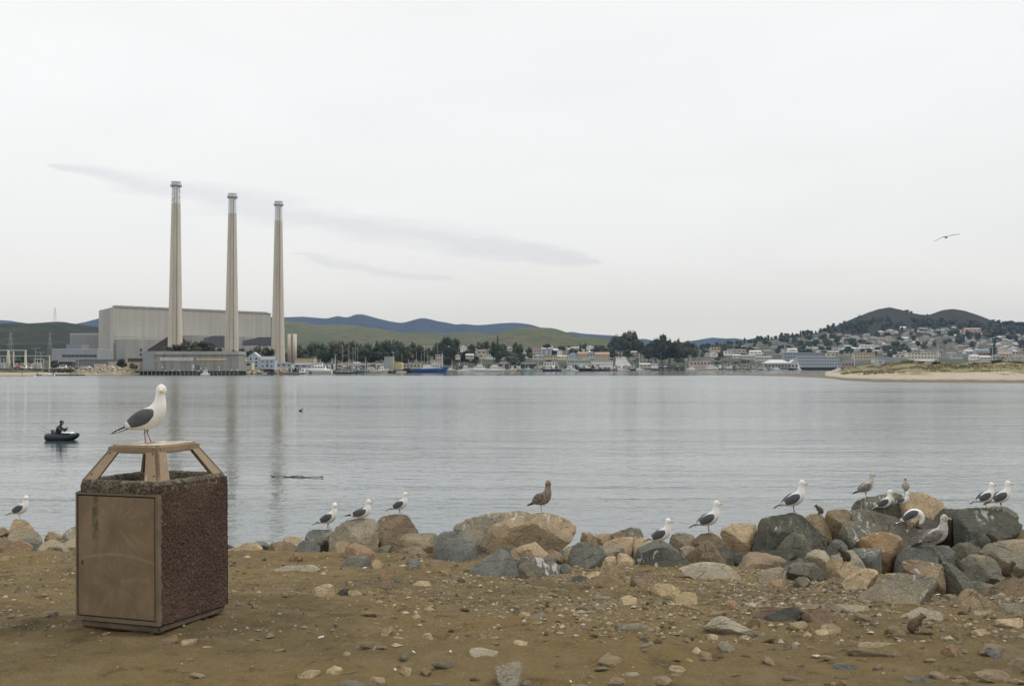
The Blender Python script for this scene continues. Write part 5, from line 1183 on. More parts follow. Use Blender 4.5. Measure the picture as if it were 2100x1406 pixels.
boat(760, 780, 'trawler', M_hg, 'grey-blue trawler moored behind the cream trawler', 885, True, [(763, 744)])
boat(812, 833, 'sail', M_white, 'small white sailing boat with blue sail cover beside the yellow shelter', 905, False, [(824.5, 726)])
bt = boat(845, 916, 'trawler', M_hb, 'big bright blue fishing vessel with long white deckhouse', 925, fb=2.2, mast=[(906.5, 720), (890.5, 737), (902, 738)], cat='ship')
Lb = 71 / F * 925; MB().box(-Lb * .22, Lb * .3, -1.9, 1.9, 2.2, 3.9).obj('deckhouse', M_white, bt); MB().box(-Lb * .18, Lb * .06, -1.8, 1.8, 3.9, 6.6).obj('wheelhouse', M_white, bt); MB().box(-Lb * .2, Lb * .3, -2, 2, 6.3, 6.5).obj('awning', M_blur, bt)
MB().box(-Lb * .36, -Lb * .24, -1.8, 1.8, 2.0, 3.6).obj('deck_gear', M_hb, bt)
boat(913, 937, 'cruiser', M_hgr, 'old motor boat with white cabin and greenish hull behind the blue vessel\'s bow', 1010)
boat(941, 963, 'cruiser', M_white, 'small white cabin boat with dark windscreen left of the motor yacht', 1030, True)
boat(961, 1003, 'cruiser', M_white, 'large white motor yacht with a flying bridge', 1045, True, fb=1.9, mast=[(987.5, 737)])
boat(1002, 1034, 'ferry', M_white, 'boxy white tour boat with a dark green waterline', 1075)
MB().box(-6, 6, -2.6, 2.6, -.1, .35).obj('boot_stripe', M_grn, bpy.data.objects['tour_boat'])
boat(1034, 1059, 'trawler', M_hc, 'cream fishing boat with a raised diagonal boom', 1110, False, [(1044, 741)], [(.05, 2, .75, 10, .22)])
boat(1059, 1078, 'trawler', M_hg, 'grey fishing boat between the diagonal boom and the mint green boat', 1130, True, [(1067, 748)])
boat(1077, 1096, 'trawler', M_hm, 'mint green fishing boat with domed white wheelhouse', 1150, True)
boat(1096, 1112, 'sail', M_lgry, 'grey sloop with thin mast right of the mint green boat', 1180, False, [(1103.5, 740)])
boat(1110, 1151, 'trawler', M_hn, 'long navy blue work boat below the white waterfront shop', 1200, True, [(1137, 739)])
boat(1151, 1171, 'trawler', M_hp, 'pale mint fishing boat right of the long navy boat', 1225); boat(1168, 1186, 'cruiser', M_white, 'white cabin boat with low bow left of the dark trawler', 1235, fb=.8)
boat(1181, 1213, 'trawler', M_hk, 'black-hulled trawler with white deckhouse below the arcade', 1255, True, fb=2.2); boat(1211, 1232, 'trawler', M_hk, 'dark low fishing boat below the white cafe', 1290); boat(1228, 1248, 'trawler', M_hn, 'dark blue boat with raised bow below the cafe\'s right end', 1310, True)
boat(1247, 1267, 'trawler', M_hr, 'rust-red hulled fishing boat at the foot of the ramp road', 1330, True, fb=.9); boat(1262, 1282, 'cruiser', M_white, 'white cabin cruiser with a tall mast below the ramp road', 1345, False, mast=[(1267, 738)])
boat(1284, 1292, 'barge', M_tan, 'small brown work float at the foot of the ramp road', 1370); boat(1290, 1304, 'trawler', M_hn, 'small dark fishing boat right of the ramp road', 1385, True, [(1299, 742)]); boat(1302, 1320, 'cruiser', M_white, 'white boat with blue stripe left of the tan wharf shed', 1400); boat(1320, 1334, 'sail', M_hc, 'cream little boat at the left end of the dark wharf', 1420, False, [(1312, 723)])
boat(1407, 1430, 'cruiser', M_white, 'white speed cruiser at the right end of the dark wharf', 1500, True); boat(1429, 1473, 'trawler', M_hc, 'white fishing boat with red-topped wheelhouse and high bow at right', 1520, mast=[(1449, 741), (1464, 744)], fb=1.9)
boat(1583, 1600, 'cruiser', M_white, 'white boat moored below the broad white roof', 1600, True); boat(1598, 1616, 'skiff', M_white, 'long low white boat right below the white-roofed restaurant', 1590, fb=.9); boat(1574, 1586, 'trawler', M_hg, 'grey boat left of the low white boats at the restaurant', 1600)
boat(1707, 1731, 'cruiser', M_white, 'white boat under a lilac cover beside the sand spit', 1100, True, fb=.9); boat(1541, 1546, 'skiff', M_white, 'tiny white dinghy alone on the water right of the marina', 1500)
for i in range(15):
    px = 1482 + i * 6 + rnd.uniform(-1, 1); boat(px, px + rnd.uniform(8, 12), rnd.choice(('cruiser', 'sail', 'cruiser')), rnd.choice((M_white, M_white, M_lgry, M_hn)), 'small boat packed in the marina between the fishing boat and the restaurant', 1590 + rnd.uniform(0, 40), rnd.random() < .5, group='small boats in the marina')
sb = boat(1630.5, 1645, 'skiff', M_white, 'small sailing dinghy under a white triangular sail', 1480, fb=.55, name='sailing_dinghy'); tr = gx(1636, 1480) - sb.location.x
zt_ = zat(708.5 + 2, 1480) if False else zat(738.5 - 28.5 + 0, 1480)
zt_ = zat(738.3, 1480); MB().tube((tr, 0, .4), (tr, 0, zt_), .12, .07, 6).obj('mast', M_white, sb)
MB().add([(tr + .12, .02, 1.1), (tr + 4.0, .35, 1.2), (tr + 3.1, .42, 3.5), (tr + 1.8, .3, 7.0), (tr + .12, 0, zt_ - .3), (tr + .12, -.03, 1.1), (tr + 4.0, .3, 1.2), (tr + 3.1, .37, 3.5), (tr + 1.8, .25, 7.0), (tr + .12, -.05, zt_ - .3)], [(0, 1, 2, 3, 4), (9, 8, 7, 6, 5), (0, 5, 6, 1), (1, 6, 7, 2), (2, 7, 8, 3), (3, 8, 9, 4), (4, 9, 5, 0)]).obj('sail', plain('sailcloth', (.72, .68, .60)), sb)
for i, (px, ty) in enumerate([(854, 722), (864, 719), (870, 717), (877, 720), (897.5, 708), (700, 735), (776, 742), (1104, 741), (1148, 743), (1178, 742), (1339, 741), (1486, 743), (1502, 745), (1522, 744), (1536, 746), (1560, 745), (944, 738), (940, 722)]):
    D = shore(px) - 6; h = zat(ty, D) + .5; r = empty('moored_yacht', (gx(px, D), D, 0), 0, 'bare mast of a yacht hidden %s' % ('behind the blue fishing vessel' if 850 < px < 900 else 'among the sailing boats' if px < 800 else 'left of the motor yacht' if px < 950 else 'among the boats below the town' if px < 1345 else 'in the right-hand marina'), 'yacht', 'yachts hidden but for their masts')
    MB().tube((0, 0, .5), (0, 0, h), .14, .09, 5).obj('mast', M_lgry, r); v, f = hull_mesh(8, 2.6, .9); MB().add(v, f).obj('hull', M_white if i % 2 else M_hn, r)

# piers and wharves
def wharf(px0, px1, D0, D1, deck, label, mp=M_pile, npile=None, depth=6, shed=None):
    a = Vector((gx(px0, D0), D0, 0)); b = Vector((gx(px1, D1), D1, 0)); d_ = b - a; L_ = d_.length; rot = math.atan2(d_.y, d_.x)
    r = empty('wharf', a, rot, label, 'wharf'); MB().box(0, L_, 0, depth, deck - .45, deck).obj('deck', M_wood, r); MB().box(0, L_, -.12, 0, deck - .3, deck + .25).obj('fender_beam', M_wood, r)
    MB().box(0, L_, depth - .5, depth, -1, deck - .45).obj('back_wall', M_pile, r)
    n = npile or int(L_ / 3.2); me = MB().tube((0, 0, -1.5), (0, 0, deck + .5), .24, .2, 6).mesh('pile', False, mp)
    for i in range(n): o = obj('pile', me, r); o.location = (L_ * (i + .5) / n, -.2, 0); 
    return r
wharf(684, 860, 850, 960, 2.6, 'long dark wharf behind the sailing boats and cream trawler', npile=70); wharf(836, 862, 925, 950, 3.4, 'short high wharf at the stern of the blue vessel', npile=12)
wharf(862, 960, 1000, 1075, 3.4, 'dark pier with a pale straight deck line behind the blue vessel\'s bow', npile=30); wharf(1020, 1112, 1170, 1240, 3.0, 'wharf in front of the dark-roofed net shed', npile=34)
wharf(1112, 1330, 1250, 1450, 2.6, 'long low wharf below the shops, arcade and cafe', npile=70, mp=M_wood); wharf(1329, 1412, 1450, 1520, 4.6, 'high dark wharf with pale piles below the long grove', plain('pale_pile_far', (.2, .19, .165)), 34)
wharf(1412, 1560, 1545, 1640, 2.6, 'low wharf under the pinkish restaurant and marina', npile=40); wharf(1560, 1648, 1625, 1650, 2.6, 'wharf under the white-roofed restaurant', npile=30); wharf(1647, 1756, 1640, 1680, 3.4, 'dark pier under the long light blue hotel', npile=40)
wharf(497, 562, 738, 752, 2.4, 'dark timber landing below the pale blue house', npile=16)
simple('net_shed', 1023, 1099, 757, 742, 1225, 12, M_dark, M_slate, 'gable', 'long dark open shed with a low slate roof behind the diagonal boom', 'shed', 12, rh=2.2, wm=M_black)
fd = wharf(75, 175, 588, 600, .45, 'low floating dock beside the white sailing boat on the left', npile=2, depth=2)
for px, ty in ((79, 764.5), (111.5, 764.5), (147, 764.5), (160, 764)):
    D = 588; o = MB().tube((0, 0, -2), (0, 0, zat(ty, D)), .3, .25, 7).obj('mooring_post', M_pile); o.location = (gx(px, D), D - 1.2, 0); tag(o, 'dark mooring post %s' % {79: 'left of the moored white sailing boat', 111.5: 'at the stern of the moored white sailing boat', 147: 'farther right along the floating dock', 160: 'at the right end of the floating dock'}[px], 'post')
o = MB().tube((0, 0, -2), (0, 0, 3.2), .16, .1, 6).ball((0, 0, 3.0), .3, .3, .5, 6, 5).obj('marker_post', M_pile); o.location = (gx(45.5, 560), 560, 0); tag(o, 'thin dark channel marker standing off the left beach', 'post')
o = MB().ball((0, 0, .1), .8, .35, .3, 8, 5).obj('mooring_buoy', M_white); o.location = (gx(72, 540), 540, 0); tag(o, 'small white mooring buoy left of the floating dock', 'buoy')
# gear, crates and sheds along the wharves: small things a few pixels wide
for i in range(300):
    px = rnd.choice([rnd.uniform(686, 862), rnd.uniform(915, 1120), rnd.uniform(1110, 1330), rnd.uniform(1110, 1330), rnd.uniform(1335, 1560), rnd.uniform(500, 560), rnd.uniform(640, 690)])
    D = shore(px) + rnd.uniform(1, 9); k = rnd.random(); m = MB(); mt = rnd.choice((M_white, M_lgry, M_gry, M_dark, M_wood, M_buff, M_dark, M_paleb, M_wood))
    zone = 'below the pale blue house' if px < 570 else 'behind the sailing boats' if px < 870 else 'behind the motor yacht and tour boat' if px < 1112 else 'below shops and cafe' if px < 1335 else 'left of the white-roofed restaurant'
    if k < .45: m.box(-rnd.uniform(.8, 2), rnd.uniform(.8, 2), -1, 1, 0, rnd.uniform(1.6, 4.4)); nm_, cat_, lb_ = 'gear_box', 'box', 'storage box or gear stack on the wharf '
    elif k < .75: m.tube((0, 0, 0), (0, 0, rnd.uniform(4, 10)), .2, .13, 5); nm_, cat_, lb_ = 'wharf_pole', 'pole', 'slim pole on the wharf '
    elif k < .9: m.box(-1.6, 1.6, -1.2, 1.2, 0, 2.1).gable(-1.6, 1.6, -1.2, 1.2, 2.1, .8, 'x', .2); nm_, cat_, lb_ = 'dock_hut', 'hut', 'tiny dock hut on the wharf '
    else: m.tube((0, 0, 0), (0, 0, 5.5), .12, .1, 5); m.tube((0, 0, 5.4), (1.6, 0, 5.7), .08, .08, 4); nm_, cat_, lb_ = 'street_lamp', 'lamp', 'street lamp on the wharf '
    o = m.obj(nm_, mt); o.location = (gx(px, D), D, 2.55); o.rotation_euler = (0, 0, rnd.uniform(-.5, .5)); tag(o, lb_ + zone, cat_, 'small gear along the wharves')
for px, by_, ty, D, lab in [(1752.5, 756, 725, 1500, 'tall white flagpole right of the pink shop'), (1793.5, 750, 725, 1500, 'white flagpole at the left dune'), (1924, 742, 707, 1300, 'tallest white flagpole behind the middle dune'), (1988, 740, 717, 1300, 'white flagpole behind the right-middle dune'), (2035.5, 737, 710, 1400, 'thin white pole before the dark tree at right'), (2083, 737, 723, 1400, 'short white pole near the right edge'), (688, 748, 727, 950, 'floodlight pole behind the bare masts'), (806, 750, 722, 905, 'pole with crossbar beside the ice house'), (1052.5, 745, 731, 1240, 'lamp pole with crossbar above the net shed'), (1311.5, 752, 722, 1430, 'tall bare wooden pole at the left end of the dark wharf'), (535, 740, 720, 750, 'thin aerial on the pale blue house\'s roof ridge'), (503.5, 745, 725, 728, 'thin mast beside the tan lookout hut')]:
    b = P(px, by_, D); h = (by_ - ty) / F * D; r = empty('pole', b, 0, lab, 'pole'); MB().tube((0, 0, -3), (0, 0, h), .2 * D / 1300 + .03, .12 * D / 1300 + .02, 6).obj('shaft', M_white if 'white' in lab else M_lgry, r)
    if 'crossbar' in lab or 'floodlight' in lab: MB().box(-1.2, 1.2, -.15, .15, h - .3, h + .1).obj('crossbar', M_lgry, r)
for px, py, D, w_, lab in [(1070, 738.5, 1260, 3.2, 'square pale billboard on the green bank above the net shed'), (732, 743.5, 860, 5.2, 'long white sign board between the ketch masts'), (860, 731, 1100, 2.2, 'small white double sign left of the grey boxy house')]:
    b = P(px, py, D); r = empty('sign_board', b, 0, lab, 'sign'); MB().box(-w_ / 2 * 1.0, w_ / 2, -.1, .1, -w_ * (.12 if w_ > 5 else .5), w_ * (.12 if w_ > 5 else .5)).obj('panel', M_white, r); MB().tube((0, .2, -6), (0, .2, 0), .12, .12, 5).obj('post', M_gry, r)
# antennas on the far ridge
for px in (716, 720, 724, 731, 735, 739, 742, 745): 
    ry = interp(px, [(715, 651), (728, 645), (745, 645), (752, 648)]); b = P(px, ry + 1, 9500); o = MB().tube((0, 0, -10), (0, 0, rnd.uniform(10, 22)), 1.3, .8, 4).obj('radio_mast', M_dark); o.location = b; tag(o, 'tiny radio mast on the highest blue mountain ridge', 'mast', 'radio masts on the blue ridge')
# red channel buoy
b = Vector((gx(578, 600), 600, 0)); r = empty('channel_buoy', b, 0, 'small red channel buoy on the water by the right smokestack\'s reflection', 'buoy')
MB().tube((0, 0, -.5), (0, 0, .55), .62, .62, 12).obj('float', M_red, r); MB().tube((0, 0, .55), (0, 0, 1.7), .42, .12, 8).obj('cage', M_red, r); MB().ball((0, 0, 1.75), .17).obj('light', M_red, r)
o = MB().ball((0, 0, .12), .22, .35, .2, 8, 6).obj('mooring_float', M_red); o.location = (gx(1211.5, 1180), 1180, 0); tag(o, 'tiny red float before the black-hulled trawler', 'buoy')
# white notice: covered gangways
# ------------------------------------------------------------------ boulders
ICO = {}
def ico(sub):
    if sub not in ICO:
        bm = bmesh.new(); bmesh.ops.create_icosphere(bm, subdivisions=sub, radius=1.0); ICO[sub] = (np.array([v.co[:] for v in bm.verts]), [tuple(v.index for v in f.verts) for f in bm.faces]); bm.free()
    return ICO[sub]
def hull2(pts):
    pts = sorted(set(pts)); 
    def half(ps):
        h = []
        for p in ps:
            while len(h) >= 2 and (h[-1][0] - h[-2][0]) * (p[1] - h[-2][1]) - (h[-1][1] - h[-2][1]) * (p[0] - h[-2][0]) <= 0: h.pop()
            h.append(p)
        return h[:-1]
    return half(pts) + half(pts[::-1])
ROCKS = []
def rock_verts(poly, T, seed, sub=4, jag=1.0, p=46):
    """poly: convex outline (x,z) around its centre, counter-clockwise; T thickness: rounded intersection of half spaces"""
    rg = random.Random(seed); pl = []
    w_ = max(a[0] for a in poly) - min(a[0] for a in poly); h_ = max(a[1] for a in poly) - min(a[1] for a in poly)
    k = len(poly)
    for i in range(k):
        a = Vector(poly[i]); b = Vector(poly[(i + 1) % k]); e = b - a
        if e.length < 1e-6: continue
        n = Vector((e.y, -e.x)).normalized(); d = max(.02, n.dot(a))
        for s in (-1, 1):
            tl = rg.choice((.08, .3, .95)) if s < 0 else rg.uniform(.1, .5)
            if n.y > .4 and s < 0: tl = rg.choice((.45, .9, 1.3))
            nn = Vector((n.x, s * tl, n.y)); l = nn.length; pl.append((nn / l, d / l))
    for s, cnt in ((-1, 3), (1, 2)):
        for _ in range(cnt):
            nn = Vector((rg.uniform(-.8, .8), s, rg.uniform(-.3, .9) if s < 0 else rg.uniform(-.2, .4))).normalized(); pl.append((nn, T / 2 * rg.uniform(.8, 1.1)))
    for _ in range(5):      # broken corners
        nn = Vector((rg.gauss(0, 1), -abs(rg.gauss(0, 1)), rg.gauss(.2, .8))).normalized(); sup = max(nn.x * a[0] + nn.z * a[1] for a in poly) + abs(nn.y) * T * .22
        if abs(nn.y) > .35: pl.append((nn, sup * rg.uniform(.72, .9)))
    Nn = np.array([q[0][:] for q in pl]); Dd = np.array([q[1] for q in pl])
    V, Fc = ico(sub); sc = np.array([w_ / 2, T / 2, h_ / 2]); sc = sc / sc.max(); d = V * np.maximum(sc, .35); d /= np.linalg.norm(d, axis=1)[:, None]
    q = np.maximum(d @ Nn.T / Dd, 0); r = .7 / q.max(axis=1) + .3 / (np.sum(q ** 40, axis=1) ** (1 / 40)); r *= 1.02
    size = (w_ * h_ * T) ** (1 / 3); out = []
    f1, f2 = 1.6 / size, 5.5 / size; o = Vector((seed * 3.1, 0, 0))
    for i in range(len(d)):
        c = Vector(d[i] * r[i]); cf = c * f1 + o
        n1 = mnoise.fractal(cf, 1.0, 2.0, 4); n2 = abs(mnoise.noise(c * f2 + o)); n3 = mnoise.noise(c * f2 * 2.3 + o)
        st_ = ((c.z + .3 * c.x) * 7 / size + n1 * 1.2) % 1.0      # faint bedding steps
        out.append(c * (1 + jag * (.035 * n1 - .035 * n2 + .018 * n3 + .012 * (st_ > .5))))
    fa = np.array(Fc); fid = np.argmax(((d[fa[:, 0]] + d[fa[:, 1]] + d[fa[:, 2]]) @ Nn.T) / Dd, axis=1)
    return out, Fc, fid
def rock_mesh(v, f, fid, m_):
    me = bpy.data.meshes.new('boulder'); me.from_pydata(v, [], f); me.update(); me.polygons.foreach_set('use_smooth', [True] * len(me.polygons))
    if m_: me.materials.append(m_)
    ek = {}
    for p_ in me.polygons:
        for k_ in p_.edge_keys: ek.setdefault(k_, []).append(fid[p_.index])
    sh = [False] * len(me.edges)
    for e_ in me.edges:
        q_ = ek.get(e_.key)
        if q_ and len(q_) == 2 and q_[0] != q_[1]: sh[e_.index] = True
    at_ = me.attributes.new('sharp_edge', 'BOOLEAN', 'EDGE') if 'sharp_edge' not in me.attributes else me.attributes['sharp_edge']; at_.data.foreach_set('value', sh)
    return me
def boulder(outline, Y, T, mat_, label, seed=None, cat='boulder', name='boulder', group=None, sub=4, sink=.10):
    seed = seed if seed is not None else int(outline[0][0] * 7 + outline[0][1]) % 977
    pts = hull2([(float(a), -float(b)) for a, b in outline]); ys_ = [-b for a, b in pts]; by = max(ys_); 
    if Y is None:
        Yf = ground_depth(sum(a for a, b in pts) / len(pts), by); Y = Yf + (T or .3) * .32
    wpx = max(a for a, b in pts) - min(a for a, b in pts); T = T or wpx / F * Y * .75
    W3 = []
    for a, b in pts:
        q_ = P(a, -b, Y); lowf = max(0, 1 - (by + b) / max(1, (by - min(ys_)) * .3)); q_.z -= sink * lowf; W3.append(q_)
    c = sum(W3, Vector()) / len(W3); poly = [(q_.x - c.x, q_.z - c.z) for q_ in W3]
    v, f, fid = rock_verts(poly, T, seed, sub); me = rock_mesh(v, f, fid, RM[mat_])
    o = obj(name, me); o.location = c; tag(o, label, cat, group); ROCKS.append((o, [q_ + c for q_ in v], f)); return o
def ground_depth(px, py):
    d = ray(px, py); Y = 8.0
    for _ in range(30):
        z = gz0(d.x / d.y * Y, Y); Y = (z - CAMZ) / (d.z / d.y)
        Y = min(Y, 14.2)
    return Y
BD = [
 ([(22,1093),(28,1064),(47,1065),(57,1071),(65,1080),(66,1092)], 15.2, .6, 'tan', 'tan upright rock with a gull standing on its flat top, far left'),
 ([(-10,1102),(-10,1081),(2,1080),(12,1083),(20,1092),(10,1102)], 15.4, .5, 'tan', 'tan rock cut by the left picture edge, behind the others'),
 ([(14,1115),(18,1096),(38,1087),(67,1085),(77,1092),(86,1102),(83,1115)], 14.6, .6, 'mix', 'long grey-brown rock in front of the far-left gull\'s rock'),
 ([(-12,1127),(-12,1104),(0,1102),(12,1105),(15,1113),(3,1128)], 13.9, .5, 'tan', 'low tan rock at the very left edge on the dirt'),
 ([(28,1124),(30,1110),(47,1099),(64,1099),(86,1110),(80,1124)], 14.0, .5, 'mix', 'rounded grey-brown slab above the orange rock, left of the bin'),
 ([(-2,1128),(8,1119),(21,1109),(38,1108),(60,1118),(73,1126),(40,1131)], 13.5, .5, 'orange', 'low orange rock on the dirt at the left, beside the bin'),
 ([(88,1116),(90,1101),(99,1089),(112,1092),(124,1102),(123,1116)], 14.9, .5, 'tan', 'pointed tan rock midway between gull rock and bin'),
 ([(78,1124),(90,1115),(122,1114),(125,1124),(102,1128)], 13.9, .45, 'blue', 'flat blue-grey rock just left of the bin'),
 ([(122,1120),(124,1104),(132,1090),(146,1080),(168,1078),(178,1092),(178,1120)], 14.8, .7, 'mix_g', 'tall tan and grey rock half hidden behind the bin\'s left edge'),
 ([(121,1128),(125,1110),(136,1103),(158,1110),(172,1116),(172,1129)], 13.9, .5, 'blue', 'low blue-grey rock touching the bin\'s left edge'),
 ([(450,1134),(462,1128),(482,1120),(500,1114),(521,1111),(538,1120),(541,1131),(500,1136)], 13.6, .5, 'tan', 'low tan rock right of the bin\'s top right corner'),
 ([(440,1124),(450,1119),(470,1117),(482,1122),(470,1128)], 14.2, .4, 'dark', 'thin dark rock just right of the bin at the water'),
 ([(520,1122),(522,1110),(532,1108),(545,1110),(554,1121),(538,1128)], 14.4, .4, 'blue', 'small blue-grey rock between two tan rocks right of the bin'),
 ([(552,1127),(554,1113),(573,1110),(595,1111),(609,1122),(605,1136),(560,1137)], 13.8, .5, 'brown', 'squarish brown rock, second cluster right of the bin'),
 ([(576,1114),(583,1101),(595,1097),(616,1103),(627,1110),(620,1125),(585,1125)], 14.3, .5, 'tan', 'tan rock rising behind the squarish brown rock'),
 ([(605,1134),(611,1114),(626,1106),(647,1110),(657,1122),(655,1135),(620,1138)], 13.7, .5, 'blue', 'rounded blue-grey rock left of the standing gull\'s rock'),
 ([(623,1106),(628,1091),(642,1085),(680,1085),(684,1095),(672,1114),(640,1114)], 14.7, .6, 'blue_g', 'grey rock with white streaks under the gull facing the camera'),
 ([(644,1120),(650,1104),(662,1094),(678,1090),(680,1122),(665,1130),(650,1130)], 14.1, .5, 'grey', 'upright grey rock wedged left of the large pale boulder'),
 ([(675,1124),(676,1099),(692,1076),(714,1065),(742,1063),(768,1065),(776,1075),(777,1115),(760,1127),(690,1132)], 13.9, .9, 'pale_g', 'large pale grey boulder with droppings under the resting gull'),
 ([(677,1130),(688,1113),(704,1106),(718,1112),(712,1129),(690,1132)], 13.2, .4, 'tan', 'tan stone leaning at the foot of the large pale boulder'),
 ([(700,1140),(708,1121),(728,1112),(752,1121),(770,1134),(774,1148),(740,1151),(705,1150)], 12.8, .6, 'orange', 'large orange-buff rock in front of the pale boulder'),
 ([(700,1160),(704,1147),(721,1140),(758,1138),(762,1156),(748,1163),(705,1164)], 12.3, .45, 'grey', 'flat-topped dark grey rock in front of the orange-buff rock'),
 ([(762,1160),(764,1148),(774,1146),(785,1156),(784,1168),(768,1168)], 12.2, .35, 'yellow', 'yellowish stone at the right end of the flat dark grey rock'),
 ([(773,1122),(773,1072),(778,1060),(806,1053),(835,1056),(848,1075),(862,1096),(852,1112),(800,1124)], 14.5, .9, 'brown_g', 'brown boulder with white-splashed top under a profile gull'),
 ([(808,1112),(812,1096),(826,1093),(892,1093),(899,1106),(890,1116),(815,1118)], 14.0, .6, 'mix', 'flat grey slab right of the brown boulder'),
 ([(799,1122),(811,1111),(830,1105),(868,1108),(890,1117),(888,1126),(860,1132),(812,1132)], 13.5, .55, 'brown', 'flat lens-shaped brown rock before the grey slab'),
 ([(777,1120),(790,1115),(803,1118),(800,1132),(785,1129)], 13.6, .3, 'tan', 'small tan stone between pale boulder and lens-shaped rock'),
 ([(884,1146),(893,1105),(905,1090),(950,1087),(969,1096),(979,1122),(982,1150),(965,1159),(915,1159),(888,1151)], 13.0, .7, 'blue', 'big blue-grey speckled slab standing upright left of the largest boulder'),
 ([(816,1168),(842,1147),(857,1143),(863,1155),(848,1168)], 12.2, .35, 'blue', 'wedge of blue-grey rock lying on the dirt before the lens-shaped rock'),
 ([(872,1157),(883,1148),(906,1148),(915,1157),(905,1164)], 12.4, .3, 'brown', 'flat brown stone at the foot of the upright speckled slab'),
 ([(929,1086),(936,1074),(965,1061),(1000,1053),(1050,1048),(1092,1049),(1085,1135),(985,1142),(960,1110)], 14.4, 1.1, 'mix_g', 'grey-tan boulder with bird-lime behind the largest boulder'),
 ([(1000,1140),(1000,1088),(1012,1074),(1050,1060),(1103,1050),(1128,1052),(1152,1060),(1180,1073),(1185,1096),(1168,1110),(1112,1143)], 13.3, 1.2, 'tan_g', 'largest tan boulder in the middle with the brown gull on top'),
 ([(961,1174),(972,1160),(993,1148),(1026,1124),(1043,1131),(1057,1150),(1066,1176),(1012,1184),(965,1182)], 12.0, .6, 'blue', 'smooth grey wedge at the left foot of the largest boulder'),
 ([(1053,1148),(1074,1141),(1129,1142),(1143,1155),(1149,1172),(1100,1179),(1062,1172)], 12.3, .6, 'grey_g', 'flat grey rock with white top along the foot of the largest boulder'),
 ([(1062,1176),(1065,1158),(1082,1150),(1098,1158),(1110,1174),(1119,1189),(1090,1190),(1068,1184)], 11.7, .45, 'mix', 'half grey half tan stone before the flat white-topped rock'),
 ([(1119,1138),(1138,1130),(1150,1138),(1158,1153),(1143,1157),(1125,1152)], 12.9, .45, 'brown', 'brown stone under the overhang of the largest boulder'),
 ([(1152,1144),(1160,1122),(1172,1119),(1177,1142),(1165,1152)], 12.8, .35, 'tan', 'narrow tan stone left of the round marked boulder'),
 ([(1164,1146),(1170,1124),(1186,1111),(1205,1110),(1231,1120),(1246,1134),(1241,1151),(1217,1165),(1179,1166),(1165,1159)], 12.5, .75, 'grey', 'rounded dark grey boulder with one thin white mark'),
 ([(1188,1116),(1193,1090),(1210,1090),(1222,1103),(1233,1120),(1228,1130),(1195,1130)], 13.2, .5, 'brown', 'upright brown stone behind the round marked boulder'),
 ([(1215,1100),(1236,1093),(1253,1093),(1263,1100),(1255,1114),(1225,1114)], 14.0, .5, 'tan', 'cracked tan rock at the water behind the tan ridge'),
 ([(1253,1094),(1274,1087),(1284,1098),(1276,1110),(1258,1108)], 14.1, .45, 'brown', 'small brown rock left of the green-grey rock at the water'),
 ([(1270,1088),(1293,1081),(1312,1084),(1320,1098),(1302,1108),(1276,1104)], 14.5, .55, 'green_g', 'spotted green-grey rock at the water left of a gull'),
 ([(1234,1120),(1250,1108),(1272,1102),(1298,1100),(1303,1132),(1265,1138),(1240,1134)], 13.3, .6, 'tan', 'tan sloping boulder left of the dark gull boulder'),
 ([(1298,1100),(1312,1100),(1336,1112),(1345,1126),(1330,1138),(1302,1138)], 13.1, .55, 'tan', 'wedge-shaped tan rock behind the dark gull boulder'),
 ([(1299,1154),(1306,1140),(1333,1128),(1361,1121),(1386,1128),(1416,1151),(1411,1162),(1373,1165),(1329,1164)], 12.3, .8, 'dark_g', 'low dark domed boulder under the gull with wings half shaded'),
 ([(1262,1166),(1265,1140),(1271,1131),(1290,1138),(1302,1150),(1298,1163),(1280,1168)], 12.5, .45, 'tan', 'tan stone squeezed between stone pillar and dark domed boulder'),
 ([(1226,1202),(1231,1165),(1241,1143),(1250,1140),(1263,1141),(1266,1175),(1268,1208),(1240,1206)], 11.6, .35, 'tan', 'upright tan pillar-like stone standing on the dirt'),
 ([(1146,1160),(1160,1154),(1171,1162),(1165,1173),(1150,1172)], 12.2, .3, 'grey', 'small grey stone left of the upright pillar stone'),
 ([(1172,1184),(1193,1178),(1217,1193),(1195,1197),(1175,1194)], 11.8, .3, 'dark', 'small dark stone left of the pillar\'s foot'),
 ([(1200,1180),(1215,1172),(1230,1170),(1230,1186),(1205,1188)], 11.9, .3, 'yellow', 'yellow-tan stone touching the pillar\'s left side'),
 ([(1290,1200),(1294,1180),(1308,1170),(1327,1169),(1350,1192),(1345,1208),(1300,1210)], 11.4, .55, 'brown', 'half-buried brown rock below the dark domed boulder'),
 ([(1371,1118),(1377,1096),(1392,1090),(1415,1094),(1428,1102),(1426,1122),(1394,1132)], 14.1, .6, 'mix_g', 'grey-tan rock with white specks between two gulls'),
 ([(1390,1128),(1402,1120),(1422,1120),(1436,1135),(1448,1152),(1425,1160),(1402,1148)], 13.4, .5, 'tan', 'shaded tan rock under the brown gull boulder'),
 ([(1415,1130),(1421,1107),(1438,1094),(1461,1093),(1478,1102),(1490,1118),(1470,1132),(1453,1144),(1421,1138)], 13.4, .7, 'brown', 'rounded brown boulder under the gull with spread black tail'),
 ([(1443,1158),(1457,1130),(1476,1119),(1497,1121),(1506,1138),(1504,1157),(1470,1162)], 12.8, .55, 'green', 'rounded green-grey boulder below the brown gull boulder'),
 ([(1474,1098),(1480,1082),(1501,1073),(1547,1074),(1552,1085),(1547,1107),(1532,1130),(1507,1136),(1486,1119)], 13.9, .9, 'tan_g', 'big rounded tan boulder splashed white on top'),
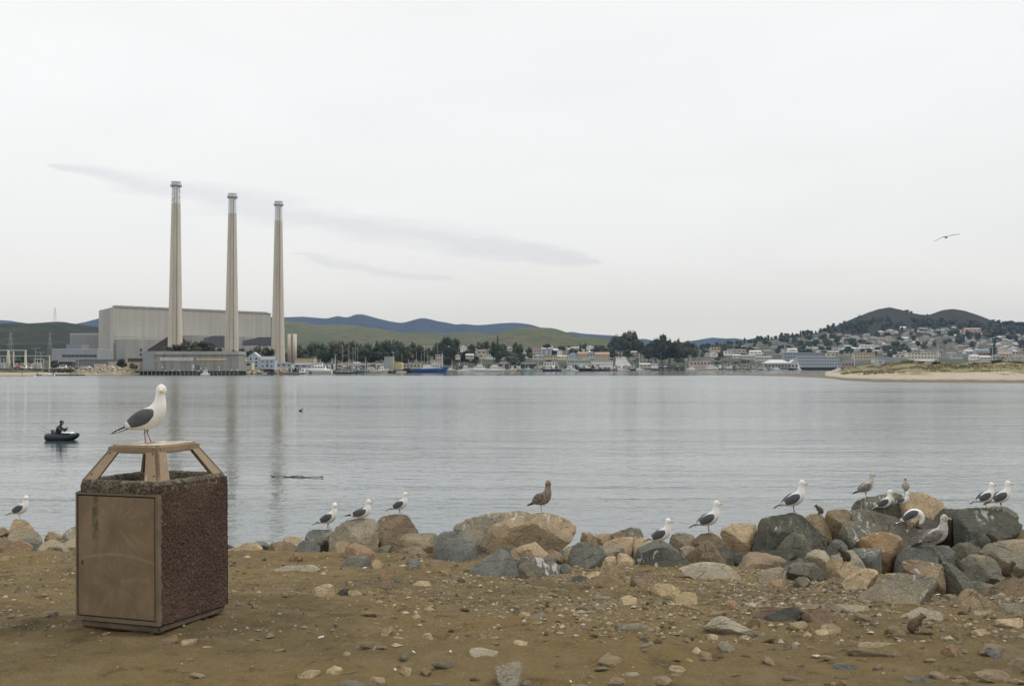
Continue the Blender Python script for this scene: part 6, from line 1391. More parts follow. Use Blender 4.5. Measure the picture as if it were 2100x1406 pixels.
 ([(1530,1127),(1547,1092),(1556,1067),(1568,1059),(1600,1060),(1627,1050),(1645,1056),(1672,1082),(1704,1110),(1700,1124),(1600,1132)], 13.6, 1.1, 'dark_g', 'large dark green-grey boulder under the tallest standing gull'),
 ([(1590,1130),(1606,1107),(1625,1092),(1650,1098),(1664,1119),(1667,1142),(1640,1152),(1600,1147)], 13.0, .6, 'green', 'pointed grey boulder below the large dark boulder'),
 ([(1502,1142),(1511,1134),(1564,1128),(1629,1126),(1637,1138),(1631,1150),(1587,1164),(1553,1167),(1522,1167)], 12.5, .6, 'dark', 'long dark slab lying level below the large dark boulder'),
 ([(1648,1150),(1654,1134),(1671,1125),(1692,1129),(1703,1142),(1696,1160),(1677,1164)], 12.5, .55, 'pale', 'smooth pale tan boulder right of the long dark slab'),
 ([(1576,1165),(1583,1155),(1600,1147),(1643,1152),(1642,1164),(1600,1169)], 12.2, .4, 'green', 'thin flat stone under the right end of the long dark slab'),
 ([(1606,1167),(1637,1155),(1668,1154),(1692,1173),(1700,1181),(1670,1191),(1640,1184),(1612,1180)], 11.9, .6, 'green', 'layered grey-green slab with undercut lower edge'),
 ([(1551,1194),(1557,1174),(1574,1165),(1604,1161),(1612,1172),(1611,1192),(1575,1199)], 11.7, .5, 'mix', 'boxy grey-tan boulder left of the layered slab'),
 ([(1566,1205),(1580,1190),(1604,1186),(1613,1205),(1590,1211)], 11.3, .35, 'orange', 'small orange-tan stone before the boxy boulder'),
 ([(1386,1168),(1420,1158),(1455,1154),(1486,1155),(1509,1170),(1523,1181),(1500,1191),(1455,1180)], 11.9, .8, 'pale', 'long pale slab lying flush in the dirt'),
 ([(1627,1192),(1637,1182),(1652,1181),(1666,1193),(1655,1206),(1635,1208)], 11.4, .35, 'mix', 'small grey-tan stone under the layered slab'),
 ([(1335,1211),(1344,1196),(1377,1197),(1396,1211),(1386,1220),(1345,1220)], 11.1, .4, 'yellow', 'yellow-tan rough stone on the dirt, upper of two'),
 ([(1373,1238),(1386,1216),(1407,1213),(1428,1215),(1435,1239),(1405,1242)], 10.6, .4, 'yellow', 'yellow-tan blocky stone on the dirt, lower of two'),
 ([(1742,1060),(1744,1042),(1754,1027),(1771,1020),(1793,1018),(1846,1009),(1862,1032),(1850,1066),(1771,1066)], 14.8, 1.0, 'green_g', 'grey left half of the topmost boulder, under three gulls'),
 ([(1843,1022),(1866,1012),(1890,1010),(1920,1022),(1944,1039),(1925,1060),(1912,1066),(1855,1064)], 14.6, 1.0, 'tan', 'tan right half of the topmost boulder'),
 ([(1650,1062),(1664,1052),(1684,1055),(1700,1071),(1706,1095),(1690,1102),(1660,1088)], 14.2, .6, 'tan', 'tan boulder with a squirrel sitting on its top'),
 ([(1690,1064),(1697,1047),(1717,1044),(1743,1046),(1744,1070),(1737,1107),(1720,1114),(1700,1097)], 14.1, .6, 'brown', 'brown-grey upright boulder right of the squirrel on top'),
 ([(1738,1068),(1747,1045),(1776,1043),(1833,1058),(1905,1080),(1914,1091),(1850,1102),(1770,1092)], 13.9, .9, 'green_g', 'long grey boulder speckled white below the topmost boulder'),
 ([(1721,1095),(1728,1076),(1745,1067),(1776,1068),(1817,1080),(1802,1102),(1765,1115),(1734,1117)], 13.4, .7, 'green_g', 'grey-green boulder with a dark cut-off front face'),
 ([(1818,1104),(1850,1085),(1900,1085),(1922,1096),(1902,1117),(1850,1120)], 13.2, .6, 'green_g', 'flat grey boulder under the walking grey-brown gull'),
 ([(1754,1117),(1764,1102),(1793,1091),(1822,1090),(1850,1103),(1858,1113),(1848,1138),(1835,1168),(1820,1172),(1800,1167),(1770,1137)], 12.7, .7, 'orange_g', 'big orange rock with white splashes and a crack'),
 ([(1693,1128),(1706,1109),(1723,1106),(1741,1124),(1722,1139),(1700,1139)], 13.1, .5, 'grey', 'grey rock above the squirrel in the middle of the pile'),
 ([(1741,1133),(1752,1124),(1804,1123),(1810,1159),(1804,1174),(1776,1170),(1745,1154)], 12.3, .6, 'blue_g', 'blue-grey block right behind the squirrel in the pile'),
 ([(1694,1157),(1704,1144),(1723,1147),(1778,1168),(1743,1185),(1723,1188),(1699,1179)], 12.0, .55, 'tan', 'tan wedge under the squirrel in the middle of the pile'),
 ([(1726,1194),(1756,1177),(1780,1165),(1798,1169),(1803,1181),(1795,1196),(1754,1211),(1738,1211)], 11.6, .55, 'tan', 'tan elongated boulder left of the big streaked boulder'),
 ([(1754,1238),(1780,1214),(1806,1187),(1844,1171),(1879,1177),(1920,1185),(1931,1196),(1909,1227),(1898,1238),(1860,1246),(1800,1244)], 11.2, 1.0, 'mix_g', 'largest lower-right boulder with long white streaks'),
 ([(1841,1170),(1850,1150),(1868,1147),(1931,1156),(1938,1170),(1939,1214),(1927,1224),(1890,1207)], 11.8, .8, 'brown_g', 'brown block standing behind the streaked boulder'),
 ([(1829,1170),(1835,1155),(1848,1130),(1861,1119),(1872,1116),(1914,1121),(1927,1144),(1912,1167),(1870,1172)], 12.5, .7, 'blue', 'blue-grey boulder under the walking gull\'s legs'),
 ([(1912,1124),(1930,1117),(1947,1119),(1960,1135),(1955,1152),(1931,1154),(1918,1146)], 12.6, .5, 'blue', 'small grey block right of the walking gull\'s legs'),
 ([(1930,1148),(1955,1156),(1990,1188),(2007,1206),(1962,1222),(1938,1214),(1932,1167)], 11.9, .6, 'green_g', 'steep grey-green slab sloping down to the right'),
 ([(1957,1110),(1955,1075),(1964,1045),(1982,1042),(2050,1043),(2085,1061),(2098,1078),(2080,1104),(2012,1122),(1975,1122)], 13.4, 1.1, 'dark_g', 'huge dark boulder with white drips at the right under two gulls'),
 ([(2008,1072),(2015,1045),(2035,1038),(2062,1039),(2089,1055),(2092,1072)], 14.1, .7, 'green', 'grey rock top showing behind the huge dark boulder'),
 ([(1913,1065),(1935,1042),(1964,1045),(1960,1082),(1931,1078)], 14.0, .6, 'dark', 'dark rock in the gap left of the huge dark boulder'),
 ([(1878,1072),(1900,1059),(1931,1075),(1930,1090),(1895,1088)], 13.7, .5, 'dark', 'dark grey rock right of the preening gull'),
 ([(1956,1139),(1968,1113),(1985,1112),(2012,1126),(2014,1142),(1985,1152),(1965,1152)], 12.9, .6, 'green', 'green-grey rock below the huge dark boulder'),
 ([(2008,1132),(2025,1115),(2056,1107),(2102,1105),(2112,1150),(2090,1164),(2052,1157),(2015,1142)], 12.6, .9, 'mix', 'broad grey-tan boulder at the right edge'),
 ([(2076,1108),(2091,1089),(2112,1079),(2114,1112),(2090,1117)], 13.3, .5, 'brown', 'dark brown rock at the right edge above the broad boulder'),
 ([(1966,1154),(1986,1140),(2025,1138),(2047,1152),(2022,1177),(1992,1187),(1975,1167)], 12.3, .6, 'mix', 'tan-topped rock left of the broad boulder at the right'),
 ([(1990,1192),(2003,1153),(2043,1149),(2064,1185),(2037,1202),(1995,1197)], 12.0, .6, 'green', 'upright grey-green rock with a flat triangular face at right'),
 ([(1983,1205),(2005,1192),(2036,1198),(2032,1214),(2000,1218)], 11.7, .45, 'green', 'low grey rock between steep slab and dark brown rock'),
 ([(2013,1219),(2034,1203),(2056,1188),(2076,1178),(2107,1195),(2112,1224),(2056,1228)], 11.5, .7, 'brown', 'dark brown pointed boulder at the right edge'),
 ([(1953,1245),(1971,1214),(1990,1205),(2024,1226),(2042,1243),(2029,1254),(1969,1254)], 11.0, .6, 'tan', 'tan pyramid-shaped rock right of the streaked boulder'),
 ([(2036,1254),(2052,1236),(2097,1235),(2108,1254),(2090,1266),(2040,1264)], 10.8, .5, 'mix', 'flat grey-brown rock at the right edge on the dirt'),
 ([(2041,1285),(2045,1269),(2097,1266),(2096,1290),(2076,1295)], 10.3, .45, 'tan', 'blocky tan stone near the right edge'),
 ([(1988,1312),(1995,1290),(2021,1287),(2045,1308),(2036,1316)], 9.9, .45, 'tan', 'flat tan stone left of the blocky one near the right edge'),
 ([(1935,1348),(1940,1324),(1952,1320),(1964,1325),(1990,1345),(1957,1351)], 9.3, .35, 'orange', 'orange-tan stone in the lower right dirt'),
 ([(2019,1337),(2029,1325),(2048,1332),(2056,1348),(2040,1349)], 9.4, .25, 'blue', 'small blue-grey stone in the lower right corner'),
 ([(1831,1285),(1840,1267),(1886,1244),(1931,1256),(1934,1277),(1898,1284)], 10.5, .7, 'pale', 'pale half-buried rock just behind the big squirrel'),
 ([(1643,1269),(1648,1252),(1695,1251),(1719,1266),(1731,1282),(1683,1288),(1655,1286)], 10.3, .6, 'red', 'reddish-brown buried slab left of the big squirrel'),
 ([(1681,1285),(1705,1276),(1725,1287),(1721,1306),(1702,1304)], 10.0, .35, 'tan', 'rounded tan stone on the reddish-brown slab'),
 ([(1669,1295),(1688,1288),(1708,1298),(1703,1307),(1685,1307)], 9.9, .3, 'yellow', 'yellow stone in front of the rounded tan stone'),
 ([(1693,1250),(1707,1237),(1779,1239),(1789,1255),(1743,1264),(1707,1257)], 10.7, .6, 'mix', 'low grey-tan slab below the tan elongated boulder'),
 ([(1758,1324),(1775,1316),(1838,1317),(1876,1332),(1833,1336),(1790,1334)], 9.7, .35, 'yellow', 'thin yellow-brown slab below the big squirrel'),
 ([(1705,1371),(1717,1360),(1752,1363),(1769,1375),(1743,1382)], 8.9, .3, 'blue', 'flat blue-grey stone near the bottom right'),
 ([(1834,1412),(1860,1393),(1886,1387),(1932,1400),(1940,1414)], 8.3, .5, 'green', 'green-grey rock cut by the bottom edge at right'),
 ([(1879,1319),(1890,1311),(1912,1313),(1916,1323)], 9.8, .2, 'yellow', 'small yellow-tan stone below the big squirrel\'s tail'),
 ([(1712,1405),(1722,1391),(1736,1395),(1740,1408)], 8.6, .2, 'orange', 'small orange stone at the bottom edge right'),
 ([(1750,1337),(1762,1331),(1778,1338),(1764,1347)], 9.4, .2, 'tan', 'small two-toned tan stone below the yellow-brown slab'),
 ([(1991,1264),(1995,1250),(2026,1251),(2038,1262),(2010,1268)], 10.6, .35, 'tan', 'tan stone at the foot of the pyramid-shaped rock'),
 ([(1929,1273),(1945,1261),(1954,1270),(1943,1276)], 10.5, .2, 'orange', 'small orange-tan stone right of the big squirrel\'s head'),
 ([(1560,1278),(1569,1262),(1609,1246),(1631,1242),(1648,1254),(1643,1268),(1600,1274)], 10.4, .4, 'dark', 'jagged dark slab rising from the dirt'),
 ([(1543,1262),(1563,1249),(1586,1242),(1598,1249),(1572,1272)], 10.6, .35, 'red', 'purple-brown stone leaning on the jagged dark slab'),
 ([(1440,1288),(1460,1271),(1480,1260),(1511,1279),(1557,1294),(1585,1307),(1500,1299)], 10.0, .5, 'pale', 'long pale pointed slab in the middle of the dirt at right'),
 ([(1444,1313),(1457,1297),(1472,1303),(1476,1315)], 9.8, .25, 'tan', 'small dull tan stone below the long pale pointed slab'),
 ([(1512,1305),(1528,1299),(1545,1306),(1530,1313)], 9.9, .25, 'yellow', 'small yellow stone below the long pale pointed slab'),
 ([(1478,1250),(1486,1237),(1500,1229),(1508,1229),(1508,1247),(1494,1252)], 10.7, .25, 'orange', 'bright orange-tan stone standing on the dirt'),
 ([(1270,1240),(1272,1225),(1290,1219),(1306,1226),(1309,1240)], 10.9, .35, 'tan', 'round tan half-buried stone below the pillar stone'),
 ([(562,1167),(583,1160),(630,1158),(656,1165),(654,1171),(607,1177),(570,1174)], 12.1, .5, 'pale', 'long pale flat stone right of the bin'),
 ([(632,1223),(645,1204),(669,1196),(683,1201),(691,1229),(655,1230)], 11.0, .4, 'tan', 'blunt tan stone on open dirt right of the bin'),
 ([(688,1217),(702,1206),(716,1207),(718,1221)], 11.1, .25, 'dark', 'small dark stone right of the blunt tan stone'),
 ([(712,1211),(733,1209),(743,1218),(725,1223)], 11.0, .2, 'tan', 'small tan stone touching the small dark stone'),
 ([(767,1203),(783,1194),(804,1193),(816,1202),(788,1208)], 11.4, .3, 'red', 'reddish orange flat stone in the middle distance'),
 ([(773,1190),(780,1172),(806,1171),(814,1188),(790,1190)], 11.7, .4, 'orange', 'cracked reddish flat rock behind the reddish orange stone'),
 ([(845,1198),(861,1190),(880,1191),(898,1203),(870,1203)], 11.5, .3, 'yellow', 'flat yellow-tan stone with a pointed right end'),
 ([(590,1144),(602,1134),(616,1134),(624,1142),(607,1148)], 12.7, .25, 'orange', 'small orange stone behind the long pale flat stone'),
 ([(769,1308),(783,1291),(800,1282),(811,1289),(791,1302)], 9.9, .2, 'yellow', 'angular pale yellow stone, tallest of the lower middle group'),
 ([(791,1315),(809,1302),(829,1308),(821,1315)], 9.7, .2, 'yellow', 'low yellow stone right below the angular pale yellow one'),
 ([(861,1306),(869,1297),(883,1296),(896,1310),(866,1310)], 9.8, .2, 'yellow', 'dome-shaped yellow stone right of the lower middle group'),
 ([(729,1326),(749,1319),(772,1324),(760,1332)], 9.6, .2, 'pale', 'flat greyish stone at the left of the lower middle group'),
 ([(689,1345),(706,1335),(720,1337),(715,1345)], 9.3, .18, 'yellow', 'small flat yellow stone left of the greyish one'),
 ([(609,1385),(629,1375),(659,1375),(638,1392)], 8.7, .25, 'yellow', 'flat angular yellow stone near the bottom left of centre'),
 ([(667,1376),(686,1363),(703,1370),(709,1386),(695,1386)], 8.7, .25, 'yellow', 'arched yellow stone near the bottom left of centre'),
 ([(819,1375),(831,1366),(845,1368),(842,1380)], 8.8, .15, 'yellow', 'left one of two little yellow stones at the bottom centre'),
 ([(859,1374),(868,1369),(886,1373),(878,1382)], 8.8, .15, 'orange', 'right one of two little yellow stones at the bottom centre'),
 ([(951,1345),(963,1330),(1000,1330),(1022,1336),(1019,1346)], 9.2, .25, 'pale', 'long pale stone with a darker right end near the bottom centre'),
 ([(1048,1319),(1057,1312),(1083,1318),(1077,1326)], 9.6, .2, 'yellow', 'small blocky yellow stone above the pale triangular slab'),
 ([(1049,1265),(1068,1253),(1087,1257),(1084,1267)], 10.4, .2, 'yellow', 'pale ragged stone in the open dirt right of centre'),
 ([(1084,1276),(1094,1265),(1111,1265),(1119,1274),(1103,1280)], 10.3, .2, 'yellow', 'pale pointed stone right below the ragged one'),
 ([(998,1309),(1023,1302),(1022,1308),(1011,1313)], 9.8, .15, 'yellow', 'little pointed yellow stone left of the blocky yellow stone'),
 ([(1184,1272),(1200,1265),(1220,1272),(1212,1282),(1192,1282)], 10.3, .2, 'yellow', 'yellow stone half sunk in dirt below the pillar'),
 ([(1008,1370),(1030,1362),(1068,1355),(1072,1374),(1066,1412),(1045,1412)], 8.6, .5, 'pale', 'pale triangular slab with a white dropping at the bottom centre'),
 ([(1412,1340),(1428,1325),(1445,1338),(1428,1345)], 9.3, .2, 'tan', 'small pointed tan stone lower right of centre'),
 ([(1398,1358),(1411,1348),(1425,1356),(1412,1361)], 9.1, .15, 'yellow', 'tiny pale yellow stone below the small pointed tan stone'),
 ([(1360,1382),(1372,1368),(1398,1364),(1408,1374),(1385,1386)], 8.8, .3, 'tan', 'low tan rough stone near the bottom right of centre'),
 ([(1228,1352),(1238,1342),(1252,1340),(1282,1356),(1260,1360)], 9.2, .3, 'mix_g', 'brown stone with a white dropping near the bottom right of centre'),
 ([(1266,1388),(1284,1378),(1306,1377),(1314,1384),(1300,1396),(1278,1392)], 8.7, .3, 'pale_g', 'flat stone splashed white at the bottom right of centre'),
 ([(1314,1400),(1322,1391),(1336,1396),(1332,1404)], 8.6, .15, 'orange', 'tiny orange stone beside the white-splashed flat stone'),
 ([(338,1319),(343,1306),(361,1299),(366,1313),(353,1323)], 9.0, .15, 'orange', 'bright orange-tan stone at the bin\'s front bottom corner'),
 ([(361,1324),(373,1311),(404,1309),(394,1328)], 9.0, .2, 'tan', 'dull tan stone right of the orange one at the bin'),
 ([(402,1332),(420,1324),(437,1326),(434,1336)], 8.9, .2, 'tan', 'flattish tan stone farthest right of three by the bin'),
 ([(239,1351),(253,1342),(269,1347),(261,1353)], 9.0, .2, 'green', 'flat grey-green stone in the dirt before the bin'),
 ([(-6,1149),(8,1140),(22,1139),(28,1149),(14,1153)], 12.9, .3, 'tan', 'tan stone on the dirt at the left edge'),
 ([(56,1153),(80,1145),(92,1146),(99,1152)], 12.8, .3, 'tan', 'low tan ridge of stone left of the bin'),
 ([(76,1137),(95,1133),(108,1137),(95,1141)], 13.3, .3, 'pale', 'thin pale flat stone below the rocks left of the bin'),
 ([(120,1151),(134,1138),(150,1150),(138,1154)], 12.8, .3, 'mix', 'small pointed stone close to the bin\'s left edge'),
]
for i, (ol, Y, T, mt, lab) in enumerate(BD):
    by = max(b for a, b in ol); cxp = sum(a for a, b in ol) / len(ol); yg = ground_depth(cxp, by) + T * .35
    small = max(a for a, b in ol) - min(a for a, b in ol) < 40
    grounded = by > 1176 or Y is None or small and by > 1130
    Yc = yg if grounded else max(Y, min(yg, Y + .6))
    boulder(ol, Yc, T, mt, lab, seed=i + 3, name='stone' if small and grounded else 'boulder', cat='stone' if small and grounded else 'boulder', sub=3 if small else 4, sink=.05 if small else (.14 if grounded else .34))
# lower rocks of the riprap, wedged between and behind the big ones
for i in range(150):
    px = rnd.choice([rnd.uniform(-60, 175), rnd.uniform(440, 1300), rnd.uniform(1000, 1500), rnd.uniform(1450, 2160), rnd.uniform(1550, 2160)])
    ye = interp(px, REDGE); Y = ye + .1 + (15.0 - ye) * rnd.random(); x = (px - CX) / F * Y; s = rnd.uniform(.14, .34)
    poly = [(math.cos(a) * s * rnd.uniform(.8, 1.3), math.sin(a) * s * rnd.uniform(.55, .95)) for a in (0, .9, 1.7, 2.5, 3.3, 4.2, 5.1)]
    v, f, fid = rock_verts([(a, b) for a, b in hull2(poly)], s * 1.5, 300 + i, 3); c = rnd.choice(('grey', 'dark', 'tan', 'brown', 'green', 'mix', 'dark', 'brown')); me = rock_mesh(v, f, fid, RM[c])  # dark stones picked more often, standing in for shade in the crevices
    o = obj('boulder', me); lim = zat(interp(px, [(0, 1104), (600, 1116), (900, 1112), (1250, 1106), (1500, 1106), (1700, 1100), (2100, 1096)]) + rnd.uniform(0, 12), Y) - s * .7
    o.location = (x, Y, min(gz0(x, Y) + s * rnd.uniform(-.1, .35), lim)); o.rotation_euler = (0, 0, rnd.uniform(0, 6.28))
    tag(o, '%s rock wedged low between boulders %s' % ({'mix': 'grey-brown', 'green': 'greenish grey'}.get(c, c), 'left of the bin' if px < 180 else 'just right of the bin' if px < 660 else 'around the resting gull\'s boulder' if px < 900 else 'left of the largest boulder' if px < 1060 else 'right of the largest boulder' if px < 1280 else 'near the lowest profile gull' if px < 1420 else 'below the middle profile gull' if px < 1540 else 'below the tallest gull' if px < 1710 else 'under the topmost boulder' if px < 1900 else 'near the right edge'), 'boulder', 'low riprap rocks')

# small loose stones
SM = []
for k in range(8):
    poly = hull2([(math.cos(a) * rnd.uniform(.7, 1.2), math.sin(a) * rnd.uniform(.45, .8)) for a in (0, .8, 1.5, 2.3, 3.2, 4.0, 4.9, 5.6)])
    v, f, fid = rock_verts(poly, 1.5, 700 + k, 2, 1.4); me = rock_mesh(v, f, fid, None); me.polygons.foreach_set('use_smooth', [False] * len(me.polygons)); SM.append(me)
def stone_density(px, py): return .25 + .75 * sstep(700, 1700, px)
cnt = 0; SV = {}
cols = [('tan', 'tan'), ('yellow', 'yellowish'), ('pale', 'pale'), ('mix', 'grey-brown'), ('brown', 'brown'), ('orange', 'orange-tan')]
while cnt < 235:
    px = rnd.uniform(-20, 2120); py = rnd.uniform(1150, 1406)
    if rnd.random() > stone_density(px, py) or (130 < px < 480 and py < 1320): continue
    Y = ground_depth(px, py); x = (px - CX) / F * Y; s = min(.10, .022 + rnd.expovariate(1 / .026)); c, cn = rnd.choices(cols, (5, 5, 4, 3, 1, 1))[0]; k = rnd.randrange(8)
    if (k, c) not in SV: SV[(k, c)] = SM[k].copy(); SV[(k, c)].materials.append(RM[c])
    o = obj('stone', SV[(k, c)]); o.location = (x, Y, gz(x, Y) + s * .04); o.scale = (s * rnd.uniform(.8, 1.5), s * rnd.uniform(.6, 1.1), s * rnd.uniform(.45, .8)); o.rotation_euler = (rnd.uniform(-.3, .3), rnd.uniform(-.3, .3), rnd.uniform(0, 6.28))
    size = 'fist-sized' if s > .045 else 'small'
    tag(o, '%s %s stone lying loose on the dirt %s' % (size, cn, 'in the left part' if px < 500 else 'left of centre' if px < 1000 else 'right of centre' if px < 1500 else 'in the right part'), 'stone', 'loose stones on the dirt'); cnt += 1
# gravel and chips past counting, one object
rg = random.Random(99); mb = MB(); base = [(1, 0, 0), (-1, 0, 0), (0, 1, 0), (0, -1, 0), (0, 0, 1), (0, 0, -.6)]
fc = [(0, 2, 4), (2, 1, 4), (1, 3, 4), (3, 0, 4), (2, 0, 5), (1, 2, 5), (3, 1, 5), (0, 3, 5)]
n = 0
while n < 34000:
    Y = 7.2 + (13.9 - 7.2) * rg.random() ** .8; x = rg.uniform(-.47, .47) * Y; px = CX + x / Y * F
    cl = mnoise.noise(Vector((x * .9, Y * .9, 3))) * .5 + .5
    if rg.random() > (.25 + .75 * sstep(600, 1500, px)) * (.25 + 1.3 * cl * cl): continue
    if n > 30000 and not (px > 1500 and 8.2 < Y < 10.8): continue
    s = .0035 + rg.expovariate(1 / .0056); s = min(s, .04); z = gz(x, Y); a = rg.uniform(0, 6.28); ca, sa = math.cos(a), math.sin(a); v = []
    for bx, by_, bz in base:
        q = (bx * s * rg.uniform(.7, 1.5), by_ * s * rg.uniform(.6, 1.1), bz * s * rg.uniform(.35, .8)); v.append((x + q[0] * ca - q[1] * sa, Y + q[0] * sa + q[1] * ca, z + q[2] + s * .1))
    mb.add(v, fc); n += 1
t = NT('gravel'); g = t.new('ShaderNodeNewGeometry')
colr = t.ramp(g.outputs['Random Per Island'], [(0, (.05, .04, .024)), (.25, (.13, .10, .058)), (.5, (.23, .18, .105)), (.7, (.14, .13, .108)), (.85, (.31, .25, .16)), (1, (.38, .33, .25))])
o = mb.obj('gravel', t.done(colr, .9, None, .2)); tag(o, kind='stuff')
# white shell and paper flecks
M_chip = plain('chip', (.42, .40, .36))
for px, py, s in [(660, 1305, .022), (1290, 1236, .02), (1235, 1293, .02), (812, 1372, .014), (925, 1338, .013), (507, 1195, .02), (575, 1222, .018), (1880, 1300, .02), (1670, 1345, .03), (1532, 1260, .02), (135, 1180, .022), (1920, 1222, .035), (850, 1336, .018), (520, 1370, .016), (470, 1262, .012), (1170, 1395, .012), (1012, 1240, .012), (748, 1166, .03)]:
    Y = ground_depth(px, py); x = (px - CX) / F * Y; o = MB().add([(-s, -s * .5, 0), (s * .8, -s * .3, .004), (s, s * .6, .01), (-s * .5, s * .5, .006), (0, 0, s * .35)], [(0, 1, 4), (1, 2, 4), (2, 3, 4), (3, 0, 4)]).obj('shell_chip', M_chip); o.location = (x, Y, gz(x, Y) + .01); o.rotation_euler = (0, 0, px); tag(o, 'tiny white chip lying on the dirt', 'chip', 'white chips on the dirt')

# ------------------------------------------------------------------ litter bin
def aggregate(name, c, c2, sc=46, lichen=0.0):
    t = NT(name); v = t.coord('Object'); d = t.vor(v, sc); cc = t.new('ShaderNodeSeparateColor'); t.l.new(t.vor(v, sc, 'F1', 'Color'), cc.inputs[0])
    col = t.mix(cc.outputs[0], c, c2); col = t.mix(t.math('MULTIPLY', t.step(d, .35, .6), .75), col, tuple(x * .35 for x in c))
    n = t.noise(v, 3, 5, .6); col = t.mix(t.math('MULTIPLY', t.step(n, .45, .7), .35), col, tuple(x * 1.5 for x in c2))
    col = t.mix(t.math('MULTIPLY', t.step(cc.outputs[1], .96, .99), .4), col, (.22, .17, .14))
    if lichen:
        l_ = t.step(t.noise(t.coord('Object', (1, 1, 1)), 26, 6, .7), .50, .60); col = t.mix(t.math('MULTIPLY', l_, lichen), col, (.24, .235, .19))
        l2 = t.step(t.noise(v, 9, 6, .7), .55, .62); col = t.mix(t.math('MULTIPLY', l2, .6), col, (.05, .05, .035))
    # pale drip
    nz_ = t.bump(t.math('SUBTRACT', 1.0, d), .8, .008); nz_ = t.bump(t.noise(v, 16, 6, .7), .8, .02, nz_); nz_ = t.bump(t.noise(v, 130, 4), .5, .004, nz_)
    return t.done(col, .92, nz_, .25)
M_agg = aggregate('brown_aggregate', (.084, .051, .037), (.112, .072, .053), 104); M_rim = aggregate('lichen_aggregate', (.085, .068, .046), (.15, .125, .09), 48, .45)
def door_mat():
    t = NT('bin_door_brown'); v = t.coord('Object'); sp = t.new('ShaderNodeSeparateXYZ'); t.l.new(v, sp.inputs[0]); X_, _, Z_ = sp.outputs
    col = t.ramp(t.noise(t.coord('Object', (1, 1, .7)), 4, 6, .6, .4), [(.32, (.125, .085, .045)), (.5, (.165, .115, .065)), (.68, (.215, .155, .092))])
    bl = t.noise(t.coord('Object', (1, 1, .8), False), 2.3, 7, .62, .5); col = t.mix(t.math('MULTIPLY', t.step(bl, .48, .66), .55), col, (.105, .078, .048)); col = t.mix(t.math('MULTIPLY', t.step(t.noise(v, 11, 6, .7), .56, .7), .4), col, (.26, .20, .135))
    # sunburst rust stains around two fixing points
    for cx_, cz_ in ((.0, .60), (.0, .22)):
        dx = t.math('SUBTRACT', X_, cx_); dz = t.math('SUBTRACT', Z_, cz_); rr = t.math('SQRT', t.math('ADD', t.math('MULTIPLY', dx, dx), t.math('MULTIPLY', dz, dz)))
        an = t.math('ARCTAN2', dx, dz); cmb = t.new('ShaderNodeCombineXYZ'); t.put(t.math('MULTIPLY', an, 3.2), cmb.inputs[0]); t.put(t.math('MULTIPLY', rr, 2.5), cmb.inputs[1]); t.put(cz_ * 9, cmb.inputs[2])
        rays = t.noise(cmb.outputs[0], 2.2, 5, .6); fade = t.step(rr, .34, .02)
        col = t.mix(t.math('MULTIPLY', t.math('MULTIPLY', t.step(rays, .5, .66), fade), .28), col, (.30, .23, .15)); col = t.mix(t.math('MULTIPLY', t.math('MULTIPLY', t.step(rays, .5, .36), fade), .3), col, (.10, .07, .035))
        col = t.mix(t.math('MULTIPLY', t.step(rr, .075, .01), .55), col, (.12, .08, .045))
    # dark mossy run near the left side, upper half
    sx = t.math('ADD', X_, t.math('MULTIPLY', t.math('SUBTRACT', t.noise(v, 14, 4), .5), .03)); band = t.math('MULTIPLY', t.step(t.math('ABSOLUTE', t.math('ADD', sx, .165)), .034, .012), t.step(Z_, .30, .62))
    band = t.math('MULTIPLY', band, t.math('MULTIPLY_ADD', t.step(t.noise(t.coord('Object', (1, 1, .6)), 30, 5), .44, .56), .65, .4)); col = t.mix(t.math('MULTIPLY', band, .85), col, (.045, .045, .025))
    arc = t.math('ABSOLUTE', t.math('SUBTRACT', t.math('ADD', Z_, t.math('MULTIPLY', t.math('MULTIPLY', X_, X_), .5)), .405)); col = t.mix(t.math('MULTIPLY', t.step(arc, .016, .0), t.math('MULTIPLY', t.noise(v, 9, 3), .8)), col, (.26, .21, .15))
    edge = t.math('MAXIMUM', t.step(t.math('ABSOLUTE', X_), .262, .292), t.step(Z_, .77, .815)); col = t.mix(t.math('MULTIPLY', edge, .25), col, (.12, .085, .05))
    sp_ = t.step(t.noise(v, 60, 3), .70, .74); col = t.mix(t.math('MULTIPLY', sp_, .5), col, (.08, .06, .04))
    return t.done(col, t.math('MULTIPLY_ADD', t.noise(v, 7, 4), .25, .38), t.bump(t.noise(v, 6, 4), .25, .02), .5)
M_door = door_mat(); M_frame = plain('bin_frame', (.13, .10, .065), .6, .25, 9); M_lid = None
def lid_mat():
    t = NT('tan_plastic_lid'); v = t.coord('Object'); g = t.new('ShaderNodeNewGeometry'); sp = t.new('ShaderNodeSeparateXYZ'); t.l.new(g.outputs['Normal'], sp.inputs[0])
    col = t.ramp(t.noise(v, 7, 6, .6), [(.3, (.19, .135, .08)), (.7, (.26, .19, .12))])
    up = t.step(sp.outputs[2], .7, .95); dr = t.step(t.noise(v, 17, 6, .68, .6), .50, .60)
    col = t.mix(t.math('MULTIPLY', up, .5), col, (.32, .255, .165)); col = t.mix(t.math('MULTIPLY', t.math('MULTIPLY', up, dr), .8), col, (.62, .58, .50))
    col = t.mix(t.math('MULTIPLY', t.step(t.noise(t.coord('Object', (1, 1, .25)), 22, 4), .62, .68), .45), col, (.50, .42, .32))
    col = t.mix(t.math('MULTIPLY', t.step(t.noise(v, 45, 3), .66, .70), .5), col, (.16, .10, .05))
    return t.done(col, .6, t.bump(t.noise(v, 25, 4), .2, .004), .4)
M_lid = lid_mat()
Yn = ground_depth(327, 1303) ; cn = P(327, 1303, Yn)
BW, BDp, BH = .66, .74, .965
ang = math.atan2(.36, -.93)   # direction of the door face from near corner to the left
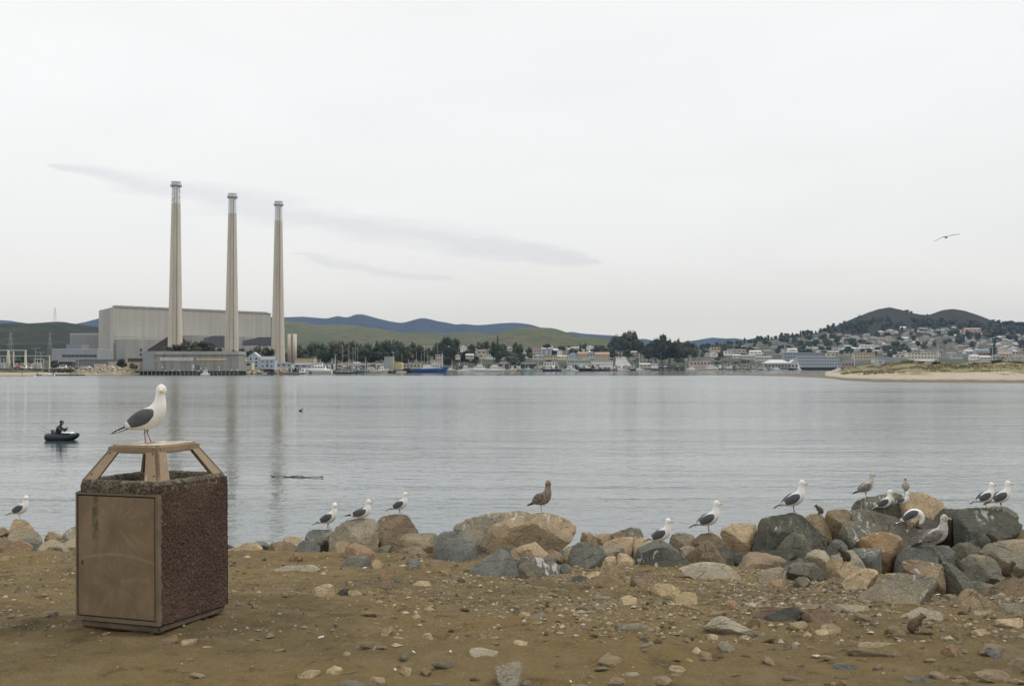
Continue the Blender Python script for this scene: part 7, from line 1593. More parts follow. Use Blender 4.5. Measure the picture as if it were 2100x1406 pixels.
scale_b = (Yn / 7.46); BW *= scale_b; BDp *= scale_b; BH *= scale_b
ux = Vector((-.93, .37, 0)).normalized(); uy = Vector((.37, .93, 0)).normalized()
cb = Vector((cn.x, cn.y, 0)) + ux * BW / 2 + uy * BDp / 2; zb = 2.8 + .01
bin_ = empty('litter_bin', (cb.x, cb.y, zb), 0, 'square brown pebble-dash litter bin with a tan canopy lid, gull on top', 'litter bin')
rotb = math.atan2(-ux.y, -ux.x)   # local +x points from left corner to near corner; local -y is the door side
bin_.rotation_euler = (R(.3), R(-.4), rotb); hw, hd = BW / 2, BDp / 2
def rough_slab(x0, x1, y0, y1, z0, z1, face, nu, nv, amp, seed):
    """one displaced wall sheet: face gives outward axis"""
    v = []; rg_ = Vector((seed, 0, 0))
    for j in range(nv + 1):
        for i in range(nu + 1):
            u, w_ = i / nu, j / nv
            if face in ('+x', '-x'): p = Vector((x1 if face == '+x' else x0, y0 + (y1 - y0) * u, z0 + (z1 - z0) * w_)); nrm = Vector((1 if face == '+x' else -1, 0, 0))
            elif face in ('-y', '+y'): p = Vector((x0 + (x1 - x0) * u, y0 if face == '-y' else y1, z0 + (z1 - z0) * w_)); nrm = Vector((0, -1 if face == '-y' else 1, 0))
            e = amp * (.5 + mnoise.noise(p * 62 + rg_) + .5 * mnoise.noise(p * 130 + rg_))
            # eased vertical edges
            ed = min(u, 1 - u) * nu / 3; e -= max(0, 1 - ed) * .012
            v.append(p + nrm * e)
    f = [(j * (nu + 1) + i, j * (nu + 1) + i + 1, (j + 1) * (nu + 1) + i + 1, (j + 1) * (nu + 1) + i) for j in range(nv) for i in range(nu)]
    if face in ('-x', '+y'): f = [q[::-1] for q in f]
    return v, f
zr = BH - .085
m = MB()
for fc_, s_ in (('+x', 1), ('-x', 2), ('+y', 3)): m.add(*rough_slab(-hw, hw, -hd, hd, .05, zr + (.055 if fc_ == '+x' else .004), fc_, 70, 90, .006, s_ * 7))
m.box(-hw + .02, hw - .02, -hd + .035, hd - .02, .04, zr)
m.obj('body', M_agg, bin_, False)
# rounded concrete rim with a round mouth
m = MB(); na = 64; rings = []
ro = min(hw, hd) * .80
def sq(a, k, hx, hy):
    c_, s_ = math.cos(a), math.sin(a); p_ = 18; q = (abs(c_) ** p_ + abs(s_) ** p_) ** (-1 / p_); return (c_ * q * hx * k, s_ * q * hy * k)
prof = [('s', 1.0, zr + .0), ('s', 1.01, zr + .03), ('s', 1.0, zr + .06), ('s', .97, zr + .078), ('s', .92, zr + .083), ('r', 1.04, zr + .072), ('r', .97, zr + .04), ('r', .93, zr - .03), ('r', .92, zr - .42)]
v = []
for kd, k, z in prof:
    for i in range(na):
        a = 2 * math.pi * (i + .5) / na
        if kd == 's': x, y = sq(a, k, hw, hd)
        else: x, y = math.cos(a) * hw * .84 * k, math.sin(a) * hd * .84 * k
        e = .0045 * mnoise.noise(Vector((x, y, z)) * 55); v.append((x * (1 + e * 4), y * (1 + e * 4), z + e))
m.add(v, [(j * na + i, j * na + (i + 1) % na, (j + 1) * na + (i + 1) % na, (j + 1) * na + i) for j in range(len(prof) - 1) for i in range(na)])
m.obj('rim', M_rim, bin_, True)
MB().tube((0, 0, zr - .42), (0, 0, zr - .40), hw * .78, None, 32).obj('liner', M_black, bin_)
# door side: frame, recess, door, keyhole
MB().box(-hw + .0, -hw + .014, -hd - .012, -hd + .04, .05, zr).obj('door_frame', M_frame, bin_); MB().box(hw - .020, hw, -hd - .012, -hd + .04, .05, zr).obj('door_frame', M_frame, bin_)
MB().box(-hw + .014, hw - .020, -hd - .010, -hd + .04, zr - .014, zr - .001).obj('door_frame', M_frame, bin_); MB().box(-hw + .014, hw - .020, -hd - .010, -hd + .04, .05, .075).obj('door_frame', M_frame, bin_)
MB().box(-hw + .014, hw - .02, -hd + .012, -hd + .03, .075, zr - .014).obj('door_recess', M_black, bin_)
bm = bmesh.new(); bmesh.ops.create_cube(bm, size=1); bmesh.ops.scale(bm, vec=(BW - .046, .022, zr - .105), verts=bm.verts); bmesh.ops.translate(bm, vec=(0, 0, (zr - .105) / 2), verts=bm.verts); bmesh.ops.bevel(bm, geom=bm.edges[:], offset=.004, segments=2, affect='EDGES'); me = bpy.data.meshes.new('door'); bm.to_mesh(me); bm.free()
dr = obj('door', me, bin_, M_door); dr.location = (-.003, -hd - .001, .082)
MB().ball((-hw + .06, -.0125, .345), .006, .003, .012, 8, 6).box(-hw + .0585, -hw + .0615, -.0135, -.011, .325, .345).obj('keyhole', M_black, dr)
# base plinth
bm = bmesh.new(); bmesh.ops.create_cube(bm, size=1); bmesh.ops.scale(bm, vec=(BW - .03, BDp - .03, .05), verts=bm.verts); bmesh.ops.translate(bm, vec=(0, 0, .024), verts=bm.verts); bmesh.ops.bevel(bm, geom=bm.edges[:], offset=.012, segments=2, affect='EDGES'); me = bpy.data.meshes.new('plinth'); bm.to_mesh(me); bm.free(); obj('plinth', me, bin_, plain('plinth', (.13, .095, .07), .85, .3, 12))
# canopy: square slab with down-turned edge and four splayed channel legs
TZ = BH + .215 * scale_b; ts = .62; tw, td = hw * ts, hd * ts
bm = bmesh.new(); bmesh.ops.create_cube(bm, size=1)
bmesh.ops.scale(bm, vec=(2 * tw, 2 * td, .046), verts=bm.verts); bmesh.ops.bevel(bm, geom=[e for e in bm.edges if abs(e.verts[0].co.z - e.verts[1].co.z) > .01], offset=.035, segments=4, affect='EDGES'); bmesh.ops.bevel(bm, geom=[e for e in bm.edges if e.verts[0].co.z > .01 and e.verts[1].co.z > .01], offset=.010, segments=3, affect='EDGES')
me = bpy.data.meshes.new('canopy'); bm.to_mesh(me); bm.free(); cp = obj('canopy_top', me, bin_, M_lid); cp.location = (0, 0, TZ - .023)
# hanging skirt with arched cut-outs
def skirt(L_, ax):
    n_ = 16; v = []
    for s in (0, 1):
        for i in range(n_ + 1):
            u = -1 + 2 * i / n_; dd = .040 + .060 * max(0, (abs(u) - .80) / .20) ** 1.3
            for z in (TZ - .014, TZ - .014 - dd - .0): 
                v.append((u * L_, s * .012, z))
    k = (n_ + 1) * 2; f = []
    for i in range(n_): a = 2 * i; f += [(a, a + 1, a + 3, a + 2), (k + a, k + a + 2, k + a + 3, k + a + 1), (a + 1, k + a + 1, k + a + 3, a + 3), (a, a + 2, k + a + 2, k + a)]
    f += [(0, k, k + 1, 1), (k - 2, k - 1, 2 * k - 1, 2 * k - 2)]
    return v, f
for dx, dy, L_, rr in ((0, -td + .004, tw * .97, 0), (0, td - .004, tw * .97, math.pi), (tw - .004, 0, td * .97, math.pi / 2), (-tw + .004, 0, td * .97, -math.pi / 2)):
    v, f = skirt(L_, 0); o = MB().add(v, f).obj('canopy_skirt', M_lid, bin_); o.location = (dx, dy, 0); o.rotation_euler = (0, 0, rr)
for sx in (-1, 1):
    for sy in (-1, 1):
        tp = Vector((sx * tw * .93, sy * td * .93, TZ - .02)); bt_ = Vector((sx * hw * .93, sy * hd * .93, BH - .008)); m = MB()
        # channel leg: two flat plates meeting at the corner, widening downwards, with a flanged foot
        for ax in (0, 1):
            inn = Vector((-sx, 0, 0)) if ax == 0 else Vector((0, -sy, 0)); w0, w1 = .088, .112; oth = (Vector((0, -sy, 0)) if ax == 0 else Vector((-sx, 0, 0))) * .02
            q = [tp, tp + inn * w0, bt_ + inn * w1, bt_]; q2 = [a + oth for a in q]; m.add(q + q2, [(0, 1, 2, 3), (7, 6, 5, 4), (0, 4, 5, 1), (1, 5, 6, 2), (2, 6, 7, 3), (3, 7, 4, 0)])
        m.box(bt_.x - (.1 if sx > 0 else -.0), bt_.x + (0 if sx > 0 else .1), bt_.y - (.1 if sy > 0 else 0), bt_.y + (0 if sy > 0 else .1), bt_.z - .004, bt_.z + .006)
        lg = m.obj('canopy_leg', M_lid, bin_)
        for k_ in (.16, .82):
            c = tp.lerp(bt_, k_) + Vector((-sx * .035, 0, 0)); MB().ball((c.x, c.y + sy * .002, c.z), .007, .005, .007, 8, 6).obj('bolt', plain('rusty_bolt', (.16, .09, .04), .8), lg)
bpy.context.view_layer.update()

# ------------------------------------------------------------------ raycast onto rocks
BV = [(BVHTree.FromPolygons(v, f)) for o, v, f in ROCKS]
def seat(px, py, dflt=14):
    """the rock surface seen just under the pixel, so that feet rest on real stone"""
    for dy in (1, 3, 6, 10, 15, 22):
        d = ray(px, py + dy).normalized(); best = None
        for b in BV:
            h = b.ray_cast(Vector((0, 0, CAMZ)), d)
            if h[0] is not None and (best is None or h[3] < best[3]): best = h
        if best is not None:
            p = best[0]; r_ = Vector((p.x, p.y + .03, p.z)); zs__ = [h[0].z for h in (b.ray_cast(Vector((r_.x, r_.y, p.z + .10)), Vector((0, 0, -1)), .3) for b in BV) if h[0] is not None]
            if zs__: r_.z = max(zs__)
            return r_
    return P(px, py, dflt)

# ------------------------------------------------------------------ gulls
def feather(name, c, c2, sc=30, stretch=(1, 1, 1)):
    t = NT(name); v = t.coord('Object', stretch); n = t.noise(v, sc, 5, .65); w_ = t.vor(t.coord('Object', (1, 1, 1.6)), sc * 1.3)
    col = t.mix(t.step(n, .42, .6), c, c2); col = t.mix(t.math('MULTIPLY', t.step(w_, .35, .6), .25), col, tuple(x * .8 for x in c)); return t.done(col, .75, t.bump(n, .25, .01), .2)
FW = feather('white_feathers', (.76, .75, .72), (.70, .69, .66), 6); FG = feather('slate_feathers', (.085, .09, .10), (.12, .125, .135), 9); FK = feather('black_feathers', (.018, .02, .024), (.035, .035, .04), 9)
FM = feather('mottled_feathers', (.30, .255, .21), (.11, .088, .07), 42); FMl = feather('pale_mottled_feathers', (.52, .49, .44), (.28, .25, .21), 34); FMw = feather('brown_wing', (.11, .09, .075), (.27, .23, .19), 36); FGB = feather('grey_brown_wing', (.22, .20, .19), (.105, .095, .088), 30)
M_beak = plain('yellow_beak', (.62, .40, .06), .45, .1); M_beakd = plain('dark_beak', (.06, .05, .045), .5); M_eye = plain('eye', (.02, .018, .015), .15, spec=.8); M_leg = plain('pink_leg', (.30, .20, .18), .6); M_spot = M_white
def gull(loc, size, yaw, label, plum='adult', pose='stand', head=0, neck=0.0, legs=2, beak=None, lean=0.0, wingdrop=0):
    """size = standing height; local +x is the bill direction; head = bill yaw in degrees (negative turns towards -y)"""
    r = empty('gull', loc, R(yaw), label, 'gull'); S = size
    body_m, wing_m, tip_m, head_m = {'adult': (FW, FG, FK, FW), 'juv': (FM, FMw, FK, FM), 'imm': (FMl, FGB, FK, FMl)}[plum]
    dz = -.22 if pose == 'sit' else 0
    if pose == 'preen':
        B = [(-.44, .24, .012, .03), (-.36, .28, .05, .06), (-.24, .36, .11, .11), (-.10, .46, .16, .14), (.04, .54, .175, .15), (.16, .57, .15, .135), (.27, .53, .12, .11), (.335, .44, .09, .09), (.345, .34, .078, .08), (.31, .25, .075, .075), (.265, .20, .045, .05), (.24, .175, .015, .02)]
    else:
        nx = .03 * neck; hz = .09 * neck
        B = [(-.45, .255, .010, .028), (-.37, .275, .042, .058), (-.25, .325, .105, .105), (-.10, .385, .162, .138), (.04, .445, .190, .158), (.14, .53, .172, .146), (.19 + nx, .64 + hz * .4, .128, .118), (.205 + nx, .735 + hz * .7, .098, .092), (.208 + nx, .81 + hz, .086, .08), (.218 + nx, .87 + hz, .097, .084), (.232 + nx, .93 + hz, .085, .076), (.246 + nx, .972 + hz, .052, .048), (.252 + nx, .985 + hz, .015, .015)]
        if pose == 'sit':
            B = [(-.47, .30, .010, .028), (-.39, .31, .042, .06), (-.27, .33, .09, .11), (-.10, .36, .135, .15), (.06, .40, .165, .165), (.17, .47, .155, .145), (.225, .58, .13, .12), (.235, .68, .10, .092), (.237, .745, .086, .08), (.245, .80, .096, .084), (.258, .86, .085, .076), (.272, .895, .048, .046), (.278, .915, .015, .015)]
    B = [(x * S, 0, (z + dz) * S, rv * S, rh * S) for x, z, rv, rh in B]
    body = MB().loft(B, 16, 3).obj('body', body_m, r, True)
    # head pivot
    if pose == 'preen': hc = Vector((.30, 0, .25)) * S; hy = 200
    else: hc = Vector(((.225 if pose != 'sit' else .252) + (.03 * neck if pose != 'sit' else 0), 0, (.895 + .09 * neck if pose != 'sit' else .825) + dz)) * S; hy = head
    a = R(hy); dirb = Vector((math.cos(a), math.sin(a), 0)); sd = Vector((-dirb.y, dirb.x, 0)); up = Vector((0, 0, 1))
    if pose != 'preen':
        m = MB(); m.loft([tuple(hc - dirb * .03 * S) + (.078 * S, .07 * S), tuple(hc + dirb * .035 * S - up * .004 * S) + (.072 * S, .062 * S), tuple(hc + dirb * .085 * S - up * .014 * S) + (.038 * S, .033 * S), tuple(hc + dirb * .105 * S - up * .018 * S) + (.02 * S, .018 * S)], 12, 3, tuple(sd)); m.obj('face', head_m, r, True)
        bk = beak or (M_beakd if plum != 'adult' else M_beak); m = MB()
        m.loft([tuple(hc + dirb * .09 * S - up * .014 * S) + (.026 * S, .017 * S), tuple(hc + dirb * .14 * S - up * .022 * S) + (.024 * S, .014 * S), tuple(hc + dirb * .175 * S - up * .033 * S) + (.02 * S, .010 * S), tuple(hc + dirb * .185 * S - up * .048 * S) + (.004 * S, .004 * S)], 8, 2, tuple(sd)); m.obj('beak', bk, r, True)
        for s in (-1, 1): MB().ball(tuple(hc + dirb * .045 * S + sd * s * .058 * S + up * .014 * S), .0125 * S).obj('eye', M_eye, r, True)
    # wings, folded
    ty = .0 if pose != 'preen' else .08; tilt_ = -.05 if pose == 'sit' else 0
    for s in (-1, 1):
        if pose == 'preen': W = [(.20, .64, .10, .02, .02), (.13, .60, .13, .09, .035), (-.02, .54, .145, .125, .038), (-.17, .44, .125, .11, .034), (-.30, .34, .085, .07, .024), (-.38, .28, .05, .03, .012)]; Tp = [(-.28, .33, .055, .05, .012), (-.44, .22, .035, .035, .009), (-.58, .12, .02, .02, .006), (-.64, .07, .014, .006, .003)]
        elif pose == 'sit': W = [(.15, .56, .11, .02, .02), (.10, .50, .145, .095, .035), (-.04, .44, .16, .125, .04), (-.18, .40, .135, .11, .036), (-.30, .37, .095, .075, .026), (-.38, .345, .06, .035, .014)]; Tp = [(-.26, .36, .06, .045, .012), (-.44, .33, .038, .032, .009), (-.60, .31, .022, .018, .006), (-.68, .305, .014, .006, .003)]
        else: W = [(.135, .605, .09, .018, .018), (.095, .545, .128, .085, .034), (-.03, .475, .147, .130, .038), (-.17, .405, .127, .118, .034), (-.29, .345, .088, .078, .024), (-.37, .30, .055, .035, .012)]; Tp = [(-.26, .32, .06, .046, .012), (-.42, .25, .038, .034, .009), (-.56, .195, .022, .021, .006), (-.64, .165, .014, .006, .003)]
        W = [(x * S, s * y * S, (z + dz) * S, rv * S, rh * S) for x, z, y, rv, rh in W]; wg_ = MB().loft(W, 12, 3).obj('wing', wing_m, r, True)
        Tq = [(x * S, s * y * S, (z + dz) * S, rv * S, rh * S) for x, z, y, rv, rh in Tp]; wt = MB().loft(Tq, 8, 3).obj('wing_tip', tip_m, wg_, True)
        if plum == 'adult':
            q = W[4]; MB().loft([(q[0] + .015 * S, q[1] * 1.05, q[2] + .0 * S, .070 * S, .018 * S), (q[0] - .03 * S, q[1] * .98, q[2] - .02 * S, .066 * S, .02 * S), (q[0] - .062 * S, q[1] * .86, q[2] - .034 * S, .050 * S, .014 * S), (q[0] - .085 * S, q[1] * .75, q[2] - .042 * S, .02 * S, .006 * S)], 10, 2).obj('wing_edge', FW, wg_, True)
            for k in (.45, .7, .9):
                i0 = Vector(Tq[1][:3]).lerp(Vector(Tq[3][:3]), k); MB().ball((i0.x, i0.y + s * .009 * S, i0.z + .004 * S), .011 * S, .006 * S, .008 * S, 8, 5).obj('wing_spot', M_spot, wt, True)
    # dark saddle across the back
    sdl = [(.06, .58), (-.06, .525), (-.18, .45), (-.29, .375)] if pose == 'stand' or pose == 'walk' else [(.08, .655), (-.04, .61), (-.16, .52), (-.28, .41)] if pose == 'preen' else [(.10, .53), (-.04, .475), (-.17, .435), (-.29, .39)]
    MB().loft([(sdl[0][0] * S, 0, (sdl[0][1] + dz - .012) * S, .03 * S, .06 * S)] + [(x * S, 0, (z + dz) * S, .055 * S, (.12 - .02 * i) * S) for i, (x, z) in enumerate(sdl)][1:] + [((sdl[3][0] - .06) * S, 0, (sdl[3][1] - .04 + dz) * S, .015 * S, .03 * S)], 10, 3).obj('mantle', wing_m, r, True)
    # tail
    tz = (.24, .19) if pose != 'sit' else (.29, .275)
    MB().loft([(-.36 * S, 0, (tz[0] + .02 + dz) * S, .03 * S, .055 * S), (-.44 * S, 0, (tz[0] - .01 + dz) * S, .016 * S, .062 * S), (-.53 * S, 0, (tz[1] + dz) * S, .008 * S, .068 * S), (-.545 * S, 0, (tz[1] - .004 + dz) * S, .003 * S, .06 * S)], 10, 3).obj('tail', FW if plum == 'adult' else FK, r, True)
    if pose != 'sit':
        for s in ((-1, 1) if legs == 2 else (-1,)):
            fx = .02 * S + (s * .045 * S if pose == 'walk' else (s * .038 * S if legs == 2 else 0)); hip = Vector((-.01 * S, s * .05 * S, .30 * S)); knee = Vector((-.03 * S + fx * .3, s * .055 * S, .165 * S)); ank = Vector((fx, s * .055 * S, .012 * S))
            m = MB(); m.tube(hip, knee, .022 * S, .012 * S, 8); m.tube(knee, ank, .0115 * S, .010 * S, 8); m.ball(tuple(knee), .0135 * S, None, None, 8, 6)
            lg = m.obj('leg', M_leg if True else 0, r, True); m = MB(); toes = [ank + Vector((math.cos(R(t_)) * .085 * S, math.sin(R(t_)) * .085 * S, -.006 * S)) for t_ in (-32, 0, 32)]
            for t_ in toes: m.tube(ank, t_, .008 * S, .005 * S, 6)
            m.add([tuple(ank), tuple(toes[0] * .96 + ank * .04), tuple(toes[1] * .96 + ank * .04), tuple(toes[2] * .96 + ank * .04)], [(0, 1, 2), (0, 2, 3)]); m.tube(ank, ank + Vector((-.03 * S, 0, -.002)), .006 * S, .004 * S, 5)
            m.obj('foot', M_leg, lg)
        th = MB()
        for s in ((-1, 1) if legs == 2 else (-1,)): th.loft([(0, s * .05 * S, .36 * S, .05 * S, .04 * S), (-.008 * S, s * .052 * S, .29 * S, .036 * S, .028 * S), (-.016 * S, s * .054 * S, .235 * S, .015 * S, .013 * S)], 8, 2)
        th.obj('thigh', body_m, body, True)
    return r
def gl_at(fx, fy, hpx, *a, seatd=None, sink=0.0, fwd=0.0, **k):
    p = seat(fx, fy) if seatd is None else P(fx, fy, seatd)
    if fwd: p = P(fx, fy, p.y - fwd)
    p.z -= sink; S = hpx / F * p.y
    return gull(p, S, *a, **k)
# bird on the bin
bp = bin_.matrix_world @ Vector((0, 0, TZ)); S0 = 115 / F * bp.y; tgt = P(302, 905, bp.y); gull((tgt.x, bp.y, bp.z + .001), S0, 4, 'white-headed gull standing on the bin\'s lid, looking at the camera', head=-84, neck=.55)
gl_at(40, 1064, 50, 0, 'gull standing on one leg on the far-left tan rock', head=-80, legs=1)
gl_at(673, 1085, 54, 0, 'gull on the streaked grey rock with its head turned to the camera', head=-85, neck=.3)
gl_at(741, 1066, 55, 0, 'gull resting with no legs showing on the large pale boulder', pose='sit')
gl_at(820, 1055, 47, 2, 'gull in profile on the brown white-splashed boulder')
gl_at(1113, 1050, 67, -42, 'mottled brown young gull on one leg on the largest boulder', plum='juv', head=-80, legs=1, neck=.2)
gl_at(1357, 1120, 61, -10, 'gull on the low dark domed boulder, lowest of three profile gulls', head=-12)
gl_at(1455, 1095, 66, 0, 'gull on the rounded brown boulder, middle of three profile gulls', neck=.25)
gl_at(1630, 1051, 68, 0, 'tallest standing gull on the large dark green-grey boulder', neck=.3)
gl_at(1778, 1021, 49, 10, 'young pale grey-brown gull with black bill at the top left of the pile', plum='imm', neck=.5)
gl_at(1859, 1008, 39, -110, 'young mottled gull facing the camera on the topmost boulder', plum='imm', head=20, beak=M_beakd)
gl_at(1814, 1052, 49, -6, 'leaning gull standing between topmost boulder and orange rock', head=-25, fwd=.06)
gl_at(1852, 1033, 36, -48, 'small-looking gull resting on the tan top, breast towards the camera', pose='sit', head=12, fwd=.16)
gl_at(1872, 1086, 58, -12, 'preening gull with its head tucked down into its breast', pose='preen')
gl_at(1921, 1147, 80, 0, 'grey-brown backed walking gull with pinkish bill, nearest the camera', plum='imm', pose='walk', legs=1, beak=plain('pink_beak', (.45, .25, .2), .5))
gl_at(2024, 1046, 54, 4, 'gull at right standing half hidden behind its neighbour', pose='stand', head=-10)
gl_at(2056, 1048, 60, 0, 'front gull of the pair on the huge dark boulder at right', head=-5)
# gull in flight
fl = P(1940, 486, 60); r = empty('flying_gull', fl, R(78), 'gull gliding alone in the sky with long bowed wings', 'gull'); k = 60 / F
MB().loft([(-.30, 0, 0, .02, .04), (-.15, 0, .0, .06, .06), (.02, 0, 0, .075, .075), (.18, 0, .01, .05, .05), (.24, 0, .015, .045, .045), (.30, 0, .01, .02, .02)], 10, 3).obj('body', FW, r, True)
MB().loft([(-.26, 0, 0, .015, .06), (-.40, 0, 0, .006, .09)], 8, 2).obj('tail', FW, r); MB().tube((.29, 0, .01), (.35, 0, 0), .014, .004, 6).obj('beak', M_beak, r)
for s, tip in ((-1, [(0, 0), (.14, .05), (.30, .10), (.50, .115), (.67, .125)]), (1, [(0, 0), (.12, .02), (.26, -.04), (.46, -.15), (.63, -.23)])):
    v = [];
    for j, (y, z) in enumerate(tip):
        ch = (.17, .18, .16, .10, .015)[j]; xx = (.03, .07, .04, -.04, -.12)[j]
        for dz_ in (.008, -.008): v += [(xx + ch * .5, s * y, z + dz_), (xx - ch * .5, s * y, z + dz_)]
    f = []
    for j in range(4): a = 4 * j; b = a + 4; f += [(a, a + 1, b + 1, b), (a + 2, b + 2, b + 3, a + 3), (a, b, b + 2, a + 2), (a + 1, a + 3, b + 3, b + 1)]
    f += [(0, 2, 3, 1), (16, 17, 19, 18)]; MB().add(v, f).obj('wing', FG, r, True)
# ------------------------------------------------------------------ ground squirrels
FS = feather('squirrel_fur', (.13, .10, .06), (.07, .055, .035), 40); FSd = feather('squirrel_fur_dark', (.075, .055, .038), (.04, .03, .02), 40)
def squirrel(px, py, hpx, yaw, label, seatd=None, fur=FS, tail=True, crouch=0.0):
    p = seat(px, py) if seatd is None else Vector(((px - CX) / F * seatd, seatd, gz((px - CX) / F * seatd, seatd)))
    S = hpx / F * p.y; r = empty('ground_squirrel', p, R(yaw), label, 'squirrel')
    B = [(-.20, .02, .08, .12), (-.23, .18, .24, .22), (-.16, .40, .28, .23), (-.02, .56, .23, .18), (.12, .66, .17, .14), (.20, .74, .15, .135), (.29, .80, .15, .135), (.38, .80, .12, .11), (.46, .765, .055, .055), (.50, .75, .02, .02)]
    B = [(x * S, 0, z * S * (1 - crouch * .25), rv * S, rh * S) for x, z, rv, rh in B]; MB().loft(B, 14, 3).obj('body', fur, r, True)
    for s in (-1, 1):
        MB().loft([(.24 * S, s * .07 * S, .88 * S, .03 * S, .02 * S), (.235 * S, s * .085 * S, .95 * S, .035 * S, .014 * S), (.235 * S, s * .09 * S, 1.0 * S, .01 * S, .005 * S)], 8, 2).obj('ear', fur, r, True); MB().ball((.38 * S, s * .088 * S, .83 * S), .022 * S).obj('eye', M_eye, r, True)
        MB().loft([(.10 * S, s * .12 * S, .52 * S, .06 * S, .045 * S), (.16 * S, s * .12 * S, .36 * S, .04 * S, .035 * S), (.22 * S, s * .08 * S, .42 * S, .025 * S, .025 * S), (.27 * S, s * .04 * S, .50 * S, .018 * S, .018 * S)], 8, 3).obj('foreleg', fur, r, True)
        MB().loft([(-.15 * S, s * .15 * S, .28 * S, .12 * S, .06 * S), (-.02 * S, s * .17 * S, .16 * S, .10 * S, .055 * S), (.02 * S, s * .15 * S, .05 * S, .04 * S, .04 * S), (.16 * S, s * .14 * S, .025 * S, .025 * S, .035 * S)], 8, 3).obj('hind_leg', fur, r, True)
    if tail: MB().loft([(-.2 * S, -.05 * S, .10 * S, .05 * S, .05 * S), (-.15 * S, -.3 * S, .07 * S, .085 * S, .085 * S), (.15 * S, -.42 * S, .075 * S, .10 * S, .10 * S), (.50 * S, -.40 * S, .08 * S, .095 * S, .09 * S), (.72 * S, -.36 * S, .08 * S, .03 * S, .03 * S)], 10, 4, (0, 0, 1)).obj('tail', fur, r, True)
    return r
squirrel(1876, 1300, 41, 0, 'biggest ground squirrel sitting on the gravel with tail curled to the right', ground_depth(1876, 1300))
squirrel(1681, 1057, 20, 178, 'ground squirrel on the tan boulder left of the topmost gulls', tail=False)
squirrel(1733, 1152, 30, 178, 'ground squirrel on the tan wedge in the middle of the pile', fur=FSd, tail=False)
squirrel(2036, 1112, 24, 170, 'dark ground squirrel crouching below the huge dark boulder', fur=FSd, tail=False, crouch=.5)
squirrel(2072, 1186, 33, 10, 'dark ground squirrel above the pointed brown boulder at right', fur=FSd, tail=False)

# ------------------------------------------------------------------ angler in a float tube
Df = 72.0; q = P(127.5, 901, Df); fb_ = empty('float_boat', (q.x, Df, 0), 0, 'dark blue inflatable pontoon float boat on the water at left', 'float boat', None, 1.08)
M_tube = plain('navy_tube', (.018, .02, .035), .6, .2, spec=.3); M_tubeg = plain('slate_tube', (.055, .06, .09), .4, spec=.5)
for s in (-1, 1): MB().loft([(-.82, s * .38, .20, .05, .05), (-.74, s * .40, .18, .17, .17), (-.4, s * .44, .14, .21, .2), (.2, s * .44, .14, .20, .2), (.55, s * .36, .20, .18, .18), (.80, s * .22, .30, .12, .12), (.86, s * .17, .34, .04, .04)], 14, 3).obj('pontoon', M_tube, fb_, True)
MB().loft([(-.66, -.42, .2, .2, .2), (-.72, 0, .2, .21, .21), (-.66, .42, .2, .2, .2)], 12, 3, (1, 0, 0)).obj('stern_tube', M_tubeg, fb_, True)
MB().box(-.6, .35, -.4, .4, .16, .22).obj('seat', M_black, fb_); MB().loft([(-.42, 0, .22, .06, .3), (-.50, 0, .42, .06, .32), (-.54, 0, .60, .04, .28)], 10, 3).obj('backrest', M_tubeg, fb_, True)
MB().box(.12, .62, -.26, .26, .40, .46, 0, (0, 0, 0), .85).obj('apron', M_white, fb_); MB().box(.05, .6, -.5, -.3, .22, .42, 0, (0, 0, 0), .9).obj('side_bag', M_tube, fb_)
def skin_body(name, joints, bones, m_, parent, levels=2):
    me = bpy.data.meshes.new(name); me.from_pydata([j[0] for j in joints], bones, []); o = bpy.data.objects.new(name, me); COL.objects.link(o)
    sk = o.modifiers.new('skin', 'SKIN'); sb_ = o.modifiers.new('sub', 'SUBSURF'); sb_.levels = sb_.render_levels = levels
    if not me.skin_vertices: return None
    for i, j in enumerate(joints): me.skin_vertices[0].data[i].radius = (j[1], j[1])
    me.skin_vertices[0].data[0].use_root = True
    dg_ = bpy.context.evaluated_depsgraph_get(); dg_.update(); m2 = bpy.data.meshes.new_from_object(o.evaluated_get(dg_)); bpy.data.objects.remove(o)
    m2.materials.clear(); m2.materials.append(m_); m2.polygons.foreach_set('use_smooth', [True] * len(m2.polygons)); return obj(name, m2, parent)
pr = empty('person', (q.x - .26, Df, .26), 0, 'angler in black jacket and dark cap bent over his hands', 'person', None, 1.22)
J = [((0, 0, 0), .15), ((.02, 0, .22), .155), ((.06, 0, .42), .165), ((.11, 0, .50), .07), ((.15, 0, .56), .055), ((.17, 0, .64), .085), ((.19, 0, .72), .07),
     ((.06, -.19, .44), .075), ((.22, -.27, .26), .055), ((.36, -.12, .36), .042), ((.42, -.06, .40), .035), ((.06, .19, .44), .075), ((.24, .25, .24), .055), ((.40, .12, .34), .042), ((.46, .05, .38), .035),
     ((.0, -.12, -.02), .11), ((.38, -.16, .08), .085), ((.58, -.14, -.22), .06), ((.0, .12, -.02), .11), ((.38, .16, .08), .085), ((.58, .14, -.22), .06)]
Eb = [(0, 1), (1, 2), (2, 3), (3, 4), (4, 5), (5, 6), (2, 7), (7, 8), (8, 9), (9, 10), (2, 11), (11, 12), (12, 13), (13, 14), (0, 15), (15, 16), (16, 17), (0, 18), (18, 19), (19, 20)]
pb = skin_body('body', J, Eb, M_black, pr)
M_skin = plain('skin', (.33, .19, .13), .6)
MB().ball((.225, 0, .645), .06, .07, .085, 12, 8).loft([(.27, 0, .66, .015, .015), (.30, 0, .64, .018, .016), (.275, 0, .625, .006, .006)], 6, 2).obj('face', M_skin, pr, True)
MB().ball((.17, 0, .72), .10, .095, .07, 14, 8).loft([(.22, 0, .715, .012, .08), (.30, 0, .70, .008, .06), (.325, 0, .693, .004, .03)], 10, 2).obj('cap', plain('cap', (.03, .035, .045), .8), pr, True)
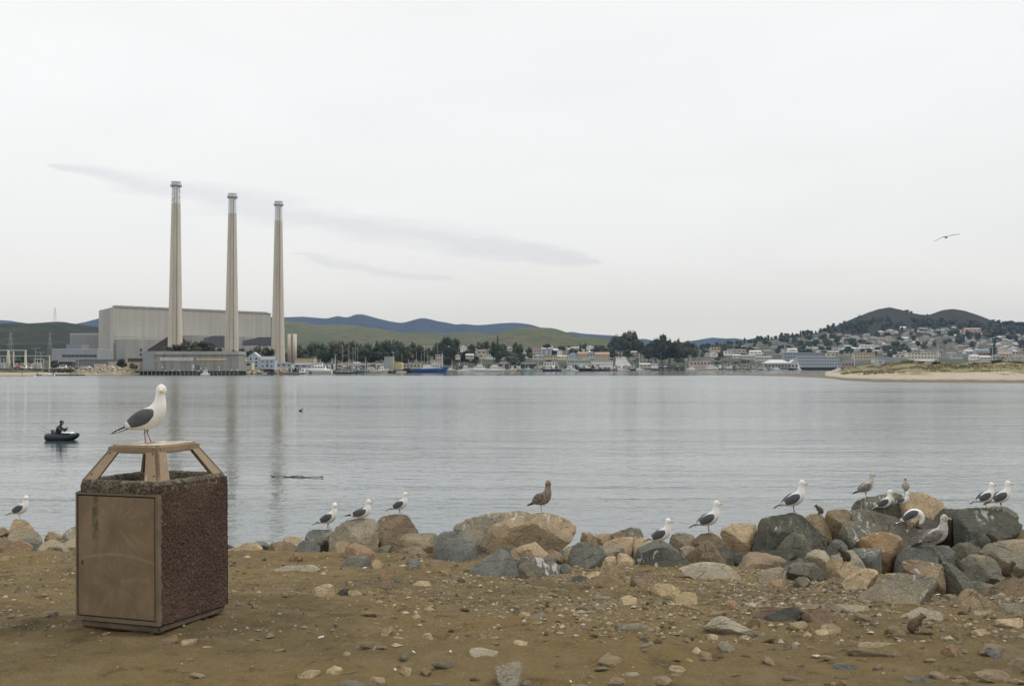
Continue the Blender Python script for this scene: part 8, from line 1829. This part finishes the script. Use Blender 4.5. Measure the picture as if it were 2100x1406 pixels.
for s in (-1, 1):
    m = MB(); m.ball((.45, s * .045, .395), .04, .03, .035, 8, 6)
    for f_ in range(4): m.tube((.47, s * .03, .375 + .016 * f_), (.51, s * .012, .37 + .016 * f_), .008, .007, 5); m.tube((.51, s * .012, .37 + .016 * f_), (.50, s * -.012, .365 + .016 * f_), .007, .006, 5)
    m.tube((.45, s * .03, .43), (.485, s * .01, .435), .009, .008, 5); m.obj('hand', M_skin, pr, True); MB().ball((.273, s * .025, .665), .008).obj('eye', M_eye, pr)
for a, b, lab in (((-.45, .1, .35), (-1.75, .5, 1.0), 'upper of two fishing rods slanting left from the float boat'), ((-.45, -.1, .30), (-1.35, -.3, .72), 'lower of two fishing rods slanting left from the float boat')):
    o = MB().tube((0, 0, 0), Vector(b) - Vector(a), .012, .005, 6).obj('fishing_rod', M_dark); o.location = (q.x + a[0], Df + a[1], a[2]); tag(o, lab, 'rod')
# kelp strand and floating bird
p0 = P(555, 977.5, 1); Dk = CAMZ / (-(ray(600, 978).z / ray(600, 978).y)); xk = gx(555, Dk); xe = gx(664, Dk)
m = MB(); pts_ = []
for i in range(24):
    t_ = i / 23; pts_.append((xk + (xe - xk) * t_, Dk + .25 - .55 * t_ + .06 * math.sin(t_ * 17), .012 + .02 * abs(math.sin(t_ * 9)), (.008 + .018 * math.exp(-((t_ - .5) / .3) ** 2)), .05))
m.loft(pts_, 8, 2); rg = random.Random(3)
for i in range(26):
    t_ = rg.random() ** 1.6 if i % 2 else 1 - rg.random() ** 2 * .15; x = xk + (xe - xk) * t_; y = Dk + .25 - .55 * t_; m.add([(x, y, .02), (x + rg.uniform(-.12, .12), y + rg.uniform(-.1, .1), rg.uniform(.03, .09)), (x + rg.uniform(.02, .14), y + rg.uniform(-.08, .08), .03)], [(0, 1, 2)])
tag(m.obj('kelp_strand', plain('kelp', (.05, .06, .015), .5)), 'long thin dark kelp strand floating below the right smokestack\'s reflection', 'kelp')
Db = CAMZ / (-(ray(617, 843).z / ray(617, 843).y)); r = empty('grebe', (gx(617, Db), Db, 0), 0, 'tiny dark water bird swimming alone in mid bay', 'bird')
MB().loft([(-.2, 0, .08, .02, .02), (-.1, 0, .07, .08, .08), (.06, 0, .07, .09, .09), (.15, 0, .12, .05, .05), (.17, 0, .22, .03, .03), (.20, 0, .29, .035, .035), (.25, 0, .28, .015, .015)], 8, 3).obj('body', FK, r, True); MB().tube((.24, 0, .28), (.31, 0, .27), .008, .003, 5).obj('beak', M_beakd, r)
